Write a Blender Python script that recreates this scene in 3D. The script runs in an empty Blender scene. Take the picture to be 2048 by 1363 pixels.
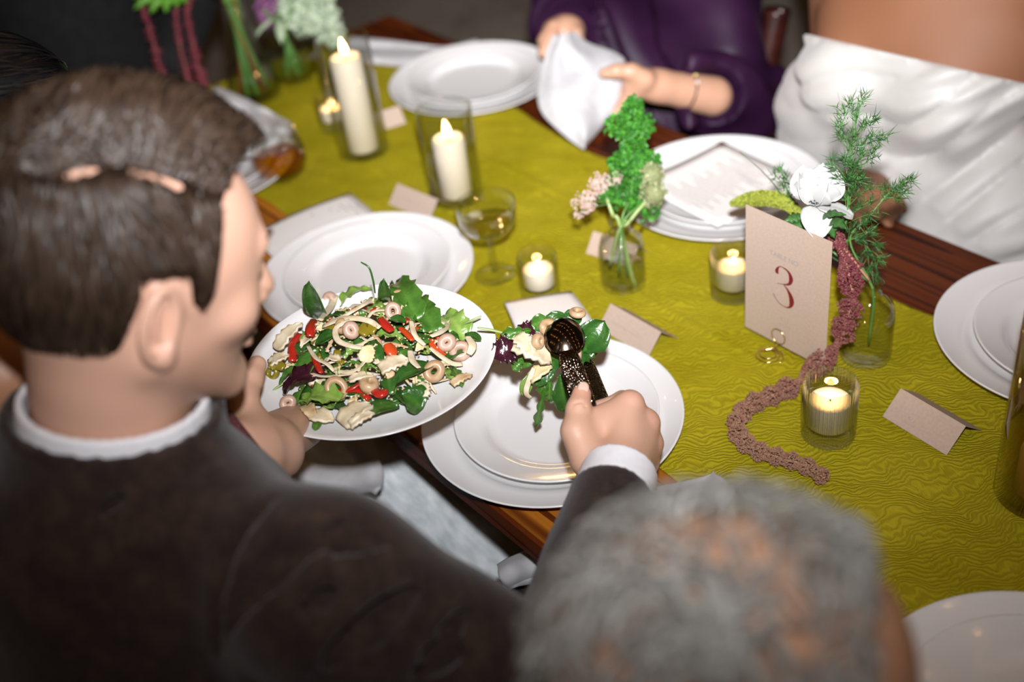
import bpy, bmesh, math, random
import numpy as np
from mathutils import Vector, Matrix

SC = bpy.context.scene
COL = SC.collection
rng = np.random.default_rng(7)
random.seed(7)

# ------------------------------------------------------------------ camera
FOC = 2380.0                                   # focal length in pixels of the 2048 wide frame
CAM = np.array([0.0, 0.0, 1.685])
FW = np.array([-0.66128, 0.45448, -0.59678])   # viewing direction
RT = np.array([0.62918, 0.76946, -0.11169])
UP = np.cross(RT, FW); UP /= np.linalg.norm(UP); RT = np.cross(FW, UP)
camd = bpy.data.cameras.new('camera'); cam = bpy.data.objects.new('camera', camd); COL.objects.link(cam)
camd.sensor_width = 36.0; camd.sensor_fit = 'HORIZONTAL'; camd.lens = FOC / 2048 * 36
camd.clip_start = 0.02; camd.clip_end = 60
cam.matrix_world = Matrix(((RT[0], UP[0], -FW[0], CAM[0]), (RT[1], UP[1], -FW[1], CAM[1]), (RT[2], UP[2], -FW[2], CAM[2]), (0, 0, 0, 1)))
camd.dof.use_dof = True; camd.dof.focus_distance = 1.28; camd.dof.aperture_fstop = 2.1
SC.camera = cam

# ------------------------------------------------------------------ world, flash, exposure
w = bpy.data.worlds.new('world'); SC.world = w; w.use_nodes = True
w.node_tree.nodes['Background'].inputs[0].default_value = (1.0, 0.72, 0.48, 1)
w.node_tree.nodes['Background'].inputs[1].default_value = 0.022

def ray(px, py):
    return FW + (px - 1024) / FOC * RT - (py - 681.5) / FOC * UP
# the photographer's flash on the camera's hot shoe, its head turned up and to the left
fl = bpy.data.lights.new('camera_flash', 'SPOT'); flo = bpy.data.objects.new('camera_flash', fl); COL.objects.link(flo)
fpos = CAM + UP * 0.13 - FW * 0.02 + RT * 0.015
flo.location = fpos
aim = Vector(ray(1130, -40)); flo.rotation_euler = aim.to_track_quat('-Z', 'Y').to_euler()
fl.energy = 455; fl.color = (0.985, 0.985, 1.02); fl.spot_size = math.radians(150); fl.spot_blend = 0.3; fl.shadow_soft_size = 0.022
fl.use_nodes = True; _n = fl.node_tree.nodes; _l = fl.node_tree.links          # bell-shaped beam of the zoomed flash head
_tc = _n.new('ShaderNodeTexCoord'); _sx = _n.new('ShaderNodeSeparateXYZ'); _l.new(_tc.outputs['Normal'], _sx.inputs[0])
_ab = _n.new('ShaderNodeMath'); _ab.operation = 'ABSOLUTE'; _l.new(_sx.outputs[2], _ab.inputs[0])
_ma = _n.new('ShaderNodeMath'); _ma.operation = 'MULTIPLY_ADD'; _ma.inputs[1].default_value = 14.5; _ma.inputs[2].default_value = -14.5; _l.new(_ab.outputs[0], _ma.inputs[0])
_ex = _n.new('ShaderNodeMath'); _ex.operation = 'EXPONENT'; _l.new(_ma.outputs[0], _ex.inputs[0]); _l.new(_ex.outputs[0], _n['Emission'].inputs['Strength'])
vs = SC.view_settings; vs.view_transform = 'Standard'; vs.look = 'None'; vs.gamma = 1.0; vs.use_curve_mapping = False; vs.exposure = 0.0
SC.cycles.use_denoising = True
SC.cycles.max_bounces = 12; SC.cycles.transparent_max_bounces = 24; SC.cycles.caustics_reflective = False; SC.cycles.caustics_refractive = False

# ------------------------------------------------------------------ points of the photograph at a known height or plane
def at(px, py, z):
    d = ray(px, py); return CAM + d * ((z - CAM[2]) / d[2])
def ay(px, py, y):
    d = ray(px, py); return CAM + d * ((y - CAM[1]) / d[1])
def ad(px, py, dep):
    return CAM + ray(px, py) * dep
def unit(v):
    v = np.asarray(v, float); return v / max(np.linalg.norm(v), 1e-9)
V3 = lambda *a: np.array(a, float)

# ------------------------------------------------------------------ objects
def tag(o, label=None, cat=None, group=None, kind=None):
    if label: o['label'] = label
    if cat: o['category'] = cat
    if group: o['group'] = group
    if kind: o['kind'] = kind
    return o
def thing(name, loc, label=None, cat=None, group=None, rotz=0.0):
    o = bpy.data.objects.new(name, None); COL.objects.link(o)
    o.empty_display_size = 0.05
    o.location = Vector([float(c) for c in loc]); o.rotation_euler = (0, 0, rotz)
    return tag(o, label, cat, group, 'thing')
def root_matrix(o):
    return Matrix.Translation(o.location) @ o.rotation_euler.to_matrix().to_4x4()
def obj(name, vf, mat, parent=None, smooth=True, local=False, cols=None):
    """one mesh object; vertices in world space unless local (then in the parent's space)"""
    v, f = vf[0], vf[1]
    me = bpy.data.meshes.new(name)
    me.from_pydata([tuple(map(float, p)) for p in v] if not isinstance(v, np.ndarray) else v.tolist(), [], f.tolist() if isinstance(f, np.ndarray) else f)
    me.polygons.foreach_set('use_smooth', np.full(len(me.polygons), smooth, dtype=bool))
    if isinstance(mat, (list, tuple)):
        for m in mat: me.materials.append(m)
    else: me.materials.append(mat)
    if cols is not None:
        a = me.attributes.new('tint', 'FLOAT', 'POINT'); a.data.foreach_set('value', np.asarray(cols, np.float32))
    me.update()
    o = bpy.data.objects.new(name, me); COL.objects.link(o)
    if parent is not None:
        o.parent = parent
        if not local and parent.parent is None and parent.type == 'EMPTY':
            o.matrix_parent_inverse = root_matrix(parent).inverted()
    return o
def single(name, vf, mat, loc, label, cat, group=None, smooth=True, rot=None, kind=None, cols=None):
    """a thing that is one mesh, modelled around its own origin"""
    o = obj(name, vf, mat, smooth=smooth, cols=cols); o.location = Vector([float(c) for c in loc])
    if rot is not None: o.rotation_euler = rot
    return tag(o, label, cat, group, kind or 'thing')
def dup(root, loc, rotz=0.0, label=None, group=None):
    r = root.copy(); COL.objects.link(r); r.location = Vector([float(c) for c in loc]); r.rotation_euler = (0, 0, rotz)
    if label: r['label'] = label
    if group: r['group'] = group
    for ch in list(root.children):
        c = ch.copy(); COL.objects.link(c); c.parent = r; c.matrix_parent_inverse = ch.matrix_parent_inverse.copy()
        for g in list(ch.children):
            d = g.copy(); COL.objects.link(d); d.parent = c
    return r
def join(*vfs):
    V = []; Fc = []; n = 0
    for v, f in vfs:
        V += [tuple(p) for p in v]; Fc += [tuple(int(i) + n for i in q) for q in f]; n += len(v)
    return V, Fc
def moved(vf, M):
    M = Matrix(M) if not isinstance(M, Matrix) else M
    return [tuple(M @ Vector(tuple(map(float, p)))) for p in vf[0]], vf[1]
def frame(org, x, y, z):
    return Matrix(((x[0], y[0], z[0], org[0]), (x[1], y[1], z[1], org[1]), (x[2], y[2], z[2], org[2]), (0, 0, 0, 1)))

# ------------------------------------------------------------------ shapes
def box(lo, hi, bev=0.0):
    lo = V3(*lo); hi = V3(*hi)
    if bev <= 0:
        v = [(x, y, z) for x in (lo[0], hi[0]) for y in (lo[1], hi[1]) for z in (lo[2], hi[2])]
        f = [(0, 1, 3, 2), (4, 6, 7, 5), (0, 4, 5, 1), (2, 3, 7, 6), (0, 2, 6, 4), (1, 5, 7, 3)]
        return v, f
    bm = bmesh.new(); bmesh.ops.create_cube(bm, size=1)
    for q in bm.verts: q.co = Vector([(lo[i] + hi[i]) / 2 + q.co[i] * (hi[i] - lo[i]) for i in range(3)])
    bmesh.ops.bevel(bm, geom=bm.edges[:] + bm.verts[:], offset=bev, segments=2, affect='EDGES', profile=0.5)
    bm.verts.ensure_lookup_table()
    v = [tuple(q.co) for q in bm.verts]; f = [tuple(q.index for q in p.verts) for p in bm.faces]; bm.free(); return v, f
def lathe(prof, n=48, ribs=0, ribamp=0.0):
    """profile of (r, z); r = 0 closes"""
    V = []; Fc = []; rings = []
    for (r, z, *rb) in prof:
        if r <= 1e-6: rings.append([len(V)]); V.append((0, 0, z)); continue
        ring = []
        for i in range(n):
            a = 2 * math.pi * i / n
            rr = r + (ribamp * math.cos(a * ribs) * (rb[0] if rb else 0) if ribs else 0)
            ring.append(len(V)); V.append((rr * math.cos(a), rr * math.sin(a), z))
        rings.append(ring)
    for a, b in zip(rings[:-1], rings[1:]):
        if len(a) == 1 and len(b) == 1: continue
        for i in range(n):
            j = (i + 1) % n
            if len(a) == 1: Fc.append((a[0], b[j], b[i]))
            elif len(b) == 1: Fc.append((a[i], a[j], b[0]))
            else: Fc.append((a[i], a[j], b[j], b[i]))
    return V, Fc
def spline(pts, n):
    """Catmull-Rom through pts (any dimension), n samples"""
    P = np.asarray(pts, float); m = len(P)
    if m == 2: t = np.linspace(0, 1, n)[:, None]; return P[0] * (1 - t) + P[1] * t
    Q = np.vstack([2 * P[0] - P[1], P, 2 * P[-1] - P[-2]])
    out = []
    for s in np.linspace(0, m - 1 - 1e-9, n):
        i = int(s); t = s - i; p0, p1, p2, p3 = Q[i:i + 4]
        out.append(0.5 * (2 * p1 + (p2 - p0) * t + (2 * p0 - 5 * p1 + 4 * p2 - p3) * t * t + (3 * p1 - p0 - 3 * p2 + p3) * t ** 3))
    return np.array(out)
def frames(P, up=(0, 0, 1)):
    P = np.asarray(P, float); T = np.gradient(P, axis=0); T /= np.linalg.norm(T, axis=1)[:, None] + 1e-12
    u = unit(up); s = np.cross(T[0], u)
    if np.linalg.norm(s) < 1e-3: s = np.cross(T[0], V3(1, 0, 0.1))
    s = unit(s); S = []; N = []
    for t in T:
        s = unit(s - t * (s @ t)); S.append(s); N.append(np.cross(s, t))
    return T, np.array(S), np.array(N)
def tube(P, r, n=8, cap=True, up=(0, 0, 1), flat=1.0):
    P = np.asarray(P, float); m = len(P); r = np.broadcast_to(np.asarray(r, float), (m,))
    T, S, N = frames(P, up); V = []; Fc = []
    for i in range(m):
        for k in range(n):
            a = 2 * math.pi * k / n; V.append(P[i] + r[i] * (math.cos(a) * S[i] + flat * math.sin(a) * N[i]))
    for i in range(m - 1):
        for k in range(n):
            l = (k + 1) % n; Fc.append((i * n + k, i * n + l, (i + 1) * n + l, (i + 1) * n + k))
    if cap:
        Fc.append(tuple(range(n - 1, -1, -1))); Fc.append(tuple((m - 1) * n + k for k in range(n)))
    return V, Fc
def sheet(fn, nu, nv):
    """grid surface fn(u, v) for u, v in 0..1"""
    V = []; Fc = []
    for i in range(nu + 1):
        for j in range(nv + 1): V.append(fn(i / nu, j / nv))
    for i in range(nu):
        for j in range(nv):
            a = i * (nv + 1) + j; Fc.append((a, a + nv + 1, a + nv + 2, a + 1))
    return V, Fc
def thick(vf, t):
    """gives a sheet a thickness t below its own surface"""
    bm = bmesh.new(); vs_ = [bm.verts.new(tuple(map(float, p))) for p in vf[0]]
    for f in vf[1]: bm.faces.new([vs_[i] for i in f])
    bm.normal_update(); bmesh.ops.solidify(bm, geom=bm.faces[:], thickness=t)
    bm.verts.index_update()
    v = [tuple(q.co) for q in bm.verts]; f = [tuple(q.index for q in p.verts) for p in bm.faces]; bm.free(); return v, f
def ball(c, r, seg=10, rings=6):
    c = V3(*c); r = np.broadcast_to(np.asarray(r, float), (3,)); V = [c + V3(0, 0, r[2])]; Fc = []
    for i in range(1, rings):
        t = math.pi * i / rings
        for k in range(seg):
            a = 2 * math.pi * k / seg; V.append(c + r * V3(math.sin(t) * math.cos(a), math.sin(t) * math.sin(a), math.cos(t)))
    V.append(c - V3(0, 0, r[2])); L = len(V) - 1
    for k in range(seg):
        l = (k + 1) % seg; Fc.append((0, 1 + k, 1 + l)); b = 1 + (rings - 2) * seg; Fc.append((L, b + l, b + k))
        for i in range(rings - 2):
            a = 1 + i * seg; Fc.append((a + k, a + seg + k, a + seg + l, a + l))
    return V, Fc

# ------------------------------------------------------------------ smooth bodies from distance fields
def L2(a): return np.sqrt(np.einsum('ij,ij->i', a, a))
def s_ell(P, c, r, R=None):
    q = P - c
    if R is not None: q = q @ R
    r = np.asarray(r, float); k0 = L2(q / r); k1 = L2(q / (r * r)); return k0 * (k0 - 1) / (k1 + 1e-9)
def s_cone(P, a, b, ra, rb):
    a = np.asarray(a, float); b = np.asarray(b, float); ba = b - a; t = np.clip(((P - a) @ ba) / (ba @ ba + 1e-12), 0, 1)
    return L2(P - a - t[:, None] * ba) - (ra + (rb - ra) * t)
def s_chain(P, pts, rad, k=0.01):
    d = None
    for i in range(len(pts) - 1):
        e = s_cone(P, pts[i], pts[i + 1], rad[i], rad[i + 1]); d = e if d is None else smin(d, e, k)
    return d
def s_box(P, c, h, R=None, r=0.0):
    q = P - c
    if R is not None: q = q @ R
    q = np.abs(q) - (np.asarray(h, float) - r); return L2(np.maximum(q, 0)) + np.minimum(q.max(axis=1), 0) - r
def s_torus(P, c, R, a, b, r):
    """elliptic ring in the local xy plane of R (columns are the axes)"""
    q = (P - c) @ R; s = V3(1 / a, 1 / b); l = np.sqrt((q[:, 0] * s[0]) ** 2 + (q[:, 1] * s[1]) ** 2) + 1e-9
    ring = np.stack([q[:, 0] / l, q[:, 1] / l], 1); return np.sqrt((q[:, 0] - ring[:, 0]) ** 2 + (q[:, 1] - ring[:, 1]) ** 2 + q[:, 2] ** 2) - r
def smin(a, b, k):
    h = np.clip(0.5 + 0.5 * (b - a) / k, 0, 1); return b * (1 - h) + a * h - k * h * (1 - h)
def smax(a, b, k): return -smin(-a, -b, k)
def nets(fn, lo, hi, h):
    """surface nets on a grid, evaluated finely only near the surface"""
    lo = V3(*lo); hi = V3(*hi); n = np.ceil((hi - lo) / h).astype(int) + 1; n = ((n + 7) // 8) * 8
    B = 8; nb = n // B; bi = np.indices(nb).reshape(3, -1).T
    cen = lo + (bi * B + (B - 1) / 2) * h; dc = fn(cen); near = np.abs(dc) < B * h * 1.35
    val = np.repeat(np.repeat(np.repeat(dc.reshape(nb), B, 0), B, 1), B, 2).astype(np.float32)
    loc = np.indices((B, B, B)).reshape(3, -1).T
    idx = bi[near]
    for s in range(0, len(idx), 400):
        g = (idx[s:s + 400, None, :] * B + loc[None]).reshape(-1, 3); val[g[:, 0], g[:, 1], g[:, 2]] = fn(lo + g * h)
    ins = val < 0
    c = np.zeros(np.array(val.shape) - 1, np.int8)
    for dx in (0, 1):
        for dy in (0, 1):
            for dz in (0, 1): c += ins[dx:dx + c.shape[0], dy:dy + c.shape[1], dz:dz + c.shape[2]]
    act = np.argwhere((c > 0) & (c < 8)); vid = np.full(c.shape, -1, np.int32); vid[tuple(act.T)] = np.arange(len(act))
    acc = np.zeros((len(act), 3)); cnt = np.zeros(len(act))
    for ax in range(3):
        o1, o2 = [a for a in range(3) if a != ax]
        for u in (0, 1):
            for v in (0, 1):
                off = np.zeros(3, int); off[o1] = u; off[o2] = v; p = act + off; q = p.copy(); q[:, ax] += 1
                a = val[tuple(p.T)]; b = val[tuple(q.T)]; m = (a < 0) != (b < 0); t = a[m] / (a[m] - b[m])
                e = np.zeros((m.sum(), 3)) + off; e[:, ax] += t; acc[m] += e; cnt[m] += 1
    V = lo + (act + acc / np.maximum(cnt, 1)[:, None]) * h; Fs = []
    for ax in range(3):
        o1, o2 = [a for a in range(3) if a != ax]
        s0 = [slice(None)] * 3; s1 = [slice(None)] * 3; s0[ax] = slice(0, -1); s1[ax] = slice(1, None)
        e = np.argwhere(ins[tuple(s0)] != ins[tuple(s1)]); e = e[(e[:, o1] > 0) & (e[:, o2] > 0) & (e[:, o1] < c.shape[o1]) & (e[:, o2] < c.shape[o2])]
        flip = ins[tuple(e.T)]
        k = []
        for du, dv in ((1, 1), (0, 1), (0, 0), (1, 0)):
            q = e.copy(); q[:, o1] -= du; q[:, o2] -= dv; k.append(vid[tuple(q.T)])
        k = np.stack(k, 1)
        if ax == 1: flip = ~flip
        k[~flip] = k[~flip][:, ::-1]; Fs.append(k)
    Fa = np.vstack(Fs); Fa = Fa[(Fa >= 0).all(1)]
    return V, Fa

# ------------------------------------------------------------------ materials
MATS = {}
def node_mat(name):
    m = bpy.data.materials.new(name); m.use_nodes = True; nt = m.node_tree
    return m, nt, nt.nodes['Principled BSDF']
def setp(b, **k):
    names = {'color': 'Base Color', 'rough': 'Roughness', 'metal': 'Metallic', 'spec': 'Specular IOR Level', 'sss': 'Subsurface Weight', 'sheen': 'Sheen Weight', 'coat': 'Coat Weight', 'trans': 'Transmission Weight', 'ior': 'IOR', 'aniso': 'Anisotropic'}
    for a, v in k.items():
        b.inputs[names[a]].default_value = (*v, 1) if a == 'color' else v
def plain(name, color, rough=0.5, **k):
    m, nt, b = node_mat(name); setp(b, color=color, rough=rough, **k); return m
def mottled(name, c1, c2, scale, rough=0.5, bump=0.0, bscale=None, detail=4.0, stretch=(1, 1, 1), coords='Object', lo=0.35, hi=0.65, dist=0.002, **k):
    """two tones of one material, mixed by noise, with fine relief"""
    m, nt, b = node_mat(name); setp(b, rough=rough, **k); N = nt.nodes; L = nt.links
    tc = N.new('ShaderNodeTexCoord'); mp = N.new('ShaderNodeMapping'); mp.inputs['Scale'].default_value = stretch
    L.new(tc.outputs[coords], mp.inputs[0]); no = N.new('ShaderNodeTexNoise'); no.inputs['Scale'].default_value = scale; no.inputs['Detail'].default_value = detail
    L.new(mp.outputs[0], no.inputs['Vector']); cr = N.new('ShaderNodeValToRGB'); cr.color_ramp.elements[0].position = lo; cr.color_ramp.elements[1].position = hi
    cr.color_ramp.elements[0].color = (*c1, 1); cr.color_ramp.elements[1].color = (*c2, 1); L.new(no.outputs['Fac'], cr.inputs[0]); L.new(cr.outputs[0], b.inputs['Base Color'])
    if bump:
        n2 = N.new('ShaderNodeTexNoise'); n2.inputs['Scale'].default_value = bscale or scale * 3; n2.inputs['Detail'].default_value = 3; L.new(mp.outputs[0], n2.inputs['Vector'])
        bp = N.new('ShaderNodeBump'); bp.inputs['Strength'].default_value = bump; bp.inputs['Distance'].default_value = dist; L.new(n2.outputs['Fac'], bp.inputs['Height']); L.new(bp.outputs[0], b.inputs['Normal'])
    return m
def clear(name, tint, gloss=1.0, ior=1.5, rough=0.0, power=4.0):
    """thin clear glass: transmits straight, mirrors by its fresnel term"""
    m, nt, b = node_mat(name); N = nt.nodes; L = nt.links; N.remove(b); out = N['Material Output']
    tr = N.new('ShaderNodeBsdfTransparent'); tr.inputs[0].default_value = (*tint, 1); gl = N.new('ShaderNodeBsdfGlossy'); gl.inputs['Roughness'].default_value = rough
    fr = N.new('ShaderNodeLayerWeight'); fr.inputs['Blend'].default_value = 0.5; mx = N.new('ShaderNodeMixShader'); f0 = ((ior - 1) / (ior + 1)) ** 2
    pw_ = N.new('ShaderNodeMath'); pw_.operation = 'POWER'; pw_.inputs[1].default_value = power; L.new(fr.outputs['Facing'], pw_.inputs[0])
    mu = N.new('ShaderNodeMath'); mu.operation = 'MULTIPLY_ADD'; mu.inputs[1].default_value = (1 - f0) * 0.6 * gloss; mu.inputs[2].default_value = f0 * gloss; mu.use_clamp = True; L.new(pw_.outputs[0], mu.inputs[0])
    L.new(mu.outputs[0], mx.inputs[0]); L.new(tr.outputs[0], mx.inputs[1]); L.new(gl.outputs[0], mx.inputs[2]); L.new(mx.outputs[0], out.inputs['Surface'])
    return m
def glow(name, color, strength):
    m, nt, b = node_mat(name); N = nt.nodes; L = nt.links; N.remove(b); e = N.new('ShaderNodeEmission'); e.inputs[0].default_value = (*color, 1); e.inputs[1].default_value = strength
    L.new(e.outputs[0], N['Material Output'].inputs['Surface']); return m
def tinted(name, c1, c2, rough=0.4, nscale=0, bump=0.0, dist=0.001, **k):
    """colour between c1 and c2 by the vertex attribute 'tint'"""
    m, nt, b = node_mat(name); setp(b, rough=rough, **k); N = nt.nodes; L = nt.links
    at_ = N.new('ShaderNodeAttribute'); at_.attribute_name = 'tint'; mx = N.new('ShaderNodeMix'); mx.data_type = 'RGBA'
    mx.inputs[6].default_value = (*c1, 1); mx.inputs[7].default_value = (*c2, 1); L.new(at_.outputs['Fac'], mx.inputs[0]); L.new(mx.outputs[2], b.inputs['Base Color'])
    if nscale:
        n2 = N.new('ShaderNodeTexNoise'); n2.inputs['Scale'].default_value = nscale; n2.inputs['Detail'].default_value = 3
        tc = N.new('ShaderNodeTexCoord'); L.new(tc.outputs['Object'], n2.inputs['Vector'])
        bp = N.new('ShaderNodeBump'); bp.inputs['Strength'].default_value = bump; bp.inputs['Distance'].default_value = dist; L.new(n2.outputs['Fac'], bp.inputs['Height']); L.new(bp.outputs[0], b.inputs['Normal'])
    return m
M_PORC = plain('white_porcelain', (0.78, 0.77, 0.765), 0.18, coat=0.3)
M_GLASS = clear('clear_glass', (0.965, 0.972, 0.965), 1.5)
M_GLASSRIB = clear('ribbed_glass', (0.96, 0.965, 0.955), 1.25, 1.55, 0.04, 1.5)
M_REFLGLASS = clear('warm_reflection_glass', (0.80, 0.68, 0.52), 1.6)  # brown tint puts the reflected warm room light into clear glass
M_WATER = clear('water', (0.93, 0.95, 0.90), 1.0, 1.33)
M_WHISKEY = clear('amber_spirit', (0.90, 0.52, 0.05), 1.0, 1.36)
M_WINE = clear('pale_drink', (0.97, 0.94, 0.82), 1.0, 1.34)
M_WAX = plain('ivory_wax', (0.82, 0.72, 0.58), 0.45, sss=0.6); M_WAX.node_tree.nodes['Principled BSDF'].inputs['Subsurface Radius'].default_value = (0.02, 0.01, 0.006)
M_FLAME = glow('candle_flame', (1.0, 0.62, 0.24), 26.0)
M_WICK = plain('burnt_wick', (0.02, 0.015, 0.01), 0.9)
M_TIN = plain('tea_light_cup', (0.7, 0.68, 0.66), 0.3, metal=0.9)
M_LINEN = mottled('white_linen', (0.47, 0.465, 0.475), (0.53, 0.525, 0.535), 60, 0.85, bump=0.25, bscale=900, dist=0.0006, sheen=0.2)
M_PAPER = mottled('cream_paper', (0.80, 0.77, 0.74), (0.84, 0.81, 0.78), 400, 0.8, bump=0.05, bscale=900)
M_CARD = mottled('blush_card', (0.44, 0.335, 0.265), (0.48, 0.37, 0.295), 300, 0.75, bump=0.08, bscale=1200, dist=0.0004)
M_INK = plain('grey_print', (0.30, 0.27, 0.26), 0.8)
M_INK2 = plain('faint_grey_print', (0.36, 0.29, 0.26), 0.8)
M_RED = plain('burgundy_print', (0.17, 0.008, 0.012), 0.55)
M_GOLD = plain('gold_wire', (0.83, 0.62, 0.25), 0.18, metal=1.0)
M_DARKWOOD = mottled('mahogany', (0.018, 0.004, 0.003), (0.045, 0.009, 0.006), 12, 0.3, stretch=(1, 1, 8), coat=0.3)
# ================================================================== the setting
def mat_floor():
    m, nt, b = node_mat('polished_concrete'); N = nt.nodes; L = nt.links; setp(b, rough=0.55, spec=0.35)
    tc = N.new('ShaderNodeTexCoord'); n1 = N.new('ShaderNodeTexNoise'); n1.inputs['Scale'].default_value = 3; n1.inputs['Detail'].default_value = 9; n1.inputs['Roughness'].default_value = 0.62; n1.inputs['Distortion'].default_value = 0.8
    L.new(tc.outputs['Object'], n1.inputs['Vector']); cr = N.new('ShaderNodeValToRGB'); e = cr.color_ramp.elements; e[0].position = 0.36; e[1].position = 0.66
    e[0].color = (0.20, 0.165, 0.13, 1); e[1].color = (0.33, 0.285, 0.235, 1); L.new(n1.outputs['Fac'], cr.inputs[0])
    n2 = N.new('ShaderNodeTexNoise'); n2.inputs['Scale'].default_value = 26; n2.inputs['Detail'].default_value = 6; n2.inputs['Distortion'].default_value = 1.5; L.new(tc.outputs['Object'], n2.inputs['Vector'])
    c2 = N.new('ShaderNodeValToRGB'); c2.color_ramp.elements[0].position = 0.45; c2.color_ramp.elements[1].position = 0.62; L.new(n2.outputs['Fac'], c2.inputs[0])
    mx = N.new('ShaderNodeMix'); mx.data_type = 'RGBA'; mx.inputs[7].default_value = (0.36, 0.32, 0.27, 1); mu = N.new('ShaderNodeMath'); mu.operation = 'MULTIPLY'; mu.inputs[1].default_value = 0.55
    L.new(c2.outputs[0], mu.inputs[0]); L.new(mu.outputs[0], mx.inputs[0]); L.new(cr.outputs[0], mx.inputs[6]); L.new(mx.outputs[2], b.inputs['Base Color']); return m
tag(obj('floor', box((-9, -4, -0.08), (4, 9, 0.0)), mat_floor(), smooth=False), kind='structure')

M_WALL = mottled('dark_brown_plaster', (0.05, 0.04, 0.032), (0.08, 0.065, 0.05), 5, 0.9)
tag(obj('wall_left', box((-9.0, -4, 0), (-8.9, 9, 3.4)), M_WALL, smooth=False), kind='structure'); tag(obj('wall_back', box((-8.9, 8.9, 0), (4, 9.0, 3.4)), M_WALL, smooth=False), kind='structure')
def mat_wood(name, ca, cb_, cc, sp_):
    m, nt, b = node_mat(name); N = nt.nodes; L = nt.links; setp(b, rough=0.42, spec=sp_)
    tc = N.new('ShaderNodeTexCoord'); oi = N.new('ShaderNodeObjectInfo'); ad_ = N.new('ShaderNodeVectorMath'); ad_.operation = 'ADD'
    sc_ = N.new('ShaderNodeVectorMath'); sc_.operation = 'SCALE'; sc_.inputs[3].default_value = 7.3
    cb = N.new('ShaderNodeCombineXYZ'); L.new(oi.outputs['Random'], cb.inputs[0]); L.new(oi.outputs['Random'], cb.inputs[1]); L.new(cb.outputs[0], sc_.inputs[0]); L.new(tc.outputs['Object'], ad_.inputs[0]); L.new(sc_.outputs[0], ad_.inputs[1])
    mp = N.new('ShaderNodeMapping'); mp.inputs['Scale'].default_value = (0.16, 7.0, 7.0); L.new(ad_.outputs[0], mp.inputs[0])
    n0 = N.new('ShaderNodeTexNoise'); n0.inputs['Scale'].default_value = 1.1; n0.inputs['Detail'].default_value = 2; L.new(mp.outputs[0], n0.inputs['Vector'])
    mu = N.new('ShaderNodeMath'); mu.operation = 'MULTIPLY'; mu.inputs[1].default_value = 22.0; L.new(n0.outputs['Fac'], mu.inputs[0])
    fr = N.new('ShaderNodeMath'); fr.operation = 'FRACT'; L.new(mu.outputs[0], fr.inputs[0])
    cr = N.new('ShaderNodeValToRGB'); e = cr.color_ramp.elements; e[0].position = 0.0; e[0].color = (*ca, 1); e[1].position = 1.0; e[1].color = (*cc, 1)
    q = cr.color_ramp.elements.new(0.6); q.color = (*cb_, 1); q = cr.color_ramp.elements.new(0.93); q.color = (*cc, 1)
    L.new(fr.outputs[0], cr.inputs[0])
    n1 = N.new('ShaderNodeTexNoise'); n1.inputs['Scale'].default_value = 90; n1.inputs['Detail'].default_value = 4; m2 = N.new('ShaderNodeMapping'); m2.inputs['Scale'].default_value = (0.06, 1, 1); L.new(ad_.outputs[0], m2.inputs[0]); L.new(m2.outputs[0], n1.inputs['Vector'])
    mx = N.new('ShaderNodeMix'); mx.data_type = 'RGBA'; mx.blend_type = 'MULTIPLY'; mx.inputs[0].default_value = 0.55; cr2 = N.new('ShaderNodeValToRGB'); cr2.color_ramp.elements[0].position = 0.3; cr2.color_ramp.elements[0].color = (0.45, 0.4, 0.35, 1); cr2.color_ramp.elements[1].position = 0.6
    L.new(n1.outputs['Fac'], cr2.inputs[0]); L.new(cr.outputs[0], mx.inputs[6]); L.new(cr2.outputs[0], mx.inputs[7]); L.new(mx.outputs[2], b.inputs['Base Color'])
    bp = N.new('ShaderNodeBump'); bp.inputs['Strength'].default_value = 0.15; bp.inputs['Distance'].default_value = 0.001; L.new(n1.outputs['Fac'], bp.inputs['Height']); L.new(bp.outputs[0], b.inputs['Normal']); return m
M_WOOD = mat_wood('dark_red_fir', (0.125, 0.026, 0.005), (0.105, 0.021, 0.004), (0.03, 0.005, 0.002), 0.12)  # darker, redder wood of the far planks, near edge strip and frame
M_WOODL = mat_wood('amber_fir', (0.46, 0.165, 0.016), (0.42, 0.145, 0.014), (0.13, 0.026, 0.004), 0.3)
TZ = 0.75; TY0, TY1, TX0, TX1 = 0.508, 1.268, -2.13, 0.75
tbl = thing('dining_table', ((TX0 + TX1) / 2, (TY0 + TY1) / 2, 0), 'long narrow plank table of reddish stained wood under the green runner', 'table')
NPL = 5; pw = (TY1 - TY0) / NPL
for i in range(NPL):
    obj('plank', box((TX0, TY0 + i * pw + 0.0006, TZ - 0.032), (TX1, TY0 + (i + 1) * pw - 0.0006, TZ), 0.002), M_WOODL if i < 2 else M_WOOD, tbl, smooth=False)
obj('dark_edge_strip', box((TX0, TY0 - 0.006, TZ - 0.032), (TX1, TY0 - 0.0002, TZ - 0.0006), 0.001), M_WOOD, tbl, smooth=False)  # thin dark strip over the near side face of the tabletop
obj('apron', join(box((TX0 + 0.12, TY0 + 0.09, TZ - 0.11), (TX1 - 0.12, TY0 + 0.115, TZ - 0.033)), box((TX0 + 0.12, TY1 - 0.115, TZ - 0.11), (TX1 - 0.12, TY1 - 0.09, TZ - 0.033)), box((TX0 + 0.12, TY0 + 0.116, TZ - 0.11), (TX0 + 0.145, TY1 - 0.116, TZ - 0.033))), M_WOOD, tbl, smooth=False)
for x in (TX0 + 0.10, TX1 - 0.17):
    for y in (TY0 + 0.12, TY1 - 0.19):
        obj('leg', box((x, y, 0), (x + 0.07, y + 0.07, TZ - 0.033), 0.004), M_WOOD, tbl, smooth=False)

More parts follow.
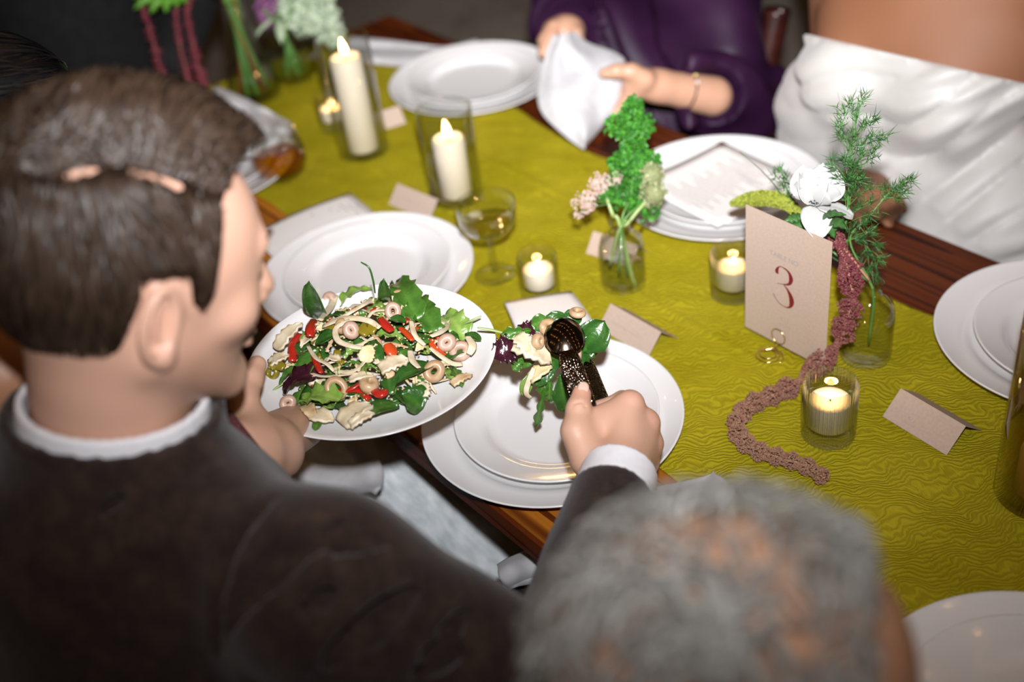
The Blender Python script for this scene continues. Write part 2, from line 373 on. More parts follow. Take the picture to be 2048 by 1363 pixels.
# ---- gauze runner
def mat_runner():
    m, nt, b = node_mat('chartreuse_gauze'); N = nt.nodes; L = nt.links; setp(b, rough=0.9, spec=0.08)
    tc = N.new('ShaderNodeTexCoord'); no = N.new('ShaderNodeTexNoise'); no.inputs['Scale'].default_value = 9; no.inputs['Detail'].default_value = 5; L.new(tc.outputs['Object'], no.inputs['Vector'])
    cr = N.new('ShaderNodeValToRGB'); cr.color_ramp.elements[0].position = 0.33; cr.color_ramp.elements[1].position = 0.68; cr.color_ramp.elements[0].color = (0.345, 0.295, 0.007, 1); cr.color_ramp.elements[1].color = (0.445, 0.372, 0.016, 1); L.new(no.outputs['Fac'], cr.inputs[0])
    wv = N.new('ShaderNodeTexWave'); wv.wave_type = 'BANDS'; wv.bands_direction = 'X'; wv.inputs['Scale'].default_value = 74; wv.inputs['Distortion'].default_value = 9; wv.inputs['Detail'].default_value = 4; wv.inputs['Detail Scale'].default_value = 1.1; wv.inputs['Detail Roughness'].default_value = 0.62
    nd = N.new('ShaderNodeTexNoise'); nd.inputs['Scale'].default_value = 16; nd.inputs['Detail'].default_value = 2; L.new(tc.outputs['Object'], nd.inputs['Vector']); vm = N.new('ShaderNodeVectorMath'); vm.operation = 'MULTIPLY_ADD'; vm.inputs[1].default_value = (0.09, 0.05, 0); L.new(nd.outputs['Color'], vm.inputs[0]); L.new(tc.outputs['Object'], vm.inputs[2])
    mp = N.new('ShaderNodeMapping'); mp.inputs['Rotation'].default_value = (0, 0, 0.9); mp.inputs['Scale'].default_value = (1, 0.5, 1); L.new(vm.outputs[0], mp.inputs[0]); L.new(mp.outputs[0], wv.inputs['Vector'])
    n3 = N.new('ShaderNodeTexNoise'); n3.inputs['Scale'].default_value = 6; L.new(tc.outputs['Object'], n3.inputs['Vector'])
    mk = N.new('ShaderNodeMath'); mk.operation = 'MULTIPLY'; L.new(wv.outputs['Fac'], mk.inputs[0]); L.new(n3.outputs['Fac'], mk.inputs[1])
    mx = N.new('ShaderNodeMix'); mx.data_type = 'RGBA'; mx.blend_type = 'MULTIPLY'; mx.inputs[0].default_value = 0.26; L.new(cr.outputs[0], mx.inputs[6]); L.new(wv.outputs['Color'], mx.inputs[7]); L.new(mx.outputs[2], b.inputs['Base Color'])
    n2 = N.new('ShaderNodeTexNoise'); n2.inputs['Scale'].default_value = 420; n2.inputs['Detail'].default_value = 2; L.new(tc.outputs['Object'], n2.inputs['Vector'])
    bp = N.new('ShaderNodeBump'); bp.inputs['Strength'].default_value = 0.75; bp.inputs['Distance'].default_value = 0.002; L.new(mk.outputs[0], bp.inputs['Height'])
    b2 = N.new('ShaderNodeBump'); b2.inputs['Strength'].default_value = 0.4; b2.inputs['Distance'].default_value = 0.0006; L.new(n2.outputs['Fac'], b2.inputs['Height']); L.new(bp.outputs[0], b2.inputs['Normal']); L.new(b2.outputs[0], b.inputs['Normal']); return m
def wob(x, y, s):
    return math.sin(x * s + 1.7 * math.sin(y * s * 0.63 + 1.1)) * math.cos(y * s * 0.81 + 0.9 * math.sin(x * s * 0.47))
RY0, RY1 = 0.668, 1.118
def runner_pt(u, v):
    x = TX0 + 0.0 + u * 2.75
    e0 = RY0 + 0.006 * math.sin(x * 7.0) + 0.004 * math.sin(x * 23 + 1); e1 = RY1 + 0.008 * math.sin(x * 5.3 + 2) + 0.004 * math.sin(x * 19)
    if x < -1.35: e1 += 0.035 * min(1, (-1.35 - x) / 0.25)
    y = e0 + v * (e1 - e0)
    z = TZ + 0.0014 + 0.0007 * (1 + wob(x, y, 31)) + 0.0006 * (1 + wob(x + 3, y, 67))
    for yc, ph in ((0.905, 0.0), (0.80, 2.0), (0.99, 4.0)):
        d = y - (yc + 0.012 * math.sin(x * 2.1 + ph)); z += 0.0014 * math.exp(-(d / 0.004) ** 2) * (0.6 + 0.4 * math.sin(x * 6 + ph))
    return (x, y, z)
rn = single('table_runner', sheet(runner_pt, 420, 90), mat_runner(), (0, 0, 0), 'crinkled chartreuse gauze runner along the middle of the table', 'table runner')
rn.modifiers.new('thickness', 'SOLIDIFY').thickness = 0.0008
RZ = TZ + 0.0042       # what stands on the runner

# ================================================================== plates
def plate_prof(R, well, h, t=0.004, foot=None):
    foot = foot or well * 0.92
    return [(0, 0.0045), (well * 0.9, 0.0045), (well, 0.0055), (well * 1.06, 0.009), (well * 1.12, h * 0.62), (well * 1.2, h * 0.72), (R - 0.003, h), (R - 0.0008, h + 0.0012), (R, h), (R - 0.001, h - 0.002), (well * 1.2, h * 0.72 - t), (well * 1.08, 0.004), (foot, 0.002), (foot - 0.002, 0.0), (foot - 0.005, 0.0), (foot - 0.007, 0.002), (0, 0.002)]
CH = plate_prof(0.155, 0.108, 0.021); SP = plate_prof(0.121, 0.078, 0.021)
me_ch = obj('charger_plate', lathe(CH, 96), M_PORC).data; ch0 = bpy.data.objects['charger_plate']
me_sp = obj('dinner_plate', lathe(SP, 80), M_PORC).data; sp0 = bpy.data.objects['dinner_plate']
def placed(o0, used, loc, label, cat, group):
    o = o0 if not used else o0.copy()
    if used: COL.objects.link(o)
    o.location = Vector([float(c) for c in loc]); return tag(o, label, cat, group)
SPOTS = [('A', -0.862, 0.634, 'under the salad tongs'), ('B', -1.297, 0.658, 'beside the printed menu by the stemmed coupe glass'),
         ('C', -1.687, 0.154 + 1.0, 'in front of the guest in purple'), ('D', -1.073, 1.152, 'before the guest in white, with a menu'),
         ('E', -0.522, 1.159, 'at the right edge beyond the ribbed votive'), ('F', -0.245, 0.651, 'in the dim bottom right corner of the table'), ('G', -1.785, 0.650, 'behind the amber drink beside the man\'s forehead')]
PL = {}
for k, (n, x, y, wh) in enumerate(SPOTS):
    base = RZ + 0.001
    c = placed(ch0, k > 0, (x, y, base), 'large white charger plate ' + wh, 'plate', 'white charger plates')
    s = placed(sp0, k > 0, (x + (0.004 if n == 'A' else 0.012 if n == 'E' else 0), y + (0.003 if n != 'A' else 0.004), base + 0.0052), 'smaller white dinner plate stacked ' + wh, 'plate', 'white dinner plates on the chargers')
    PL[n] = (x, y, base + 0.0052)

# ================================================================== candles
def flame_mesh(h, r, lean=0.0):
    prof = [(0, 0), (r * 0.55, h * 0.08), (r * 0.95, h * 0.24), (r, h * 0.36), (r * 0.8, h * 0.55), (r * 0.45, h * 0.78), (r * 0.15, h * 0.94), (0, h)]
    v, f = lathe(prof, 12); return [(x + lean * (z / h) ** 2, y, z) for x, y, z in v], f
def candle_light(parent_name, p, e):
    l = bpy.data.lights.new(parent_name, 'POINT'); l.energy = e; l.color = (1.0, 0.55, 0.22); l.shadow_soft_size = 0.006
    o = bpy.data.objects.new(parent_name, l); COL.objects.link(o); o.location = Vector([float(c) for c in p]); return o
def pillar(loc, r, h, fh, label, e=0.35):
    t = thing('pillar_candle', loc, label, 'candle', 'lit ivory pillar candles')
    prof = [(0, 0), (r - 0.001, 0), (r, 0.001), (r, h - 0.004), (r - 0.0015, h - 0.001), (r - 0.004, h), (r - 0.006, h - 0.002), (r * 0.5, h - 0.006), (0, h - 0.007)]
    obj('wax_body', lathe(prof, 40), M_WAX, t, local=True)
    obj('wick', tube([(0, 0, h - 0.008), (0.0005, 0, h), (0.002, 0, h + 0.006)], 0.0009, 6), M_WICK, t, local=True)
    obj('flame', moved(flame_mesh(fh, 0.0058, -0.004), Matrix.Translation((0.001, 0, h + 0.003))), M_FLAME, t, local=True)
    candle_light('candle_glow', (loc[0], loc[1], loc[2] + h + 0.014), e); return t
def hurricane(loc, r, h, label, mat):
    prof = [(0, 0.0), (r - 0.002, 0.0), (r, 0.002), (r, h), (r - 0.001, h + 0.001), (r - 0.0022, h), (r - 0.0022, 0.007), (r - 0.004, 0.0055), (0, 0.005)]
    return single('hurricane_glass', lathe(prof, 72), mat, loc, label, 'candle holder', 'glass hurricane cylinders')
p = at(729, 301, RZ); hurricane(p, 0.0435, 0.205, 'tall clear glass cylinder round the taller pillar candle', M_GLASS); pillar((p[0] + 0.0, p[1] + 0.0, p[2] + 0.0065), 0.0262, 0.166, 0.028, 'taller lit ivory pillar candle in the glass cylinder by the far plates')
p = at(914, 392, RZ); hurricane(p, 0.0425, 0.152, 'shorter clear glass cylinder behind the coupe glass', M_GLASS); pillar((p[0], p[1], p[2] + 0.0065), 0.0252, 0.097, 0.026, 'shorter lit ivory pillar candle behind the coupe glass')
p = at(2080, 985, RZ); hurricane(p, 0.046, 0.235, 'clear glass cylinder tinted brown for its warm reflections, cut off by the right edge of the picture', M_REFLGLASS); pillar((p[0], p[1], p[2] + 0.0065), 0.0265, 0.055, 0.024, 'short lit ivory pillar candle at the right edge', 0.2)

def votive(loc, r, h, label, ribs=0, e=0.12, fill=0.64):
    n = 240 if ribs else 56
    prof = [(0, 0.0), (r - 0.0035, 0.0, 0), (r - 0.001, 0.0012, 0.5), (r, 0.004, 1), (r, h - 0.003, 1), (r - 0.0006, h - 0.0008, 0.6), (r - 0.0016, h, 0), (r - 0.0028, h - 0.001, 0), (r - 0.003, 0.021, 0), (r - 0.006, 0.018, 0), (0, 0.0175)]
    g = single('votive_glass', lathe(prof, n, ribs, 0.0015), M_GLASSRIB if ribs else M_GLASS, loc, label, 'votive holder', 'glass votive holders')
    cr = r - 0.0055; z0 = 0.0186
    t = thing('tea_light', (loc[0], loc[1], loc[2] + z0), 'lit tea light inside the ' + label, 'candle', 'lit tea lights')
    hh = h * fill - z0
    obj('wax', lathe([(0, 0), (cr - 0.0005, 0), (cr, 0.001), (cr, hh - 0.001), (cr - 0.001, hh), (cr * 0.6, hh - 0.0012), (0, hh - 0.002)], 36), M_WAX, t, local=True)
    obj('wick', tube([(0, 0, hh - 0.002), (0.0006, 0, hh + 0.004)], 0.0008, 6), M_WICK, t, local=True)
    obj('flame', moved(flame_mesh(0.014, 0.0036, 0.001), Matrix.Translation((0.0004, 0, hh + 0.002))), M_FLAME, t, local=True)
    candle_light('tea_light_glow', (loc[0], loc[1], loc[2] + z0 + hh + 0.010), e)
votive(at(1082, 588, RZ), 0.0272, 0.066, 'plain clear votive glass between the coupe and the bud vase')
votive(at(1466, 588, RZ), 0.0285, 0.070, 'ribbed votive glass half hidden behind the table number', 40)
votive(at(1656, 868, RZ), 0.0290, 0.078, 'ribbed votive glass in the right foreground beside the amaranth', 40, 0.16, 0.66)
votive(at(672, 255, RZ), 0.0275, 0.062, 'small votive glass left of the tall hurricane candle')

# ================================================================== glasses
p = at(991, 548, RZ)
t = thing('coupe_glass', p, 'stemmed coupe glass with a little pale drink', 'glass')
obj('bowl', lathe([(0, 0.066), (0.006, 0.0665), (0.02, 0.070), (0.033, 0.078), (0.040, 0.090), (0.0415, 0.104), (0.0412, 0.119), (0.0406, 0.1196), (0.040, 0.119), (0.0402, 0.104), (0.0385, 0.0905), (0.032, 0.0795), (0.019, 0.0715), (0, 0.0685)], 64), M_GLASS, t, local=True)
obj('stem', lathe([(0, 0.008), (0.006, 0.0085), (0.0048, 0.013), (0.0062, 0.018), (0.0046, 0.023), (0.0042, 0.050), (0.0052, 0.058), (0.0075, 0.064), (0, 0.066)], 20), M_GLASS, t, local=True)
obj('foot', lathe([(0, 0.0), (0.029, 0.0), (0.030, 0.001), (0.029, 0.002), (0.014, 0.004), (0.007, 0.008), (0, 0.0085)], 56), M_GLASS, t, local=True)
single('coupe_drink', lathe([(0, 0.0690), (0.018, 0.0718), (0.0315, 0.0798), (0.0365, 0.088), (0.0365, 0.0884), (0, 0.0882)], 48), M_WINE, p, 'shallow pale drink inside the coupe glass', 'drink')
p = at(566, 352, RZ)
single('stemless_glass', lathe([(0, 0.0), (0.024, 0.0), (0.03, 0.002), (0.0415, 0.014), (0.0465, 0.031), (0.0455, 0.048), (0.041, 0.068), (0.0365, 0.088), (0.036, 0.0886), (0.0355, 0.088), (0.040, 0.068), (0.0445, 0.048), (0.0455, 0.031), (0.0405, 0.0155), (0.029, 0.006), (0, 0.0055)], 64), M_GLASS, p, 'rounded stemless glass of amber spirit beside the man\'s forehead', 'glass')
single('amber_drink', lathe([(0, 0.0062), (0.0285, 0.0066), (0.0398, 0.016), (0.0448, 0.031), (0.0446, 0.038), (0, 0.0378)], 48), M_WHISKEY, p, 'amber spirit filling the lower half of the stemless glass', 'drink')

# ================================================================== paper
def slab(c00, c10, c11, c01, t, bow=0.0, n=10):
    c = [V3(*map(float, q)) for q in (c00, c10, c11, c01)]
    def fn(u, v):
        q = (c[0] * (1 - u) + c[1] * u) * (1 - v) + (c[3] * (1 - u) + c[2] * u) * v
        return q + V3(0, 0, bow * math.sin(math.pi * v) + 0.3 * bow * math.sin(math.pi * u))
    return thick(sheet(fn, n, n), t)
def print_lines(c00, ux, uy, rows, lift, name, parent, mat, scale=1.0, seed=3, bowfn=None):
    """rows of tiny illegible words as raised ink; c00 corner, ux along the line, uy down the page"""
    r = random.Random(seed); V = []; Fc = []
    nrm = unit(np.cross(ux, uy)); nrm = nrm if nrm[2] > 0 else -nrm
    for (yy, x0, x1, hh) in rows:
        x = x0
        while x < x1:
            wl = min(r.uniform(0.004, 0.012) * scale, x1 - x)
            if wl < 0.002: break
            b = len(V)
            for (sx, sy) in ((0, 0), (1, 0), (1, 1), (0, 1)):
                q = c00 + ux * (x + sx * wl) + uy * (yy + sy * hh)
                z = bowfn(q) if bowfn else 0
                V.append(q + nrm * (lift + z))
            Fc.append((b, b + 1, b + 2, b + 3)); x += wl + 0.0018 * scale
    return obj(name, (V, Fc), mat, parent, smooth=False)
def place_card(fl, fr, label, deep=0.045, tall=0.026, writing=None):
    """folded tent card: fl, fr = front bottom corners on the runner"""
    fl = V3(*fl); fr = V3(*fr); ux = unit(fr - fl); back = np.cross(V3(0, 0, 1), ux); back = back if back[1] > 0 else -back
    t = thing('place_card', (fl + fr) / 2, label, 'place card', 'blush folded place cards')
    rl = fl + back * deep * 0.62 + V3(0, 0, tall); rr = fr + back * deep * 0.62 + V3(0, 0, tall); bl = fl + back * deep * 1.35; br = fr + back * deep * 1.35
    obj('front_panel', thick(([fl, fr, rr, rl], [(0, 1, 2, 3)]), 0.0005), M_CARD, t, smooth=False)
    obj('back_panel', thick(([rl, rr, br, bl], [(0, 1, 2, 3)]), 0.0005), M_CARD, t, smooth=False)
    if writing: writing(t, fl, ux, unit(rl - fl), np.linalg.norm(rl - fl), np.linalg.norm(fr - fl))
    return t
def text_mesh(s, size):
    cu = bpy.data.curves.new('lettering', 'FONT'); cu.body = s; cu.size = size; cu.align_x = 'CENTER'; cu.align_y = 'CENTER'
    o = bpy.data.objects.new('lettering', cu); COL.objects.link(o); dg = bpy.context.evaluated_depsgraph_get(); me = o.evaluated_get(dg).to_mesh()
    v = [tuple(q.co) for q in me.vertices]; f = [tuple(p.vertices) for p in me.polygons]; o.evaluated_get(dg).to_mesh_clear(); bpy.data.objects.remove(o); bpy.data.curves.remove(cu); return v, f
def lettering(s, size, org, ux, uy, parent, mat, name='lettering', lift=0.0004):
    nrm = np.cross(ux, uy); return obj(name, moved(text_mesh(s, size), frame(org + nrm * lift, ux, uy, nrm)), mat, parent, smooth=False)
def ribbon_stroke(pts, widths, n, proj, closed=False):
    """flat pen stroke of changing width; proj maps drawing coordinates to the surface"""
    C_ = spline(np.column_stack([pts, widths]), n); wmin = 0.3 if np.max(widths) > 1 else 0.0; P2 = C_[:, :2]; T = np.gradient(P2, axis=0); T /= np.linalg.norm(T, axis=1)[:, None] + 1e-9; Nn = np.stack([-T[:, 1], T[:, 0]], 1)
    V = []; Fc = []
    for i in range(n):
        for s in (-0.5, 0.5): V.append(proj(*(P2[i] + Nn[i] * s * max(C_[i, 2], wmin))))
    for i in range(n - 1): Fc.append((2 * i, 2 * i + 1, 2 * i + 3, 2 * i + 2))
    return V, Fc
def date_mark(t, fl, ux, uy, hgt, wid):
    c = fl + ux * wid * 0.36 + uy * hgt * 0.24
    lettering('K · J', 0.0055, c + uy * 0.005, ux, uy, t, M_INK, 'monogram'); lettering('10.12.24', 0.0042, c - uy * 0.001, ux, uy, t, M_INK2, 'date')
def pen_name(seed, x0, x1, yy):
    def wr(t, fl, ux, uy, hgt, wid):
        r = random.Random(seed); nrm = np.cross(ux, uy); pts = []; n = 40
        for i in range(n):
            s = i / (n - 1); hh = 0.0022 if i % 9 == 1 else 0.0010; pts.append(((x0 + (x1 - x0) * s) * wid + 0.0006 * math.sin(i * 2.2), yy * hgt + hh * math.sin(i * 1.57 + 0.3) * (0.7 + 0.5 * r.random())))
        proj = lambda a, b: fl + ux * a + uy * b + nrm * 0.0004
        obj('handwriting', ribbon_stroke(np.array(pts), np.full(n, 0.0007), 200, proj), M_INK2, t, smooth=False)
    return wr
place_card(at(1765, 832, RZ), at(1893, 910, RZ), 'blank-backed blush place card with tiny monogram at right, by the far-right plates', writing=date_mark)
place_card(at(1196, 655, RZ), at(1296, 714, RZ), 'blush place card with handwritten name just behind the salad tongs', deep=0.04, writing=pen_name(5, 0.16, 0.72, 0.45))
place_card(at(777, 408, RZ), at(858, 442, RZ), 'blush place card between the printed menu and the shorter pillar candle', deep=0.04, writing=pen_name(9, 0.2, 0.7, 0.5))
place_card(at(1172, 506, RZ), at(1262, 536, RZ), 'blush place card standing behind the bud vase', deep=0.034)
place_card(at(762, 262, RZ), at(812, 246, RZ), 'blush place card half hidden behind the taller pillar candle', deep=0.034)

# menus
def menu(name_pts, label, rows, seed, bow=0.004, t=0.0006, dz=0.0):
    c = [V3(*q) + V3(0, 0, dz) for q in name_pts]
    tt = thing('printed_menu', c[0], label, 'menu', 'printed menus')
    obj('sheet', slab(*c, t, bow), M_PAPER, tt)
    ux = unit(c[1] - c[0]); uy = unit(c[3] - c[0]); W_ = np.linalg.norm(c[1] - c[0]); H_ = np.linalg.norm(c[3] - c[0])
    def bf(q):
        d = q - c[0]; u = (d @ ux) / W_; v = (d @ uy) / H_; return bow * math.sin(math.pi * min(max(v, 0), 1)) + 0.3 * bow * math.sin(math.pi * min(max(u, 0), 1))
    print_lines(c[0], ux, uy, [(a * H_, b * W_, d * W_, e) for a, b, d, e in rows], 0.0007, 'printed_lines', tt, M_INK2, 0.8, seed, bf)
    return tt
rows = [(0.06 + 0.055 * i, 0.5 - 0.12 - 0.2 * ((i * 7) % 5) / 5, 0.5 + 0.12 + 0.2 * ((i * 7) % 5) / 5, 0.0022) for i in range(16)]
zc = RZ + 0.0235
a = at(700, 386, RZ + 0.006); b = at(745, 440, RZ + 0.004); d_ = at(527, 466, RZ + 0.004)
menu((a, a + V3(0.115, -0.012, -0.002), d_ + V3(0.115, -0.03, 0.0), d_ + V3(-0.01, -0.02, 0)), 'printed menu sheet tucked under the plates left of the shorter candle', rows, 2, 0.006)
x, y, z = PL['D']
menu((V3(x - 0.095, y - 0.088, z + 0.0245), V3(x + 0.085, y - 0.100, z + 0.0245), V3(x + 0.098, y + 0.075, z + 0.0245), V3(x - 0.080, y + 0.088, z + 0.0245)), 'printed menu sheet lying on the plate before the white dress', rows, 4, -0.004)
a = at(965, 606, zc + 0.003); b = at(1062, 588, RZ + 0.012)
menu((V3(-1.075, 0.735, zc + 0.004), V3(-1.040, 0.822, RZ + 0.016), V3(-0.945, 0.780, RZ + 0.030), V3(-0.985, 0.690, zc + 0.010)), 'printed menu sheet showing between the salad plate and the tongs', rows, 6, 0.003)

# table number
CY = 0.9235
t = thing('table_number_card', (-0.761, CY, RZ), 'blush table number card printed with a burgundy 3', 'sign')
c0 = ay(1490, 655, CY); c1 = ay(1650, 736, CY); z0 = 0.764; z1 = 0.9435; xa = c0[0]; xb = c1[0]
obj('card', box((xa, CY, z0), (xb, CY + 0.0008, z1)), M_CARD, t, smooth=False)
cp = lambda a_, b_: ay(1500 + a_ / 7.171, 490 + b_ / 7.171, CY - 0.0003)
up3 = np.array([(408, 408), (388, 385), (388, 345), (430, 306), (500, 338), (560, 400), (588, 490), (572, 548), (530, 565), (470, 560), (388, 547)]); w3 = [10, 42, 46, 12, 16, 30, 58, 50, 28, 10, 7]
lo3 = np.array([(478, 562), (535, 635), (580, 730), (597, 810), (590, 862), (560, 890), (505, 886), (430, 838), (368, 762), (333, 690)]); wl3 = [7, 22, 50, 66, 58, 30, 10, 8, 7, 7]
obj('numeral', join(ribbon_stroke(up3, w3, 60, cp), ribbon_stroke(lo3, wl3, 60, cp)), M_RED, t, smooth=False)
UXc = V3(1, 0, 0); UZc = V3(0, 0, 1)
o_ = ay(1500 + 487 / 7.171, 490 + 190 / 7.171, CY - 0.0001); lettering('TABLE NO', 0.0092, o_, UXc, UZc, t, M_INK, 'heading', 0.0002)
o_ = ay(1500 + 492 / 7.171, 490 + 1075 / 7.171, CY - 0.0001); lettering('K · J', 0.0068, o_, UXc, UZc, t, M_INK2, 'monogram', 0.0002); lettering('10.12.24', 0.0055, o_ + V3(0, 0, -0.0085), UXc, UZc, t, M_INK2, 'date', 0.0002)
hb = at(1560, 735, RZ + 0.001); hx, hy = -0.766, 0.905
ang = np.linspace(0, 5 * math.pi, 60); sp = [(hx + (0.018 - 0.0022 * a_ / math.pi) * math.cos(a_), hy + (0.018 - 0.0022 * a_ / math.pi) * math.sin(a_), RZ + 0.0012 + 0.0004 * a_) for a_ in ang]
cir = [(hx + 0.0105 * math.sin(a_), CY - 0.0016, 0.777 - 0.0105 * math.cos(a_)) for a_ in np.linspace(0, 2 * math.pi, 28)]
cir2 = [(q[0], CY + 0.0022, q[2]) for q in cir]
tt = thing('card_holder', (hx, hy, RZ), 'gold wire holder with a spiral foot clipping the table number card', 'card holder')
obj('spiral_foot', tube(sp, 0.0009, 6), M_GOLD, tt); obj('clip_loop', tube(cir, 0.0008, 6, False), M_GOLD, tt); obj('clip_loop', tube(cir2, 0.0008, 6, False), M_GOLD, tt)
obj('wire_stem', tube(spline([sp[-1], (hx, (hy + CY) / 2, RZ + 0.01), (hx, CY - 0.0016, 0.7665)], 10), 0.0009, 6), M_GOLD, tt)

# ================================================================== the warm string lights overhead that the spoons and glasses mirror
sl = thing('string_lights', (-0.9, 0.6, 2.6), 'strings of small warm bulbs hanging above the tables', 'string lights')
M_BULB = glow('warm_bulb', (1.0, 0.50, 0.16), 24.0); M_WIRE = plain('black_flex', (0.01, 0.01, 0.01), 0.6)
bmesh_ = ball((0, 0, 0), 0.024, 10, 7); b0 = None
for r_ in range(5):
    yy = -1.2 + r_ * 0.85; pts = [(-3.4 + 0.5 * k, yy, 2.62 - 0.10 * math.sin(math.pi * ((k % 4) / 4))) for k in range(11)]
    obj('flex', tube(pts, 0.003, 5), M_WIRE, sl)
    for k, p in enumerate(pts):
        if b0 is None:
            b0 = obj('bulb', bmesh_, M_BULB, sl, local=True); o = b0
        else:
            o = b0.copy(); COL.objects.link(o); o.parent = sl
        o.location = Vector((p[0] + 0.9, p[1] - 0.6, p[2] - 2.6 - 0.03))
# ================================================================== people
def skin_mat(name, c1, c2, rough=0.45):
    m = tinted(name, c1, c2, rough, nscale=260, bump=0.12, dist=0.0006, sss=0.12)
    m.node_tree.nodes['Principled BSDF'].inputs['Subsurface Radius'].default_value = (0.012, 0.004, 0.002); return m
M_SKIN1 = skin_mat('light_skin', (0.60, 0.35, 0.25), (0.33, 0.19, 0.12))
M_SKIN2 = skin_mat('light_skin_with_redder_knuckles', (0.56, 0.33, 0.23), (0.60, 0.27, 0.19))
M_SKIN3 = skin_mat('warm_skin', (0.52, 0.29, 0.19), (0.56, 0.24, 0.17))
M_SKIN4 = skin_mat('tan_skin', (0.46, 0.22, 0.12), (0.40, 0.17, 0.09))
def mat_wool():
    m, nt, b = node_mat('brown_tweed'); N = nt.nodes; L = nt.links; setp(b, rough=0.95, spec=0.15, sheen=0.15)
    tc = N.new('ShaderNodeTexCoord'); n1 = N.new('ShaderNodeTexNoise'); n1.inputs['Scale'].default_value = 38; n1.inputs['Detail'].default_value = 7; n1.inputs['Roughness'].default_value = 0.75; L.new(tc.outputs['Object'], n1.inputs['Vector'])
    cr = N.new('ShaderNodeValToRGB'); e = cr.color_ramp.elements; e[0].position = 0.33; e[1].position = 0.68; e[0].color = (0.015, 0.0085, 0.0065, 1); e[1].color = (0.048, 0.029, 0.020, 1); q = e.new(0.5); q.color = (0.026, 0.0155, 0.012, 1); L.new(n1.outputs['Fac'], cr.inputs[0]); L.new(cr.outputs[0], b.inputs['Base Color'])
    n2 = N.new('ShaderNodeTexNoise'); n2.inputs['Scale'].default_value = 700; L.new(tc.outputs['Object'], n2.inputs['Vector']); bp = N.new('ShaderNodeBump'); bp.inputs['Strength'].default_value = 0.5; bp.inputs['Distance'].default_value = 0.0012; L.new(n2.outputs['Fac'], bp.inputs['Height']); L.new(bp.outputs[0], b.inputs['Normal']); return m
M_WOOL = mat_wool()
M_TROUSER = mottled('dark_brown_trousers', (0.018, 0.012, 0.010), (0.030, 0.020, 0.016), 60, 0.95)
M_SHIRT = mottled('white_shirt_cotton', (0.76, 0.76, 0.79), (0.82, 0.82, 0.85), 80, 0.8, bump=0.15, bscale=1400, dist=0.0004)
M_KNIT = mottled('lit_sleeve_burgundy', (0.05, 0.012, 0.012), (0.12, 0.03, 0.03), 240, 0.95, bump=0.5, bscale=500)
M_HAIRB = tinted('brown_hair', (0.010, 0.0055, 0.0035), (0.052, 0.031, 0.019), 0.45, spec=0.35)
M_HAIRK = tinted('black_hair', (0.004, 0.004, 0.005), (0.012, 0.011, 0.012), 0.28, spec=0.5)
M_HAIRG = tinted('grey_hair', (0.13, 0.12, 0.105), (0.42, 0.42, 0.39), 0.5, spec=0.3)
M_SATIN = mottled('purple_satin', (0.016, 0.0035, 0.018), (0.028, 0.0065, 0.029), 8, 0.5, spec=0.22)
M_DRESS = mottled('ivory_dress', (0.50, 0.485, 0.46), (0.56, 0.545, 0.52), 12, 0.5, bump=0.15, bscale=700, dist=0.0005, sheen=0.3)
M_BLACKCL = mottled('black_cloth', (0.004, 0.004, 0.005), (0.009, 0.009, 0.010), 40, 0.9)
M_EYE = plain('eye_white', (0.75, 0.72, 0.70), 0.15); M_IRIS = plain('dark_iris', (0.03, 0.02, 0.012), 0.1); M_BROW = plain('brown_brow', (0.06, 0.035, 0.02), 0.7)
Zv = V3(0, 0, 1)
def sstep(x): x = np.clip(x, 0, 1); return x * x * (3 - 2 * x)
def head_axes(fh, pitch, roll=0.0):
    fh = unit(V3(fh[0], fh[1], 0)); f = math.cos(pitch) * fh - math.sin(pitch) * Zv; u = math.sin(pitch) * fh + math.cos(pitch) * Zv; x = np.cross(f, u)
    u2 = math.cos(roll) * u + math.sin(roll) * x; x2 = np.cross(f, u2); return np.stack([x2, f, u2], 1)   # columns: right, forward, up
def ear_local(q, s):
    e = q.copy(); e[:, 0] *= s
    c = V3(0.0785, -0.008, -0.036); R = np.stack([unit((0.30, -0.95, 0.0)), unit((0.05, 0.05, 1)), unit(np.cross(unit((0.30, -0.95, 0.0)), unit((0.05, 0.05, 1))))], 1)
    R[:, 0] = unit(R[:, 0] - R[:, 1] * (R[:, 0] @ R[:, 1])); R[:, 2] = np.cross(R[:, 0], R[:, 1])
    d = s_torus(e, c, R, 0.0145, 0.0275, 0.0042)
    d = smin(d, s_torus(e, c + V3(-0.006, 0.004, 0.003), R, 0.0075, 0.0165, 0.0026), 0.003)
    d = smin(d, s_ell(e, c + V3(-0.0105, 0.004, 0), (0.0045, 0.013, 0.025)), 0.003)
    d = smin(d, s_ell(e, c + V3(-0.004, 0.006, -0.028), (0.005, 0.008, 0.009)), 0.006)
    return d
def cranium(q):
    d = s_ell(q, V3(0, -0.006, 0.006), (0.0765, 0.098, 0.090))
    return smin(d, s_ell(q, V3(0, 0.03, -0.006), (0.066, 0.066, 0.074)), 0.03)
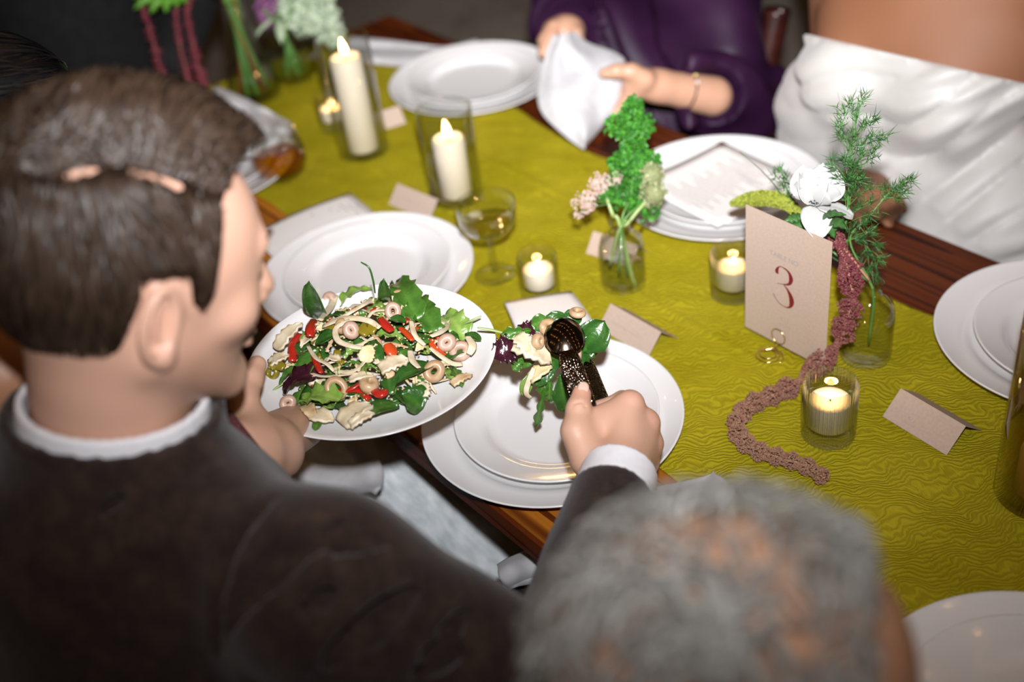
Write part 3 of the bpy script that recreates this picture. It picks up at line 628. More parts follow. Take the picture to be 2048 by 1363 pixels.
def head_fn(q, ears=True, soft=1.0):
    """head in its own axes: x right, y forward, z up, origin inside the cranium"""
    d = cranium(q)
    d = smin(d, s_ell(q, V3(0, 0.048, -0.052), (0.056, 0.050, 0.062)), 0.025)                        # face
    for s in (-1, 1):
        d = smin(d, s_cone(q, V3(s * 0.056, 0.0, -0.068), V3(s * 0.018, 0.074, -0.116), 0.017, 0.017), 0.022)   # jaw
        d = smin(d, s_ell(q, V3(s * 0.046, 0.062, -0.046), (0.019, 0.019, 0.017)), 0.018)              # cheekbone
    d = smin(d, s_ell(q, V3(0, 0.082, -0.118), (0.019, 0.016, 0.017)), 0.016)                        # chin
    d = smin(d, s_cone(q, V3(-0.034, 0.086, 0.004), V3(0.034, 0.086, 0.004), 0.010, 0.010), 0.014)     # brow ridge
    for s in (-1, 1): d = smax(d, -s_ell(q, V3(s * 0.031, 0.101, -0.014), (0.017, 0.014, 0.011)), 0.012)   # sockets
    for s in (-1, 1): d = smin(d, s_ell(q, V3(s * 0.031, 0.082, -0.015), (0.0145, 0.0125, 0.0125)), 0.003)
    d = smin(d, s_cone(q, V3(0, 0.094, -0.008), V3(0, 0.113, -0.046), 0.008, 0.0105), 0.010)           # nose
    for s in (-1, 1): d = smin(d, s_ell(q, V3(s * 0.011, 0.102, -0.051), (0.0085, 0.011, 0.0075)), 0.006)
    d = smin(d, s_ell(q, V3(0, 0.096, -0.079), (0.021, 0.009, 0.0055)), 0.005); d = smin(d, s_ell(q, V3(0, 0.094, -0.089), (0.019, 0.009, 0.0065)), 0.005)
    d = smax(d, -s_ell(q, V3(0, 0.106, -0.0838), (0.024, 0.008, 0.0012)), 0.003)
    if ears:
        for s in (-1, 1): d = smin(d, ear_local(q, s), 0.004)
    return d
def hit(fn, px, py, t0=0.3, t1=4.0):
    d = ray(px, py); d = d / np.linalg.norm(d); t = t0
    for _ in range(120):
        e = float(fn((CAM + d * t)[None])[0])
        if e < 0.0006: return CAM + d * t
        t += max(e * 0.8, 0.0008)
        if t > t1: return None
    return CAM + d * t
def strands(seed_fn, surf, flow, n, steps, step, width, lift, rs, box_lo, box_hi, toW, curl=0.0, tlo=0.0, thi=1.0, extra=None, keep=None):
    """short flat locks that follow a surface: seeds where seed_fn says so, combed along flow"""
    P = rs.uniform(box_lo, box_hi, (n * 14, 3))
    def grad(Q):
        e = 0.002; return np.stack([surf(Q + V3(e, 0, 0)) - surf(Q - V3(e, 0, 0)), surf(Q + V3(0, e, 0)) - surf(Q - V3(0, e, 0)), surf(Q + V3(0, 0, e)) - surf(Q - V3(0, 0, e))], 1)
    for _ in range(4):
        g = grad(P); g /= L2(g)[:, None] + 1e-9; P = P - g * surf(P)[:, None]
    P = P[(np.abs(surf(P)) < 0.002) & (seed_fn(P) > rs.uniform(0, 1, len(P)))][:n]
    if extra is not None: P = np.vstack([P, extra])
    n = len(P)
    path = [P]; nr = []
    jit = rs.normal(0, 1, (n, 3)) * curl; lf = rs.uniform(0.3, 1.0, n)[:, None] * lift
    for s in range(steps):
        Q = path[-1]; g = grad(Q); g /= L2(g)[:, None] + 1e-9; D = flow(Q) + jit * (1 + 0.6 * math.sin(s * 1.3)); D = D - g * np.einsum('ij,ij->i', D, g)[:, None]; D /= L2(D)[:, None] + 1e-9
        Q2 = Q + D * step; g2 = grad(Q2); g2 /= L2(g2)[:, None] + 1e-9; Q2 = Q2 - g2 * (surf(Q2) - 0.0014 - lf[:, 0] * math.sin(math.pi * (s + 1) / (steps + 1)))[:, None]
        if keep is not None: ok = keep(Q2); Q2 = np.where(ok[:, None], Q2, Q)
        path.append(Q2); nr.append(g)
    nr.append(g); path = np.array(path); nr = np.array(nr); T = np.gradient(path, axis=0); S = np.cross(T, nr); S /= np.linalg.norm(S, axis=2)[:, :, None] + 1e-9
    tw = rs.uniform(-0.7, 0.7, n); S = S * np.cos(tw)[None, :, None] + nr * np.sin(tw)[None, :, None]
    wd = width * rs.uniform(0.6, 1.3, n)[None, :, None] * (1 - (np.arange(steps + 1) / steps)[:, None, None] ** 2 * 0.85)
    A = path - S * wd / 2; Bq = path + S * wd / 2
    V = np.stack([A, Bq], 2).transpose(1, 0, 2, 3).reshape(-1, 3)           # strand, step, side
    m = steps + 1; base = (np.arange(n) * m * 2)[:, None] + (np.arange(steps) * 2)[None]
    Fc = np.stack([base, base + 1, base + 3, base + 2], -1).reshape(-1, 4); tint = np.repeat(rs.uniform(tlo, thi, n), m * 2)
    return toW(V), Fc, tint

# ------------------------------------------------------------------ the man in the brown jacket
hr = unit(V3(RT[0], RT[1], 0)); hf = unit(V3(FW[0], FW[1], 0))
psi = math.radians(36); fh = math.cos(psi) * hr + math.sin(psi) * hf
RH = head_axes(fh, math.radians(20), math.radians(-3))
EAR = ad(322, 655, 0.845)
HC = EAR - RH @ V3(0.080, -0.008, -0.036)
man = thing('person', (HC[0] - 0.02, HC[1] - 0.12, 0.0), 'man in a brown tweed jacket and white collar serving salad from a plate', 'person')
toH = lambda P: (P - HC) @ RH
frH = lambda Q: HC + Q @ RH.T
NB = HC - 0.045 * unit(fh) - V3(0, 0, 0.165) - V3(0, 0.02, 0)                 # base of the neck
def man_skin(P):
    q = toH(P); d = head_fn(q)
    n = s_cone(P, frH(V3(0, -0.022, -0.055)), NB, 0.056, 0.062); return smin(d, n, 0.03)
vf = nets(man_skin, HC - 0.19, HC + V3(0.17, 0.17, 0.16), 0.0026)
q = toH(vf[0]); stub = sstep((-0.045 - q[:, 2] - 0.35 * (0.05 - q[:, 1])) / 0.03) * sstep((q[:, 1] + 0.0) / 0.03) * 0.55
brow = sstep(1 - np.abs(q[:, 2] - 0.006 - 0.10 * (0.03 - np.abs(np.abs(q[:, 0]) - 0.032))) / 0.006) * (q[:, 1] > 0.075) * (np.abs(q[:, 0]) > 0.012) * (np.abs(q[:, 0]) < 0.052)
body = obj('body', vf, M_SKIN1, man, cols=np.clip(stub, 0, 1))
def on_head(q0):
    q0 = q0[None].copy()
    for _ in range(5):
        g_ = np.array([[head_fn(q0 + V3(*(0.001 * (i == j) for j in range(3))), False)[0] - head_fn(q0, False)[0] for i in range(3)]]); q0 = q0 - unit(g_[0]) * (head_fn(q0, False)[0] - 0.0016)
    return q0[0]
for s in (-1, 1):
    obj('eyebrow', tube([frH(on_head(V3(s * a_, b_, c_))) for a_, b_, c_ in ((0.014, 0.0985, 0.004), (0.020, 0.098, 0.0075), (0.026, 0.0975, 0.009), (0.032, 0.0955, 0.010), (0.038, 0.0925, 0.0105), (0.043, 0.089, 0.0095))], [0.0026, 0.0032, 0.0034, 0.0032, 0.0028, 0.0014], 8, True, (0, 0, 1), 0.6), M_BROW, man)
for s in (-1, 1):
    obj('eye', ball(frH(V3(s * 0.031, 0.0835, -0.015)), 0.0112, 14, 10), M_EYE, man)
# hair with a side part
def part_x(y): return np.interp(y, [-0.09, -0.054, -0.028, 0.005, 0.035, 0.06], [0.034, 0.042, 0.054, 0.061, 0.066, 0.069])
def hair_line(q):
    y = q[:, 1]; z = np.interp(y, [-0.11, -0.085, -0.05, -0.034, -0.026, 0.012, 0.020, 0.034, 0.042, 0.055, 0.07, 0.085, 0.10], [-0.096, -0.094, -0.088, -0.062, 0.000, 0.002, -0.036, -0.020, 0.040, 0.066, 0.072, 0.074, 0.070])
    zr = np.interp(y, [-0.026, 0.012, 0.016, 0.024, 0.031, 0.038, 0.046, 0.06], [0.000, 0.002, -0.036, -0.022, 0.030, 0.080, 0.12, 0.16])
    return np.where((q[:, 0] > part_x(y) - 0.003) & (y > -0.026), np.maximum(z, zr), z)
def hair_th(q):
    m = sstep((q[:, 2] - hair_line(q)) / 0.012 + 0.3); top = sstep((q[:, 2] - 0.005) / 0.07)
    th = 0.0055 + 0.007 * sstep((q[:, 2] + 0.05) / 0.06) + 0.003 * top + 0.011 * top * sstep((part_x(q[:, 1]) - q[:, 0]) / 0.055)
    part = np.exp(-((q[:, 0] - part_x(q[:, 1])) / 0.0060) ** 2) * sstep((q[:, 2] - 0.05) / 0.015) * sstep((q[:, 1] + 0.085) / 0.03)
    wav = 0.0022 * np.sin(q[:, 1] * 130 + 5 * np.sin(q[:, 0] * 45)) * np.sin(q[:, 0] * 60 + 2) * top
    nape = sstep((q[:, 2] + 0.092) / 0.03); dx_ = np.abs(q[:, 0] - part_x(q[:, 1])); thin = 1 - (1 - (0.22 + 0.78 * sstep(dx_ / 0.026))) * sstep((q[:, 2] - 0.045) / 0.015) * sstep((q[:, 1] + 0.095) / 0.03); th = th * thin
    return m * (th * (0.35 + 0.65 * nape) * (1 - part) - 0.003 * part + wav * (1 - part)) - (1 - m) * 0.012
def hair_surf(q):
    return cranium(q) - hair_th(q)
def man_hair(P): return hair_surf(toH(P))
vf = nets(man_hair, HC - 0.15, HC + 0.16, 0.0019)
hair = obj('hair', vf, plain('hair_roots', (0.016, 0.009, 0.006), 0.95, spec=0.03), man)
def flow(q):
    x, y, z = q[:, 0], q[:, 1], q[:, 2]; top = sstep((z - 0.02) / 0.04); back = sstep((-y - 0.035) / 0.05); left = (x < part_x(y))
    d = np.zeros_like(q)
    d[:, 0] = np.where(left, -1.0, 0.9) * top * (1 - 0.6 * back); d[:, 1] = np.where(left, 0.55, 0.25) * top + 0.30 * (1 - top) - 0.25 * back; d[:, 2] = -0.9 * (1 - top) - 0.5 * back - 0.35 * (~left)
    d += 0.25 * np.stack([np.sin(q[:, 1] * 70 + q[:, 2] * 40), np.sin(q[:, 0] * 60 + 1), np.sin(q[:, 1] * 55 + 2)], 1); return d
rs = np.random.default_rng(11)
hseed = lambda q: sstep((q[:, 2] - hair_line(q)) / 0.02 + 0.1) * ((np.abs(q[:, 0] - part_x(q[:, 1])) > 0.0034) | (q[:, 2] < 0.05))
ye = rs.uniform(-0.085, 0.046, 2600); xe = part_x(ye) + np.where(rs.random(2600) < 0.62, -1, 1) * rs.uniform(0.0036, 0.017, 2600); ze = np.full(2600, 0.02); hi_ = np.full(2600, 0.16)
for _ in range(22):
    mid = (ze + hi_) / 2; ins_ = hair_surf(np.stack([xe, ye, mid], 1)) < 0; ze = np.where(ins_, mid, ze); hi_ = np.where(ins_, hi_, mid)
pseed = np.stack([xe, ye, ze], 1); pseed = pseed[(pseed[:, 2] > hair_line(pseed)) & (pseed[:, 2] > 0.045)]
v, f, tn = strands(hseed, hair_surf, flow, 9000, 8, 0.0052, 0.0017, 0.006, rs, V3(-0.12, -0.14, -0.12), V3(0.12, 0.14, 0.14), frH, 0.16, extra=pseed, keep=lambda q: (q[:, 2] > hair_line(q) - 0.001) & ((np.abs(q[:, 0] - part_x(q[:, 1])) > 0.0020) | (q[:, 2] < 0.05) | (q[:, 1] < -0.085)))
obj('hair_locks', (v, f), M_HAIRB, hair, cols=tn)
# shirt collar: a slanted band round the neck
def collar_fn(P):
    ax = unit(frH(V3(0, -0.012, -0.06)) - NB); c = NB + ax * 0.035; R = np.stack([unit(np.cross(ax, V3(0, 1, 0))), np.cross(ax, unit(np.cross(ax, V3(0, 1, 0)))), ax], 1)
    qq = (P - c) @ R; rr = np.sqrt((qq[:, 0] / 1.0) ** 2 + (qq[:, 1] / 1.08) ** 2); prof = 0.067 - 0.10 * qq[:, 2]
    return np.maximum(np.abs(rr - prof) - 0.0028, np.abs(qq[:, 2]) - 0.016)
obj('shirt_collar', nets(collar_fn, NB - 0.11, NB + 0.12, 0.0024), M_SHIRT, man)
# right arm, torso
WR = ad(1238, 948, 1.168)                                                     # right wrist
SHR = NB + V3(0.205, 0.058, -0.055); SHL = NB + V3(-0.175, 0.075, -0.080)
EL = ad(1115, 1405, 0.955)
CUFF = WR + (EL - WR) * 0.12
PEL = V3(NB[0] + 0.03, NB[1] - 0.10, 0.50)
LWR = ad(505, 905, 1.115); ELL = LWR + V3(-0.02, -0.20, -0.06)
def jacket_raw(P):
    d = s_cone(P, NB + V3(0.01, -0.03, -0.09), PEL + V3(0, 0.02, 0.05), 0.125, 0.15)
    d = smin(d, s_ell(P, NB + V3(0.02, 0.00, -0.18), (0.185, 0.135, 0.16)), 0.06)
    d = smin(d, s_cone(P, NB + V3(0.03, 0, -0.055), SHR, 0.062, 0.070), 0.05); d = smin(d, s_cone(P, NB + V3(-0.03, 0.0, -0.055), SHL, 0.060, 0.066), 0.05)
    d = smin(d, s_chain(P, [SHR, EL + V3(0, 0, 0.0), CUFF], [0.071, 0.059, 0.043], 0.03), 0.035)
    d = smin(d, s_chain(P, [SHL, ELL, LWR + (ELL - LWR) * 0.04], [0.066, 0.054, 0.042], 0.03), 0.03)
    # open round the neck and the sleeve ends
    ax = unit(frH(V3(0, -0.012, -0.06)) - NB)
    d = smax(d, -s_cone(P, NB - ax * 0.03, NB + ax * 0.15, 0.066, 0.070), 0.006)
    c = NB + ax * 0.035; R_ = np.stack([unit(np.cross(ax, V3(0, 1, 0))), np.cross(ax, unit(np.cross(ax, V3(0, 1, 0)))), ax], 1); qq = (P - c) @ R_; rr = np.sqrt(qq[:, 0] ** 2 + (qq[:, 1] / 1.08) ** 2)
    d = smin(d, np.maximum(np.abs(rr - (0.0755 - 0.12 * qq[:, 2])) - 0.005, np.abs(qq[:, 2] + 0.027) - 0.033), 0.010)
    return d
def groove_list():
    G = []
    for line, r in [(((702, 1035), (640, 1075), (560, 1130), (490, 1210), (462, 1262)), 0.010), (((775, 1095), (735, 1078), (690, 1085), (655, 1130)), 0.010), (((845, 1160), (780, 1220), (700, 1285), (610, 1350)), 0.011),
                    (((740, 1125), (640, 1200), (520, 1300)), 0.006), (((960, 1280), (880, 1320), (800, 1360)), 0.007), (((20, 890), (190, 905), (400, 935)), 0.004), (((300, 975), (230, 1010), (195, 1040)), 0.006), (((560, 1005), (480, 1080), (450, 1180), (440, 1300)), 0.005), (((930, 1200), (900, 1260), (800, 1330)), 0.006)]:
        pts = [hit(jacket_raw, *p) for p in line]; pts = [p + unit(p - CAM) * 0.011 for p in pts if p is not None]
        if len(pts) > 1: G.append((spline(pts, 10), r * 1.35))
    return G
GR = groove_list()
def jacket_fn(P):
    d = jacket_raw(P)
    for pts, r in GR:
        e = None
        for i in range(len(pts) - 1):
            w0 = math.sin(math.pi * (i + 0.35) / len(pts)); x = s_cone(P, pts[i], pts[i + 1], r * w0, r * math.sin(math.pi * (i + 1.35) / len(pts))); e = x if e is None else np.minimum(e, x)
        d = smax(d, -e, 0.006)
    d = d + 0.0018 * sstep((L2(P - NB) - 0.11) / 0.05) * np.sin(P[:, 0] * 38 + 3 * np.sin(P[:, 2] * 17)) * np.sin(P[:, 1] * 41 + P[:, 2] * 29)
    return d
lo = np.minimum.reduce([PEL, SHL, SHR, EL, CUFF, LWR, ELL]) - 0.2; hi = np.maximum.reduce([NB, SHL, SHR, EL, CUFF, LWR, ELL]) + V3(0.14, 0.14, 0.06)
lo[2] = 0.42
wr_ax = unit(WR - EL); lw_ax = unit(LWR - ELL)
def jacket_cut(P):
    d = jacket_fn(P)
    near = L2(P - CUFF) < 0.09; d = np.where(near, smax(d, (P - CUFF) @ wr_ax, 0.004), d)
    c2 = LWR + (ELL - LWR) * 0.06; near = L2(P - c2) < 0.08; return np.where(near, smax(d, (P - c2) @ lw_ax, 0.004), d)
obj('jacket', nets(jacket_cut, lo, hi, 0.0048), M_WOOL, man)
# trousers
def trouser_fn(P):
    d = s_chain(P, [PEL + V3(0.09, 0.0, 0.0), V3(PEL[0] + 0.10, 0.52, 0.53), V3(PEL[0] + 0.10, 0.54, 0.08)], [0.105, 0.075, 0.05], 0.04)
    return smin(d, s_chain(P, [PEL + V3(-0.05, 0.0, 0.0), V3(PEL[0] - 0.02, 0.50, 0.53), V3(PEL[0] - 0.03, 0.54, 0.08)], [0.105, 0.075, 0.05], 0.04), 0.05)
obj('trousers', nets(trouser_fn, (PEL[0] - 0.25, PEL[1] - 0.16, 0.04), (PEL[0] + 0.3, 0.66, 0.68), 0.008), M_TROUSER, man)
# right shirt cuff
def cuff_fn(P):
    qq = (P - CUFF); t = qq @ wr_ax; rad = L2(qq - t[:, None] * wr_ax); return np.maximum(np.abs(rad - (0.0375 - 0.05 * t)) - 0.0022, np.abs(t - 0.014) - 0.021)
obj('shirt_cuff', nets(cuff_fn, CUFF - 0.07, CUFF + 0.07, 0.002), M_SHIRT, man)
# right hand closed round the tongs
def hp(px, py, dep): return ad(px, py, dep)
RHJ = dict(w=hp(1236, 945, 1.170), i0=hp(1258, 810, 1.205), m0=hp(1290, 845, 1.212), r0=hp(1299, 886, 1.218), p0=hp(1292, 925, 1.222))
RF = {'i': [hp(1262, 806, 1.205), hp(1245, 800, 1.243), hp(1200, 818, 1.252), hp(1178, 838, 1.244)], 'm': [hp(1292, 846, 1.211), hp(1278, 840, 1.252), hp(1225, 850, 1.263), hp(1196, 864, 1.250)],
      'r': [hp(1300, 888, 1.217), hp(1290, 882, 1.256), hp(1236, 888, 1.264), hp(1208, 898, 1.252)], 'p': [hp(1294, 926, 1.220), hp(1284, 922, 1.252), hp(1240, 924, 1.258), hp(1216, 930, 1.248)]}
RFR = {'i': [0.0118, 0.0098, 0.0092, 0.0078], 'm': [0.0122, 0.0100, 0.0092, 0.0078], 'r': [0.0115, 0.0096, 0.0088, 0.0075], 'p': [0.0105, 0.0086, 0.0078, 0.0068]}
TH_ = [hp(1176, 918, 1.178), hp(1152, 862, 1.186), hp(1157, 818, 1.196), hp(1163, 788, 1.206)]
def rhand(P):
    d = s_cone(P, WR + (EL - WR) * 0.25, RHJ['w'], 0.030, 0.0285)
    for k, r1 in (('i0', 0.0165), ('m0', 0.0165), ('r0', 0.0155), ('p0', 0.0145)): d = smin(d, s_cone(P, RHJ['w'] + (RHJ[k] - RHJ['w']) * 0.12, RHJ[k], 0.021, r1 * 0.92), 0.012)
    d = smin(d, s_ell(P, hp(1222, 872, 1.205), (0.034, 0.034, 0.018), np.stack([RT, UP, -FW], 1)), 0.012)
    d = smin(d, s_cone(P, hp(1178, 868, 1.196), hp(1240, 828, 1.206), 0.0145, 0.0125), 0.012)
    for k in 'imrp': d = smin(d, s_chain(P, RF[k], RFR[k], 0.004), 0.006)
    for k, rr in (('i', 0.0108), ('m', 0.0112), ('r', 0.0102)): d = smin(d, s_ell(P, RF[k][0] + (-FW) * 0.0035, (rr, rr, rr)), 0.005)     # knuckles
    d = smin(d, s_cone(P, TH_[0], TH_[1], 0.0185, 0.0150), 0.014); d = smin(d, s_chain(P, TH_[1:], [0.0142, 0.0122, 0.0098], 0.005), 0.006)
    for (a_, b_) in (((1232, 905), (1258, 826)), ((1240, 910), (1284, 858)), ((1245, 918), (1290, 895))): d = smin(d, s_cone(P, hp(*a_, 1.170), hp(*b_, 1.196), 0.0022, 0.002), 0.007)   # tendons
    for yy in (806, 815, 822): d = smax(d, -s_cone(P, hp(1146, yy + 1, 1.186), hp(1170, yy - 2, 1.186), 0.0006, 0.0006), 0.0025)
    return d
lo = np.minimum.reduce([RHJ['w'], *RF['i'], *RF['p'], *TH_, WR + (EL - WR) * 0.25]) - 0.05; hi = np.maximum.reduce([RHJ['w'], *RF['i'], *RF['p'], *RF['m'], *TH_, WR]) + 0.05
vf = nets(rhand, lo, hi, 0.0018)
kn = sum(np.exp(-(L2(vf[0] - RF[k][0]) / 0.013) ** 2) for k in 'imrp') + np.exp(-(L2(vf[0] - TH_[3]) / 0.014) ** 2) * 0.7
obj('hand', vf, M_SKIN2, man, cols=np.clip(kn, 0, 1))
nail = s_ell
tn_ = unit(TH_[3] - TH_[2]); nc = hp(1163, 786, 1.1985); sx = unit(np.cross(tn_, FW)); nz = unit(np.cross(sx, tn_)); nz = nz if nz @ FW < 0 else -nz
obj('thumbnail', moved(ball((0, 0, 0), (0.0058, 0.0075, 0.0018), 14, 8), frame(TH_[3] + nz * 0.0082 + tn_ * 0.003, sx, tn_, nz)), plain('nail', (0.66, 0.42, 0.33), 0.3), man)
# left hand under the platter
PC = V3(-0.946, 0.463, 0.918); PR = 0.1375
LF = {}
lw = ad(500, 905, 1.12)
heel = ad(545, 900, 1.150); palm = at(600, 842, 0.878)
LT = [ad(500, 862, 1.135), ad(484, 800, 1.150), ad(500, 757, 1.168), ad(514, 730, 1.180)]
def lhand(P):
    d = s_cone(P, lw + (lw - heel) * 0.6, lw, 0.030, 0.028); d = smin(d, s_cone(P, lw, palm + V3(0, 0, -0.006), 0.030, 0.026), 0.02); d = smin(d, s_ell(P, ad(553, 905, 1.155), (0.026, 0.026, 0.026)), 0.02)
    d = smin(d, s_chain(P, LT, [0.019, 0.0155, 0.0125, 0.0098], 0.006), 0.016)
    for k, (ox, oy) in enumerate(((-0.10, 0.035), (-0.075, 0.06), (-0.045, 0.075), (-0.015, 0.072))):
        a_ = palm + V3(-0.02 + 0.012 * k, 0.01 + 0.006 * k, -0.004); b_ = palm + V3(ox * 0.55, oy * 0.7, -0.006); c_ = palm + V3(ox * 1.0, oy * 1.2, -0.002)
        d = smin(d, s_chain(P, [a_, b_, c_], [0.0115, 0.0095, 0.008], 0.004), 0.008)
    return smax(d, -(s_cone(P, PC + V3(0, 0, -0.004), PC + V3(0, 0, 0.2), PR + 0.0, PR)) if False else d * 0 - 1, 0.002)
vf = nets(lhand, np.minimum.reduce([lw, palm, *LT]) - 0.11, np.maximum.reduce([lw, palm, *LT]) + 0.11, 0.0024)
obj('hand', vf, M_SKIN2, man, cols=np.zeros(len(vf[0])))
c2 = LWR + (ELL - LWR) * 0.04
def lsleeve(P):
    qq = (P - c2); t = qq @ lw_ax; rad = L2(qq - t[:, None] * lw_ax); return np.maximum(np.abs(rad - 0.0415) - 0.004, np.abs(t + 0.012) - 0.030)
obj('lit_sleeve_end', nets(lsleeve, c2 - 0.07, c2 + 0.07, 0.0024), M_KNIT, man)  # jacket sleeve end, its lit look put into a redder, brighter colour
# ------------------------------------------------------------------ the grey-haired guest in the foreground
GP = math.radians(-2); gfh = math.cos(GP) * hr + math.sin(GP) * hf
RG = head_axes(gfh, math.radians(14), 0.0)
GC = ad(1458, 1338, 0.655)
grey = thing('person', (GC[0], GC[1] - 0.1, 0.0), 'grey-haired guest out of focus in the foreground, seen from above and behind', 'person')
toG = lambda P: (P - GC) @ RG; frG = lambda Q: GC + Q @ RG.T
GN = GC - V3(0, 0, 0.17) - 0.05 * unit(gfh)
def grey_skin(P): return smin(head_fn(toG(P)), s_cone(P, frG(V3(0, -0.022, -0.055)), GN, 0.056, 0.066), 0.03)
vf = nets(grey_skin, GC - V3(0.17, 0.17, 0.2), GC + V3(0.17, 0.17, 0.14), 0.0042)
obj('body', vf, skin_mat('ruddy_skin', (0.50, 0.27, 0.16), (0.50, 0.27, 0.16)), grey, cols=np.zeros(len(vf[0])))
def ghair(q):
    m = sstep((q[:, 2] - np.interp(q[:, 1], [-0.1, -0.04, -0.03, 0.010, 0.02, 0.036, 0.048, 0.062], [-0.09, -0.075, 0.0, 0.0, -0.03, 0.02, 0.06, 0.12])) / 0.014)
    return cranium(q) - (m * (0.007 + 0.004 * np.sin(q[:, 0] * 60) * np.sin(q[:, 1] * 55 + 1)) - (1 - m) * 0.012)
def gseed(q):
    m = sstep((q[:, 2] - np.interp(q[:, 1], [-0.1, -0.04, -0.03, 0.010, 0.02, 0.036, 0.048, 0.062], [-0.09, -0.075, 0.0, 0.0, -0.03, 0.02, 0.06, 0.12])) / 0.012)
    patch = 0.5 + 0.5 * np.sin(q[:, 0] * 70 + 2) * np.sin(q[:, 1] * 62 + 0.6); return m * (0.18 + 0.82 * patch)
def gflow(q):
    d = np.stack([0.6 * np.sin(q[:, 1] * 50), 0.3 - 0.4 * np.sin(q[:, 0] * 45), -0.5 + 0 * q[:, 0]], 1); return d
v, f, tn = strands(gseed, ghair, gflow, 2700, 7, 0.0045, 0.0018, 0.010, np.random.default_rng(5), V3(-0.12, -0.14, -0.12), V3(0.12, 0.14, 0.14), frG, 0.5)
obj('hair', (v, f), M_HAIRG, grey, cols=tn)
M_GREYSH = mottled('charcoal_shirt', (0.02, 0.02, 0.022), (0.035, 0.035, 0.038), 60, 0.9)
def gtorso(P):
    d = s_cone(P, GN + V3(0, -0.02, -0.09), V3(GN[0], GN[1] - 0.10, 0.52), 0.125, 0.15); d = smin(d, s_cone(P, GN + V3(-0.02, 0, -0.05), GN + V3(-0.13, 0.02, -0.11), 0.055, 0.058), 0.05); d = smin(d, s_cone(P, GN + V3(0.02, 0, -0.05), GN + V3(0.17, -0.03, -0.11), 0.055, 0.062), 0.05)
    d = smin(d, s_cone(P, GN + V3(0.17, -0.03, -0.11), GN + V3(0.20, 0.02, -0.40), 0.062, 0.05), 0.03); d = smin(d, s_cone(P, GN + V3(-0.13, 0.02, -0.11), GN + V3(-0.12, 0.06, -0.36), 0.056, 0.046), 0.03)
    return smin(d, s_cone(P, V3(GN[0], GN[1] - 0.10, 0.54), V3(GN[0], 0.50, 0.54), 0.14, 0.09), 0.05)
obj('shirt', nets(gtorso, (GN[0] - 0.3, GN[1] - 0.3, 0.42), (GN[0] + 0.3, 0.62, GN[2] + 0.03), 0.009), M_GREYSH, grey)

# ------------------------------------------------------------------ the dark-haired guest at the left edge
KC = ad(-35, 275, 1.26); RK = head_axes(0.85 * hr + 0.5 * hf, math.radians(12), 0.0)
dark = thing('person', (KC[0], KC[1] - 0.1, 0.0), 'guest with smooth black hair and bare shoulder cut off by the left edge', 'person')
toK = lambda P: (P - KC) @ RK; frK = lambda Q: KC + Q @ RK.T
KN = KC - V3(0.0, 0.03, 0.17)
KS = ad(5, 745, 1.10)
def dark_skin(P):
    d = smin(head_fn(toK(P), False), s_cone(P, frK(V3(0, -0.02, -0.05)), KN, 0.05, 0.055), 0.03)
    d = smin(d, s_cone(P, KN + V3(0, 0, -0.05), KS, 0.05, 0.052), 0.04); d = smin(d, s_cone(P, KS, KS + V3(0.03, 0.02, -0.22), 0.046, 0.038), 0.03)
    d = smin(d, s_cone(P, KN + V3(0, 0, -0.05), KN + V3(-0.16, 0.05, -0.09), 0.05, 0.05), 0.04); return smin(d, s_ell(P, KN + V3(0, 0.0, -0.14), (0.15, 0.10, 0.12)), 0.05)
vf = nets(dark_skin, np.minimum(KN, KS) - V3(0.25, 0.2, 0.3), np.maximum(KC, KS) + V3(0.2, 0.2, 0.15), 0.006); obj('body', vf, M_SKIN4, dark, cols=np.zeros(len(vf[0])))
def khair(q):
    d = cranium(q) - 0.016; d = smin(d, s_cone(q, V3(0, -0.055, -0.02), V3(0.01, -0.085, -0.24), 0.075, 0.05), 0.05); d = smin(d, s_cone(q, V3(0.055, -0.02, -0.02), V3(0.06, -0.03, -0.2), 0.035, 0.03), 0.04)
    return smax(d, -s_ell(q, V3(0, 0.10, -0.06), (0.065, 0.075, 0.10)), 0.02)
obj('hair_cap', nets(lambda P: khair(toK(P)), KC - V3(0.2, 0.2, 0.3), KC + 0.17, 0.005), M_HAIRK, dark, cols=None)
v, f, tn = strands(lambda q: np.ones(len(q)), khair, lambda q: np.stack([0.2 * np.sin(q[:, 1] * 20), -0.5 + 0 * q[:, 0], -0.9 * sstep((0.05 - q[:, 2]) / 0.08)], 1), 3000, 9, 0.008, 0.0022, 0.002, np.random.default_rng(8), V3(-0.13, -0.17, -0.2), V3(0.13, 0.13, 0.12), frK, 0.05)
obj('hair', (v, f), M_HAIRK, dark, cols=tn)
def kdress(P): return s_cone(P, KN + V3(0, -0.02, -0.20), V3(KN[0], KN[1] - 0.06, 0.6), 0.125, 0.14)
obj('bodice', nets(kdress, (KN[0] - 0.25, KN[1] - 0.25, 0.4), (KN[0] + 0.25, KN[1] + 0.25, KN[2] - 0.02), 0.010), M_BLACKCL, dark)
M_SKIRT = mottled('pale_grey_crushed_satin', (0.56, 0.62, 0.635), (0.84, 0.90, 0.92), 26, 0.5, bump=0.6, bscale=46, detail=7, stretch=(1, 1.7, 1), dist=0.006, lo=0.4, hi=0.66)
def kskirt(P):
    d = s_cone(P, V3(-1.30, 0.10, 0.50), V3(-1.16, 0.68, 0.49), 0.15, 0.12); d = smin(d, s_cone(P, V3(-1.16, 0.25, 0.40), V3(-1.02, 0.72, 0.36), 0.15, 0.15), 0.08)
    d = smin(d, s_cone(P, V3(-1.05, 0.40, 0.28), V3(-0.93, 0.70, 0.26), 0.12, 0.12), 0.08); return d + 0.004 * np.sin(P[:, 0] * 50 + 3 * np.sin(P[:, 1] * 12)) * np.sin(P[:, 1] * 14)
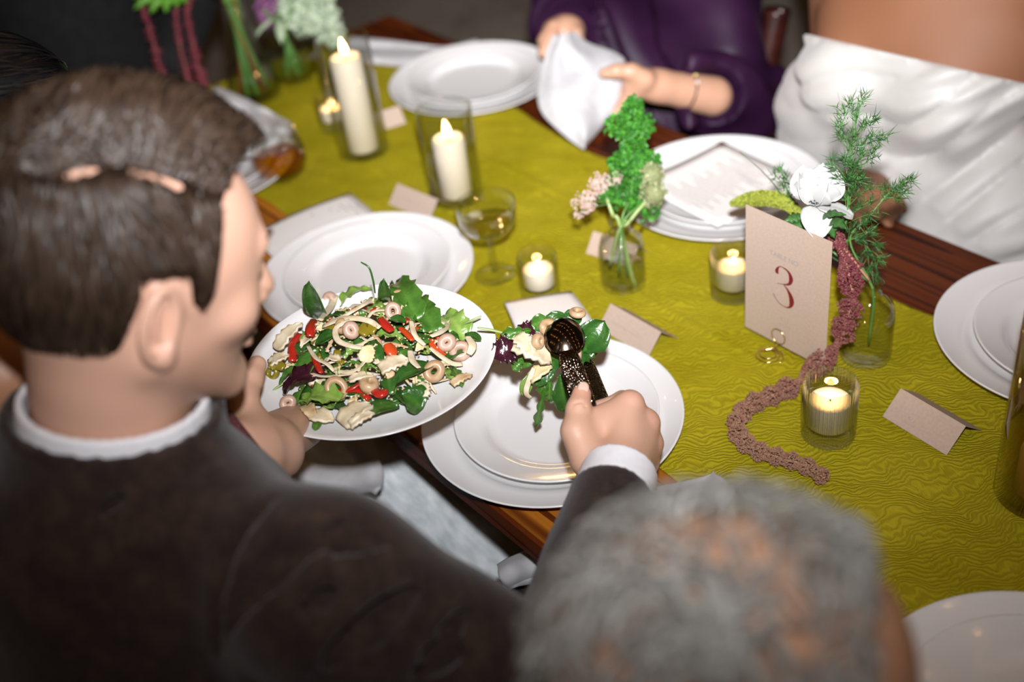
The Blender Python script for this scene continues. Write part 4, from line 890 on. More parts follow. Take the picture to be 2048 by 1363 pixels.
obj('skirt', nets(kskirt, (-1.5, -0.08, 0.1), (-0.78, 0.9, 0.68), 0.010), M_SKIRT, dark)

# ------------------------------------------------------------------ the guest in purple
PT = ay(1330, 60, 1.50)
purple = thing('person', (PT[0], 1.56, 0.0), 'guest in a dark purple satin blouse unfolding a white napkin', 'person')
pc = V3(PT[0], 1.52, 0.72)
sl_e = ay(1476, 200, 1.50); sl_s = ay(1430, -80, 1.56); sl_c = ay(1408, 184, 1.35)
sr_s = ay(1150, -40, 1.56); sr_e = ay(1130, 40, 1.47); sr_c = ay(1135, 72, 1.38)
def satin(P):
    d = s_cone(P, pc + V3(0, 0.03, -0.20), pc + V3(0, 0.02, 0.34), 0.135, 0.145); d = smin(d, s_ell(P, pc + V3(0, -0.02, 0.28), (0.19, 0.13, 0.15)), 0.06)
    d = smin(d, s_chain(P, [sl_s, sl_e, sl_c], [0.075, 0.072, 0.056], 0.03), 0.035); d = smin(d, s_chain(P, [sr_s, sr_e, sr_c], [0.07, 0.06, 0.045], 0.03), 0.035)
    d = smin(d, s_cone(P, pc + V3(0, -0.02, -0.18), V3(pc[0], 1.24, 0.535), 0.14, 0.09), 0.06)
    fold = (0.5 + 0.5 * np.sin(P[:, 0] * 74 + P[:, 2] * 30 + 3.0 * np.sin(P[:, 2] * 15 + P[:, 0] * 11) + 2.0 * np.sin(P[:, 1] * 24))) ** 2
    cut = smax(d, (P - sl_c) @ unit(sl_c - sl_e) - 0.01, 0.002); d = np.where(L2(P - sl_c) < 0.11, smax(cut, -s_cone(P, sl_c + unit(sl_c - sl_e) * 0.08, sl_c - unit(sl_c - sl_e) * 0.04, 0.053, 0.046), 0.002), d)
    return smax(d + 0.026 * (0.4 - fold) * sstep((P[:, 2] - 0.5) / 0.2), 0.458 - P[:, 2], 0.01)
lo = np.minimum.reduce([pc, sl_s, sl_e, sl_c, sr_c, sr_s]) - V3(0.2, 0.25, 0.25); hi = np.maximum.reduce([pc, sl_s, sl_e, sr_s]) + V3(0.2, 0.2, 0.30)
obj('blouse', nets(satin, lo, hi, 0.008), M_SATIN, purple)
D1 = 1.985
ph = lambda px, py, dd=0.0: ad(px, py, D1 + dd)
wrist = ad(1318, 172, 2.00); fore = ad(1425, 192, 2.04)
def phand_l(P):
    d = s_cone(P, fore, wrist, 0.034, 0.027); d = smin(d, s_cone(P, wrist, ph(1275, 165), 0.025, 0.027), 0.015)
    d = smin(d, s_chain(P, [ph(1290, 158, -0.02), ph(1262, 143, -0.03), ph(1232, 142, -0.035), ph(1208, 146, -0.032)], [0.0165, 0.0135, 0.0115, 0.0085], 0.006), 0.012)
    for k, (dx, dy, dz) in enumerate(((0, 0, 0.0), (-4, -14, 0.018), (-6, -26, 0.036), (-4, -36, 0.05))):
        d = smin(d, s_chain(P, [ph(1275 + dx, 178 + dy, dz), ph(1250 + dx, 206 + dy, dz + 0.004), ph(1230 + dx, 226 + dy, dz + 0.012), ph(1214 + dx, 243 + dy, dz + 0.02)], [0.013, 0.0105, 0.0095, 0.0075], 0.004), 0.007)
    return d
vf = nets(phand_l, np.minimum.reduce([fore, wrist, ph(1200, 250)]) - 0.10, np.maximum.reduce([fore, wrist, ph(1200, 140, 0.06)]) + 0.10, 0.0035); obj('hand', vf, M_SKIN3, purple, cols=np.zeros(len(vf[0])))
D2 = 2.15
pr = lambda px, py, dd=0.0: ad(px, py, D2 + dd)
def phand_r(P):
    d = s_cone(P, sr_c, pr(1140, 62), 0.028, 0.026); d = smin(d, s_ell(P, pr(1122, 62), (0.035, 0.035, 0.025)), 0.015)
    for k in range(4): d = smin(d, s_chain(P, [pr(1128 - 8 * k, 46 + 6 * k), pr(1108 - 7 * k, 52 + 10 * k, -0.025), pr(1106 - 6 * k, 72 + 11 * k, -0.035), pr(1114 - 5 * k, 88 + 9 * k, -0.025)], [0.012, 0.0105, 0.0095, 0.008], 0.004), 0.007)
    return smin(d, s_chain(P, [pr(1140, 55, -0.01), pr(1152, 66, -0.03), pr(1160, 82, -0.035)], [0.014, 0.011, 0.009], 0.005), 0.01)
vf = nets(phand_r, np.minimum(pr(1080, 120, -0.05), sr_c) - 0.09, np.maximum(pr(1170, 30), sr_c) + 0.09, 0.0035); obj('hand', vf, M_SKIN3, purple, cols=np.zeros(len(vf[0])))
wa = unit(fore - wrist); wc = wrist + wa * 0.055; w1 = unit(np.cross(wa, Zv)); w2 = np.cross(wa, w1)
br = thing('bracelet', wc, 'gold and pearl bracelet on the wrist of the guest in purple', 'bracelet')
obj('band', tube([wc + 0.0315 * (math.cos(a_) * w1 + math.sin(a_) * w2) for a_ in np.linspace(0, 2 * math.pi, 33)], 0.0018, 6, False), plain('dark_bracelet_cord', (0.03, 0.025, 0.02), 0.3, metal=0.6), br)
for k, a_ in enumerate((3.4, 3.9, 4.4, 4.9, 5.4)): obj('bead', ball(wc + 0.033 * (math.cos(a_) * w1 + math.sin(a_) * w2), 0.0042 if k % 2 else 0.0034, 10, 7), M_GOLD if k % 2 else plain('pearl', (0.7, 0.68, 0.62), 0.15), br)

# ------------------------------------------------------------------ the guest in the white dress
M_SKIN5 = skin_mat('bronzed_skin', (0.25, 0.105, 0.05), (0.30, 0.11, 0.06), 0.65)
BC = ay(1850, 230, 1.44)
bride = thing('person', (BC[0], 1.5, 0.0), 'guest in a strapless white gathered dress, head out of the picture', 'person')
b_top = ay(1850, 105, 1.42); b_mid = ay(1850, 330, 1.42)
bx = unit(V3(1, 0.10, -0.02)); by = unit(V3(-0.10, 1, 0))
RB = np.stack([bx, by, Zv], 1)
cT = ay(1856, 80, 1.46); cM = ay(1775, 250, 1.47); cL = V3(cM[0] + 0.0, 1.50, 0.60)
def torso_raw(P):
    d = s_ell(P, cT, (0.185, 0.115, 0.13), RB); d = smin(d, s_ell(P, cM, (0.19, 0.11, 0.14), RB), 0.05); d = smin(d, s_ell(P, cL, (0.18, 0.14, 0.16), RB), 0.06); d = smin(d, s_ell(P, cL + V3(0.17, -0.02, 0.06), (0.16, 0.13, 0.14)), 0.07)
    for s in (-1, 1): d = smin(d, s_ell(P, cT + bx * s * 0.075 + V3(0, -0.075, -0.045), (0.07, 0.06, 0.065)), 0.04)
    return d
lap_r = ay(1900, 440, 1.25)
def lap(P):
    d = s_cone(P, cL + V3(-0.06, -0.05, -0.02), V3(cL[0] - 0.02, 1.20, 0.55), 0.12, 0.08); return smin(d, s_cone(P, cL + V3(0.10, -0.05, -0.02), V3(cL[0] + 0.20, 1.21, 0.55), 0.12, 0.085), 0.05)
def bride_skin(P):
    d = torso_raw(P) + 0.006; sh1 = cT + bx * -0.165 + V3(0, 0.02, 0.12); sh2 = cT + bx * 0.175 + V3(0, 0.02, 0.12)
    d = smin(d, s_cone(P, cT + V3(0, 0.02, 0.10), sh1, 0.085, 0.06), 0.05); d = smin(d, s_cone(P, cT + V3(0, 0.02, 0.10), sh2, 0.085, 0.06), 0.05)
    e1 = cT + bx * -0.20 + V3(0, 0.08, -0.16); d = smin(d, s_chain(P, [sh1, e1, e1 + V3(0.06, -0.10, -0.10)], [0.055, 0.042, 0.034], 0.03), 0.03)
    hnd = ay(1772, 410, 1.275); e2 = cT + bx * 0.20 + V3(0, 0.12, -0.30)
    d = smin(d, s_cone(P, sh2, e2, 0.055, 0.042), 0.03); d = smin(d, s_cone(P, cL + V3(-0.12, -0.05, 0.03), hnd + V3(-0.06, 0.05, -0.02), 0.035, 0.024), 0.03)
    d = smin(d, s_cone(P, hnd + V3(-0.06, 0.05, -0.02), hnd + V3(-0.025, 0.005, 0.0), 0.024, 0.022), 0.015)
    for k in range(4): d = smin(d, s_chain(P, [hnd + V3(-0.03, -0.02 + 0.014 * k, 0.004), hnd + V3(0.0, -0.026 + 0.016 * k, 0.004), hnd + V3(0.026 - 0.004 * k, -0.026 + 0.016 * k, -0.010)], [0.0105, 0.009, 0.007], 0.004), 0.006)
    return smin(d, s_chain(P, [hnd + V3(-0.05, -0.015, 0.0), hnd + V3(-0.03, -0.040, 0.0), hnd + V3(-0.005, -0.048, -0.006)], [0.012, 0.010, 0.008], 0.005), 0.01)
vf = nets(bride_skin, cL - V3(0.42, 0.36, 0.10), np.maximum(cT, cL) + V3(0.45, 0.25, 0.28), 0.006); obj('body', vf, M_SKIN5, bride, cols=np.zeros(len(vf[0])))
tp = [ay(px, py, 1.40) for px, py in ((1640, 62), (1720, 82), (1800, 110), (1900, 130), (2048, 152))]
nT = unit(np.cross(tp[-1] - tp[0], tp[2] - CAM)); nT = nT if nT[2] > 0 else -nT
def dress_fn(P):
    d = torso_raw(P) - 0.006; d = smin(d, lap(P), 0.05)
    s = P @ bx; zz = P[:, 2]
    fold = np.abs(np.sin(zz * 52 - s * 13 + 2.4 * np.sin(s * 9 + zz * 4) + 1.2 * np.sin(s * 23))) ** 0.6
    d = d + 0.011 * (0.6 - fold) * sstep((cT[2] + 0.06 - zz) / 0.08) * (0.35 + 0.65 * (np.sin(s * 7 + zz * 15) > -0.4))
    d = d + 0.004 * np.sin(zz * 120 - s * 38 + 3.0 * np.sin(s * 14) + 2 * np.sin(zz * 20)) * np.clip(np.sin(s * 11 + zz * 9 + 1), 0, 1)
    return smax(smax(d, (P - tp[2]) @ nT, 0.004), 0.458 - zz, 0.01)
obj('dress', nets(dress_fn, cL - V3(0.40, 0.45, 0.20), np.maximum(cT, cL) + V3(0.40, 0.25, 0.12), 0.006), M_DRESS, bride)

# ------------------------------------------------------------------ a guest in black beyond the end of the table
EC = V3(-2.42, 0.70, 0.95)
endp = thing('person', (EC[0], EC[1], 0.0), 'guest dressed in black beyond the flower vases at the table end', 'person')
def endfn(P):
    d = s_cone(P, EC + V3(0, 0, -0.4), EC + V3(0, 0, 0.1), 0.17, 0.17); d = smin(d, s_cone(P, EC + V3(0, -0.2, 0.22), EC + V3(0, 0.2, 0.22), 0.075, 0.075), 0.06)
    d = smin(d, s_chain(P, [EC + V3(0, 0.22, 0.22), EC + V3(0.06, 0.27, -0.06), EC + V3(0.24, 0.10, -0.14)], [0.07, 0.058, 0.045], 0.03), 0.03); d = smin(d, s_chain(P, [EC + V3(0, -0.22, 0.22), EC + V3(0.06, -0.29, -0.06), EC + V3(0.22, -0.16, -0.14)], [0.07, 0.058, 0.045], 0.03), 0.03)
    return smin(d, s_cone(P, EC + V3(0.05, 0, -0.42), EC + V3(0.28, 0, -0.43), 0.15, 0.10), 0.05)
obj('suit', nets(endfn, EC - V3(0.3, 0.4, 0.6), EC + V3(0.45, 0.4, 0.33), 0.010), M_BLACKCL, endp)

# ------------------------------------------------------------------ chairs behind the far guests
def chair(loc, rotz, label, H_):
    t = thing('dining_chair', loc, label, 'chair', 'dark wooden dining chairs', rotz); L_ = dict(local=True, smooth=False)
    obj('seat', box((-0.21, -0.21, 0.43), (0.21, 0.17, 0.455), 0.006), M_DARKWOOD, t, **L_)
    for sx in (-1, 1):
        obj('leg', moved(box((-0.018, -0.018, 0), (0.018, 0.018, 0.43), 0.004), Matrix.Translation((sx * 0.185, -0.185, 0))), M_DARKWOOD, t, **L_)
        obj('back_post', tube(spline([(sx * 0.19, 0.17, 0), (sx * 0.19, 0.175, 0.45), (sx * 0.195, 0.22, 0.45 + 0.6 * (H_ - 0.45)), (sx * 0.195, 0.26, H_ - 0.01), (sx * 0.195, 0.262, H_)], 14), [0.024] * 12 + [0.020, 0.010], 10), M_DARKWOOD, t, local=True)
    obj('top_rail', tube(spline([(-0.19, 0.245, H_ - 0.07), (0, 0.275, H_ - 0.06), (0.19, 0.245, H_ - 0.07)], 10), 0.028, 10, True, (0, 1, 0), 0.5), M_DARKWOOD, t, local=True)
    for k in range(4): obj('back_slat', tube([(-0.105 + 0.07 * k, 0.185, 0.46), (-0.105 + 0.07 * k, 0.262, H_ - 0.07)], 0.012, 8), M_DARKWOOD, t, local=True)
    return t
chp = ay(1552, 22, 1.60)
c1 = chair((chp[0] - 0.195, 1.34, 0), 0.0, 'dark wooden dining chair whose back shows right of the guest in purple', chp[2])
chair((cL[0] + 0.03, 1.46, 0), 0.0, 'dark wooden dining chair behind the guest in the white dress', 0.80)

# ------------------------------------------------------------------ napkins
def drape(bound_l, bound_r, depth, folds, name, label, t=0.0035, nu=40, nv=40):
    """cloth hanging between a left and a right edge, given as pixels, with its own folds in depth"""
    Lp = spline(bound_l, nu + 1); Rp = spline(bound_r, nu + 1)
    def fn(u, v):
        i = int(round(u * nu)); p = Lp[i] * (1 - v) + Rp[i] * v; dd = depth(u, v) + folds(u, v); return ad(p[0], p[1], dd)
    vf = thick(sheet(fn, nu, nv), t); c = np.mean(vf[0], axis=0)
    return single(name, ([tuple(np.array(q) - c) for q in vf[0]], vf[1]), M_LINEN, c, label, 'napkin', 'white linen napkins')
drape([(1112, 70), (1092, 110), (1078, 165), (1075, 200), (1088, 232), (1130, 272), (1164, 297)], [(1150, 62), (1176, 84), (1232, 104), (1252, 130), (1240, 205), (1212, 245), (1168, 297)],
      lambda u, v: 2.03 - 0.10 * u + 0.04 * v, lambda u, v: -0.030 * math.sin(math.pi * v) + 0.007 * math.sin(v * 17 + u * 3) * (1 - u) + 0.005 * math.sin(v * 9 - u * 7), 'napkin', 'white linen napkin held up in both hands of the guest in purple', 0.004)
def flat_nap(pts, zfn, label, t=0.006, layers=1):
    Lp = spline([p[0] for p in pts], 31); Rp = spline([p[1] for p in pts], 31)
    def fn(u, v):
        i = int(round(u * 30)); p = Lp[i] * (1 - v) + Rp[i] * v; return at(p[0], p[1], zfn(u, v))
    vf = thick(sheet(fn, 30, 24), t); c = np.mean(vf[0], axis=0)
    return single('napkin', ([tuple(np.array(q) - c) for q in vf[0]], vf[1]), M_LINEN, c, label, 'napkin', 'white linen napkins')
flat_nap([((700, 78), (690, 118)), ((770, 84), (760, 130)), ((850, 92), (840, 136)), ((920, 90), (905, 124)), ((955, 84), (960, 100))], lambda u, v: TZ + 0.010 + 0.004 * math.sin(v * 9 + u * 5) + 0.003 * math.sin(u * 16), 'white linen napkin lying beside the far plate at the table end')
flat_nap([((1290, 985), (1310, 1060)), ((1340, 975), (1370, 1050)), ((1400, 955), (1440, 1030)), ((1424, 946), (1470, 985))], lambda u, v: TZ + 0.010 + 0.003 * math.sin(v * 11 + u * 4), 'white linen napkin on the table right of the man\'s shirt cuff')
flat_nap([((560, 925), (545, 990)), ((620, 938), (600, 1010)), ((690, 945), (680, 1000)), ((735, 940), (735, 985)), ((758, 932), (752, 990))], lambda u, v: 0.655 + 0.010 * math.sin(v * 5 + 0.5) + 0.004 * math.sin(u * 9), 'folded white napkin on a lap just below the salad plate', 0.012)
flat_nap([((1004, 1142), (1020, 1178)), ((1030, 1126), (1045, 1170)), ((1075, 1110), (1095, 1165)), ((1130, 1090), (1150, 1160)), ((1180, 1075), (1200, 1150))], lambda u, v: 0.655 + 0.012 * math.sin(v * 6) + 0.004 * math.sin(u * 12), 'crumpled white napkin on a lap left of the grey head', 0.010)
flat_nap([((430, 175), (400, 300)), ((500, 205), (470, 315)), ((540, 222), (510, 310)), ((572, 245), (540, 295)), ((582, 268), (575, 280))], lambda u, v: RZ + 0.035 + 0.005 * math.sin(v * 13 + u * 6) + 0.004 * math.sin(u * 19), 'crumpled white napkin on the plate behind the amber drink')
# ================================================================== flowers and vases
M_LEAFG = tinted('parsley_green', (0.018, 0.10, 0.012), (0.06, 0.24, 0.02), 0.5, spec=0.3)
M_FERN = tinted('fern_green', (0.012, 0.055, 0.018), (0.06, 0.17, 0.03), 0.5)
M_STEM = plain('green_stem', (0.10, 0.24, 0.05), 0.4)
M_PALESTEM = plain('pale_green_stem', (0.30, 0.40, 0.14), 0.4)
M_POD = tinted('seed_pod', (0.13, 0.16, 0.05), (0.36, 0.36, 0.20), 0.8)
M_PINK = tinted('dusty_pink_florets', (0.42, 0.26, 0.22), (0.66, 0.50, 0.44), 0.8)
M_PETAL = plain('white_petal', (0.47, 0.47, 0.45), 0.55, sss=0.15, sheen=0.2); M_PETAL.node_tree.nodes['Principled BSDF'].inputs['Subsurface Radius'].default_value = (0.004, 0.004, 0.003)
M_ANTH = plain('dark_anther', (0.008, 0.010, 0.02), 0.6)
M_AMAR = tinted('amaranth', (0.16, 0.020, 0.035), (0.34, 0.19, 0.12), 0.85)
M_AMARD = tinted('crimson_amaranth', (0.17, 0.008, 0.035), (0.30, 0.06, 0.08), 0.8)
M_FOX = tinted('foxtail_green', (0.16, 0.19, 0.012), (0.36, 0.40, 0.05), 0.8)
M_WHITEFL = tinted('pale_green_florets', (0.30, 0.40, 0.24), (0.62, 0.70, 0.54), 0.7)
M_MAUVE = tinted('mauve_florets', (0.12, 0.03, 0.11), (0.36, 0.14, 0.30), 0.7)
M_BRIGHT = tinted('bright_leaf', (0.06, 0.22, 0.01), (0.16, 0.42, 0.03), 0.45)
_oct = ([(1, 0, 0), (-1, 0, 0), (0, 1, 0), (0, -1, 0), (0, 0, 1), (0, 0, -1)], [(0, 2, 4), (2, 1, 4), (1, 3, 4), (3, 0, 4), (2, 0, 5), (1, 2, 5), (3, 1, 5), (0, 3, 5)])
def blobs(C_, R_, rs, tint=None, lump=0.25):
    """many small uneven grains as one mesh"""
    C_ = np.asarray(C_); n = len(C_); R_ = np.broadcast_to(np.asarray(R_, float), (n,)); o = np.array(_oct[0], float)
    A = rs.normal(0, 1, (n, 3, 3)); Q = np.linalg.qr(A)[0]; V = np.einsum('vk,nkj->nvj', o, Q) * (R_[:, None, None] * rs.uniform(1 - lump, 1 + lump, (n, 6, 1))) + C_[:, None]
    Fc = (np.array(_oct[1])[None] + (np.arange(n) * 6)[:, None, None]).reshape(-1, 3); tn = np.repeat(rs.uniform(0, 1, n) if tint is None else tint, 6)
    return V.reshape(-1, 3), Fc, tn
def flakes(C_, size, rs, tint=None, curl=0.5):
    """small curled leaflets as one mesh"""
    C_ = np.asarray(C_); n = len(C_); Q = np.linalg.qr(rs.normal(0, 1, (n, 3, 3)))[0]; sz = size * rs.uniform(0.6, 1.3, n)
    o = np.array([(0, 0, 0), (0.5, 0.45, 0.2), (1.0, 0.0, -0.1), (0.5, -0.45, 0.2), (1.05, 0.5, -0.3), (1.05, -0.5, -0.3)]); V = np.einsum('vk,nkj->nvj', o, Q) * sz[:, None, None] + C_[:, None]
    Fc = (np.array([(0, 1, 2), (0, 2, 3), (1, 4, 2), (3, 2, 5)])[None] + (np.arange(n) * 6)[:, None, None]).reshape(-1, 3)
    return V.reshape(-1, 3), Fc, np.repeat(rs.uniform(0, 1, n) if tint is None else tint, 6)
def needles(base, dirs, length, width, rs):
    n = len(base); side = np.cross(dirs, rs.normal(0, 1, (n, 3))); side /= L2(side)[:, None] + 1e-9; l = (length * rs.uniform(0.6, 1.2, n))[:, None]
    bend = rs.normal(0, 0.12, (n, 3)) * l
    V = np.stack([base - side * width / 2, base + side * width / 2, base + dirs * l * 0.55 + bend * 0.4 + side * width * 0.4, base + dirs * l * 0.55 + bend * 0.4 - side * width * 0.4, base + dirs * l + bend], 1)
    Fc = (np.array([(0, 1, 2), (0, 2, 3), (3, 2, 4)])[None] + (np.arange(n) * 5)[:, None, None]).reshape(-1, 3); return V.reshape(-1, 3), Fc, np.repeat(rs.uniform(0, 1, n), 5)
def stuff(o): o['kind'] = 'stuff'; return o
rf = np.random.default_rng(21)
def rand_dirs(n): d = rf.normal(0, 1, (n, 3)); return d / L2(d)[:, None]

# ---- bud vase
bv = at(1248, 568, RZ)
single('bud_vase', lathe([(0, 0), (0.026, 0), (0.030, 0.003), (0.0308, 0.010), (0.0305, 0.062), (0.028, 0.074), (0.019, 0.083), (0.0135, 0.087), (0.0130, 0.097), (0.0150, 0.100), (0.0140, 0.1005), (0.0118, 0.097), (0.0122, 0.088), (0.018, 0.081), (0.0265, 0.072), (0.0288, 0.061), (0.0290, 0.012), (0.026, 0.007), (0, 0.006)], 56), M_GLASS, bv, 'small clear bottle vase of parsley and seed pods near the table centre', 'vase')
single('vase_water', lathe([(0, 0.0065), (0.0255, 0.0075), (0.0284, 0.0125), (0.0284, 0.032), (0, 0.032)], 40), M_WATER, bv, 'shallow water in the small bottle vase', 'water')
bdep = float((bv - CAM) @ FW)
def q_(px, py, dz=0.0): return ad(px, py, bdep - 0.055 + dz)
mouth = bv + V3(0, 0, 0.10)
# parsley sprig
ps = thing('parsley_sprig', mouth, 'tall curly green parsley sprig in the small bottle vase', 'flower')
cl = []
for (px, py, r, n) in [(1270, 212, 20, 110), (1262, 236, 26, 140), (1236, 250, 24, 130), (1290, 250, 22, 120), (1265, 262, 30, 150), (1266, 292, 24, 120), (1255, 318, 26, 130), (1290, 318, 24, 120), (1240, 328, 24, 110), (1312, 322, 16, 60), (1285, 342, 30, 160), (1262, 356, 34, 170), (1290, 368, 28, 150), (1230, 372, 24, 110), (1215, 385, 18, 70), (1245, 392, 26, 110), (1300, 425, 20, 60), (1275, 402, 22, 80)]:
    c = q_(px, py, rf.uniform(-0.01, 0.012)); d = rand_dirs(n) * (rf.uniform(0.55, 1.0, n)[:, None]); cl.append(c + d * (r / FOC * 1.58))
cl = np.vstack(cl); v, f, tn = flakes(cl, 0.0062, rf)
stuff(obj('curly_leaves', (v, f), M_LEAFG, ps, cols=tn, smooth=False))
obj('stem', tube(spline([q_(1268, 215), q_(1268, 300), q_(1262, 390), mouth + V3(0.002, 0.002, 0), bv + V3(0.004, 0.004, 0.012)], 24), 0.0016, 6), M_STEM, ps)
for (a_, b_, c_) in (((1268, 262), (1250, 255), (1236, 250)), ((1268, 262), (1280, 255), (1292, 248)), ((1265, 330), (1250, 330), (1238, 328)), ((1264, 345), (1290, 330), (1312, 322))): obj('branch', tube(spline([q_(*a_), q_(*b_), q_(*c_)], 6), 0.0009, 5), M_STEM, ps)
# seed pods
def pod(px, py, r, label):
    c = q_(px, py, -0.01); t = thing('seed_pod', mouth, label, 'flower', 'round papery seed pods')
    n = 230; d = rand_dirs(n); v1 = ball(c, r * 0.86, 14, 9); v, f, tn = flakes(c + d * r * 0.86, r * 0.32, rf); obj('pod_core', v1, M_POD, t, cols=np.full(len(v1[0]), 0.3)); stuff(obj('bracts', (v, f), M_POD, t, cols=tn, smooth=False)); return t, c
t, c = pod(1304, 350, 0.0158, 'upper round papery seed pod right of the parsley')
obj('stem', tube(spline([c, q_(1290, 400), mouth + V3(0.006, 0.0, 0.0), bv + V3(0.0, -0.008, 0.02)], 16), 0.0017, 6), M_STEM, t)
t, c = pod(1308, 386, 0.0175, 'lower round papery seed pod right of the parsley')
obj('stem', tube(spline([c, q_(1278, 418), q_(1252, 450), mouth + V3(0.002, -0.004, -0.01), q_(1220, 532, 0.06)], 18), 0.0026, 8), M_PALESTEM, t)
# pink florets
pk = thing('pink_flower_head', mouth, 'dusty pink lacy flower head drooping left from the small vase', 'flower')
for k, (x0, y0, x1, y1) in enumerate(((1228, 398, 1236, 346), (1222, 398, 1208, 352), (1218, 400, 1180, 366), (1214, 402, 1158, 388), (1212, 404, 1146, 408), (1214, 408, 1150, 430), (1220, 404, 1190, 352))):
    pth = spline([q_(x0, y0), q_((x0 + x1) / 2, (y0 + y1) / 2 - 4, -0.008), q_(x1, y1, -0.015)], 24); obj('floret_stalk', tube(pth, 0.0007, 5), M_STEM, pk)
    s = rf.uniform(0.4, 1, 70); i = (s * 23).astype(int); c = pth[i] + rand_dirs(70) * (0.0045 * (0.5 + s))[:, None]; v, f, tn = blobs(c, 0.0017, rf); stuff(obj('florets', (v, f), M_PINK, pk, cols=tn, smooth=False))
obj('stem', tube(spline([q_(1214, 396), q_(1226, 430), mouth + V3(-0.002, 0.0, 0), q_(1262, 545, 0.055), q_(1271, 572, 0.06)], 18), 0.0026, 8), M_PALESTEM, pk)

# ---- vase behind the table number
cvp = V3(-0.683, 0.985, RZ)
single('bottle_vase', lathe([(0, 0), (0.026, 0), (0.030, 0.003), (0.0308, 0.010), (0.0305, 0.066), (0.028, 0.078), (0.018, 0.090), (0.0135, 0.096), (0.0130, 0.106), (0.0150, 0.109), (0.0140, 0.1095), (0.0118, 0.106), (0.0122, 0.097), (0.017, 0.088), (0.0265, 0.076), (0.0288, 0.065), (0.0290, 0.012), (0.026, 0.007), (0, 0.006)], 48), M_GLASS, cvp, 'clear bottle vase hidden behind the table number card', 'vase')
cm = cvp + V3(0, 0, 0.108)
k_ = lambda px, py, y=0.975: ay(px, py, y)
# anemone
ac = k_(1632, 412, 0.955); an = thing('anemone', cm, 'white anemone above the table number card', 'flower')
fz = unit(-0.50 * FW + 0.85 * UP - 0.05 * RT); fx = unit(RT - fz * (RT @ fz)); fy = np.cross(fz, fx)
def petal(length, width, cup, open_, yaw, droop=0.0):
    def fn(u, v):
        s = (v - 0.5) * 2; wd = width * (math.sin(math.pi * min(1, 0.12 + 0.80 * u)) ** 0.65) * (1 - 0.25 * (u < 0.15)); x = s * wd * 0.5
        a_ = open_ + cup * u; y = length * u * math.cos(a_); z = length * u * math.sin(a_) - droop * u * u + 0.12 * width * s * s * (1 if droop == 0 else 0.4) + 0.0008 * math.sin(s * 9 + u * 4)
        cy, sy = math.cos(yaw), math.sin(yaw); return ac + fx * (x * cy - y * sy) + fy * (x * sy + y * cy) + fz * z
    return thick(sheet(fn, 12, 10), 0.0004)
for (ln, wd, cup, op, yw, dr) in [(0.042, 0.056, 0.50, 0.62, 0.15, 0), (0.042, 0.056, 0.50, 0.58, 1.15, 0), (0.040, 0.054, 0.50, 0.58, -0.85, 0), (0.033, 0.052, 0.5, 0.62, 2.3, 0), (0.031, 0.052, 0.5, 0.62, -2.0, 0), (0.028, 0.052, 0.5, 0.65, 3.05, 0), (0.038, 0.038, -0.25, -0.10, 3.05, 0.010), (0.042, 0.036, -0.2, 0.10, -1.95, 0.006)]:
    obj('petal', petal(ln, wd, cup, op, yw, dr), M_PETAL, an)
obj('flower_centre', ball(ac + fz * 0.005, 0.0058, 12, 8), M_ANTH, an)
an_n = 60; aa = rf.uniform(0, 2 * math.pi, an_n); v, f, tn = blobs(ac + fz * 0.009 + np.stack([fx * (0.0115 * math.cos(a_)) + fy * (0.0115 * math.sin(a_)) + fz * rf.uniform(-0.002, 0.003) for a_ in aa]), 0.0011, rf); stuff(obj('anthers', (v, f), M_ANTH, an, smooth=False))
obj('stem', tube(spline([ac - fz * 0.002, k_(1655, 470), cm, cvp + V3(0.004, 0, 0.02)], 14), 0.0018, 6), M_STEM, an)
def lobed_leaf(base, tip, width, lobes=4, up_=None, amp=0.5, n=22):
    base = np.asarray(base); tip = np.asarray(tip); t_ = tip - base; L_ = np.linalg.norm(t_); t_ = t_ / L_; up_ = unit(Zv if up_ is None else up_); s_ = unit(np.cross(t_, up_)); u_ = np.cross(s_, t_)
    def fn(u, v):
        s = (v - 0.5) * 2; wd = width * 0.5 * math.sin(math.pi * (0.06 + 0.94 * u) ** 0.8) * (1 - amp + amp * abs(math.sin(math.pi * lobes * u))); return base + t_ * (u * L_) + s_ * (s * wd) + u_ * (0.10 * L_ * math.sin(math.pi * u) - 0.15 * width * s * s)
    return thick(sheet(fn, n, 4), 0.0004)
for (bx_, by_, tx, ty, wd) in [(1610, 438, 1576, 462, 0.020), (1615, 440, 1590, 476, 0.022), (1620, 442, 1612, 482, 0.020), (1640, 442, 1640, 486, 0.022), (1655, 440, 1668, 474, 0.020), (1660, 436, 1692, 456, 0.018), (1605, 430, 1566, 442, 0.018), (1640, 436, 1690, 428, 0.014), (1628, 440, 1622, 478, 0.02)]:
    vf = lobed_leaf(k_(bx_, by_, 0.958), k_(tx, ty, 0.938), wd, 4, V3(0, -0.5, 0.8)); obj('frilled_leaf', vf, M_FERN, an, cols=rf.uniform(0.3, 0.9, len(vf[0])))
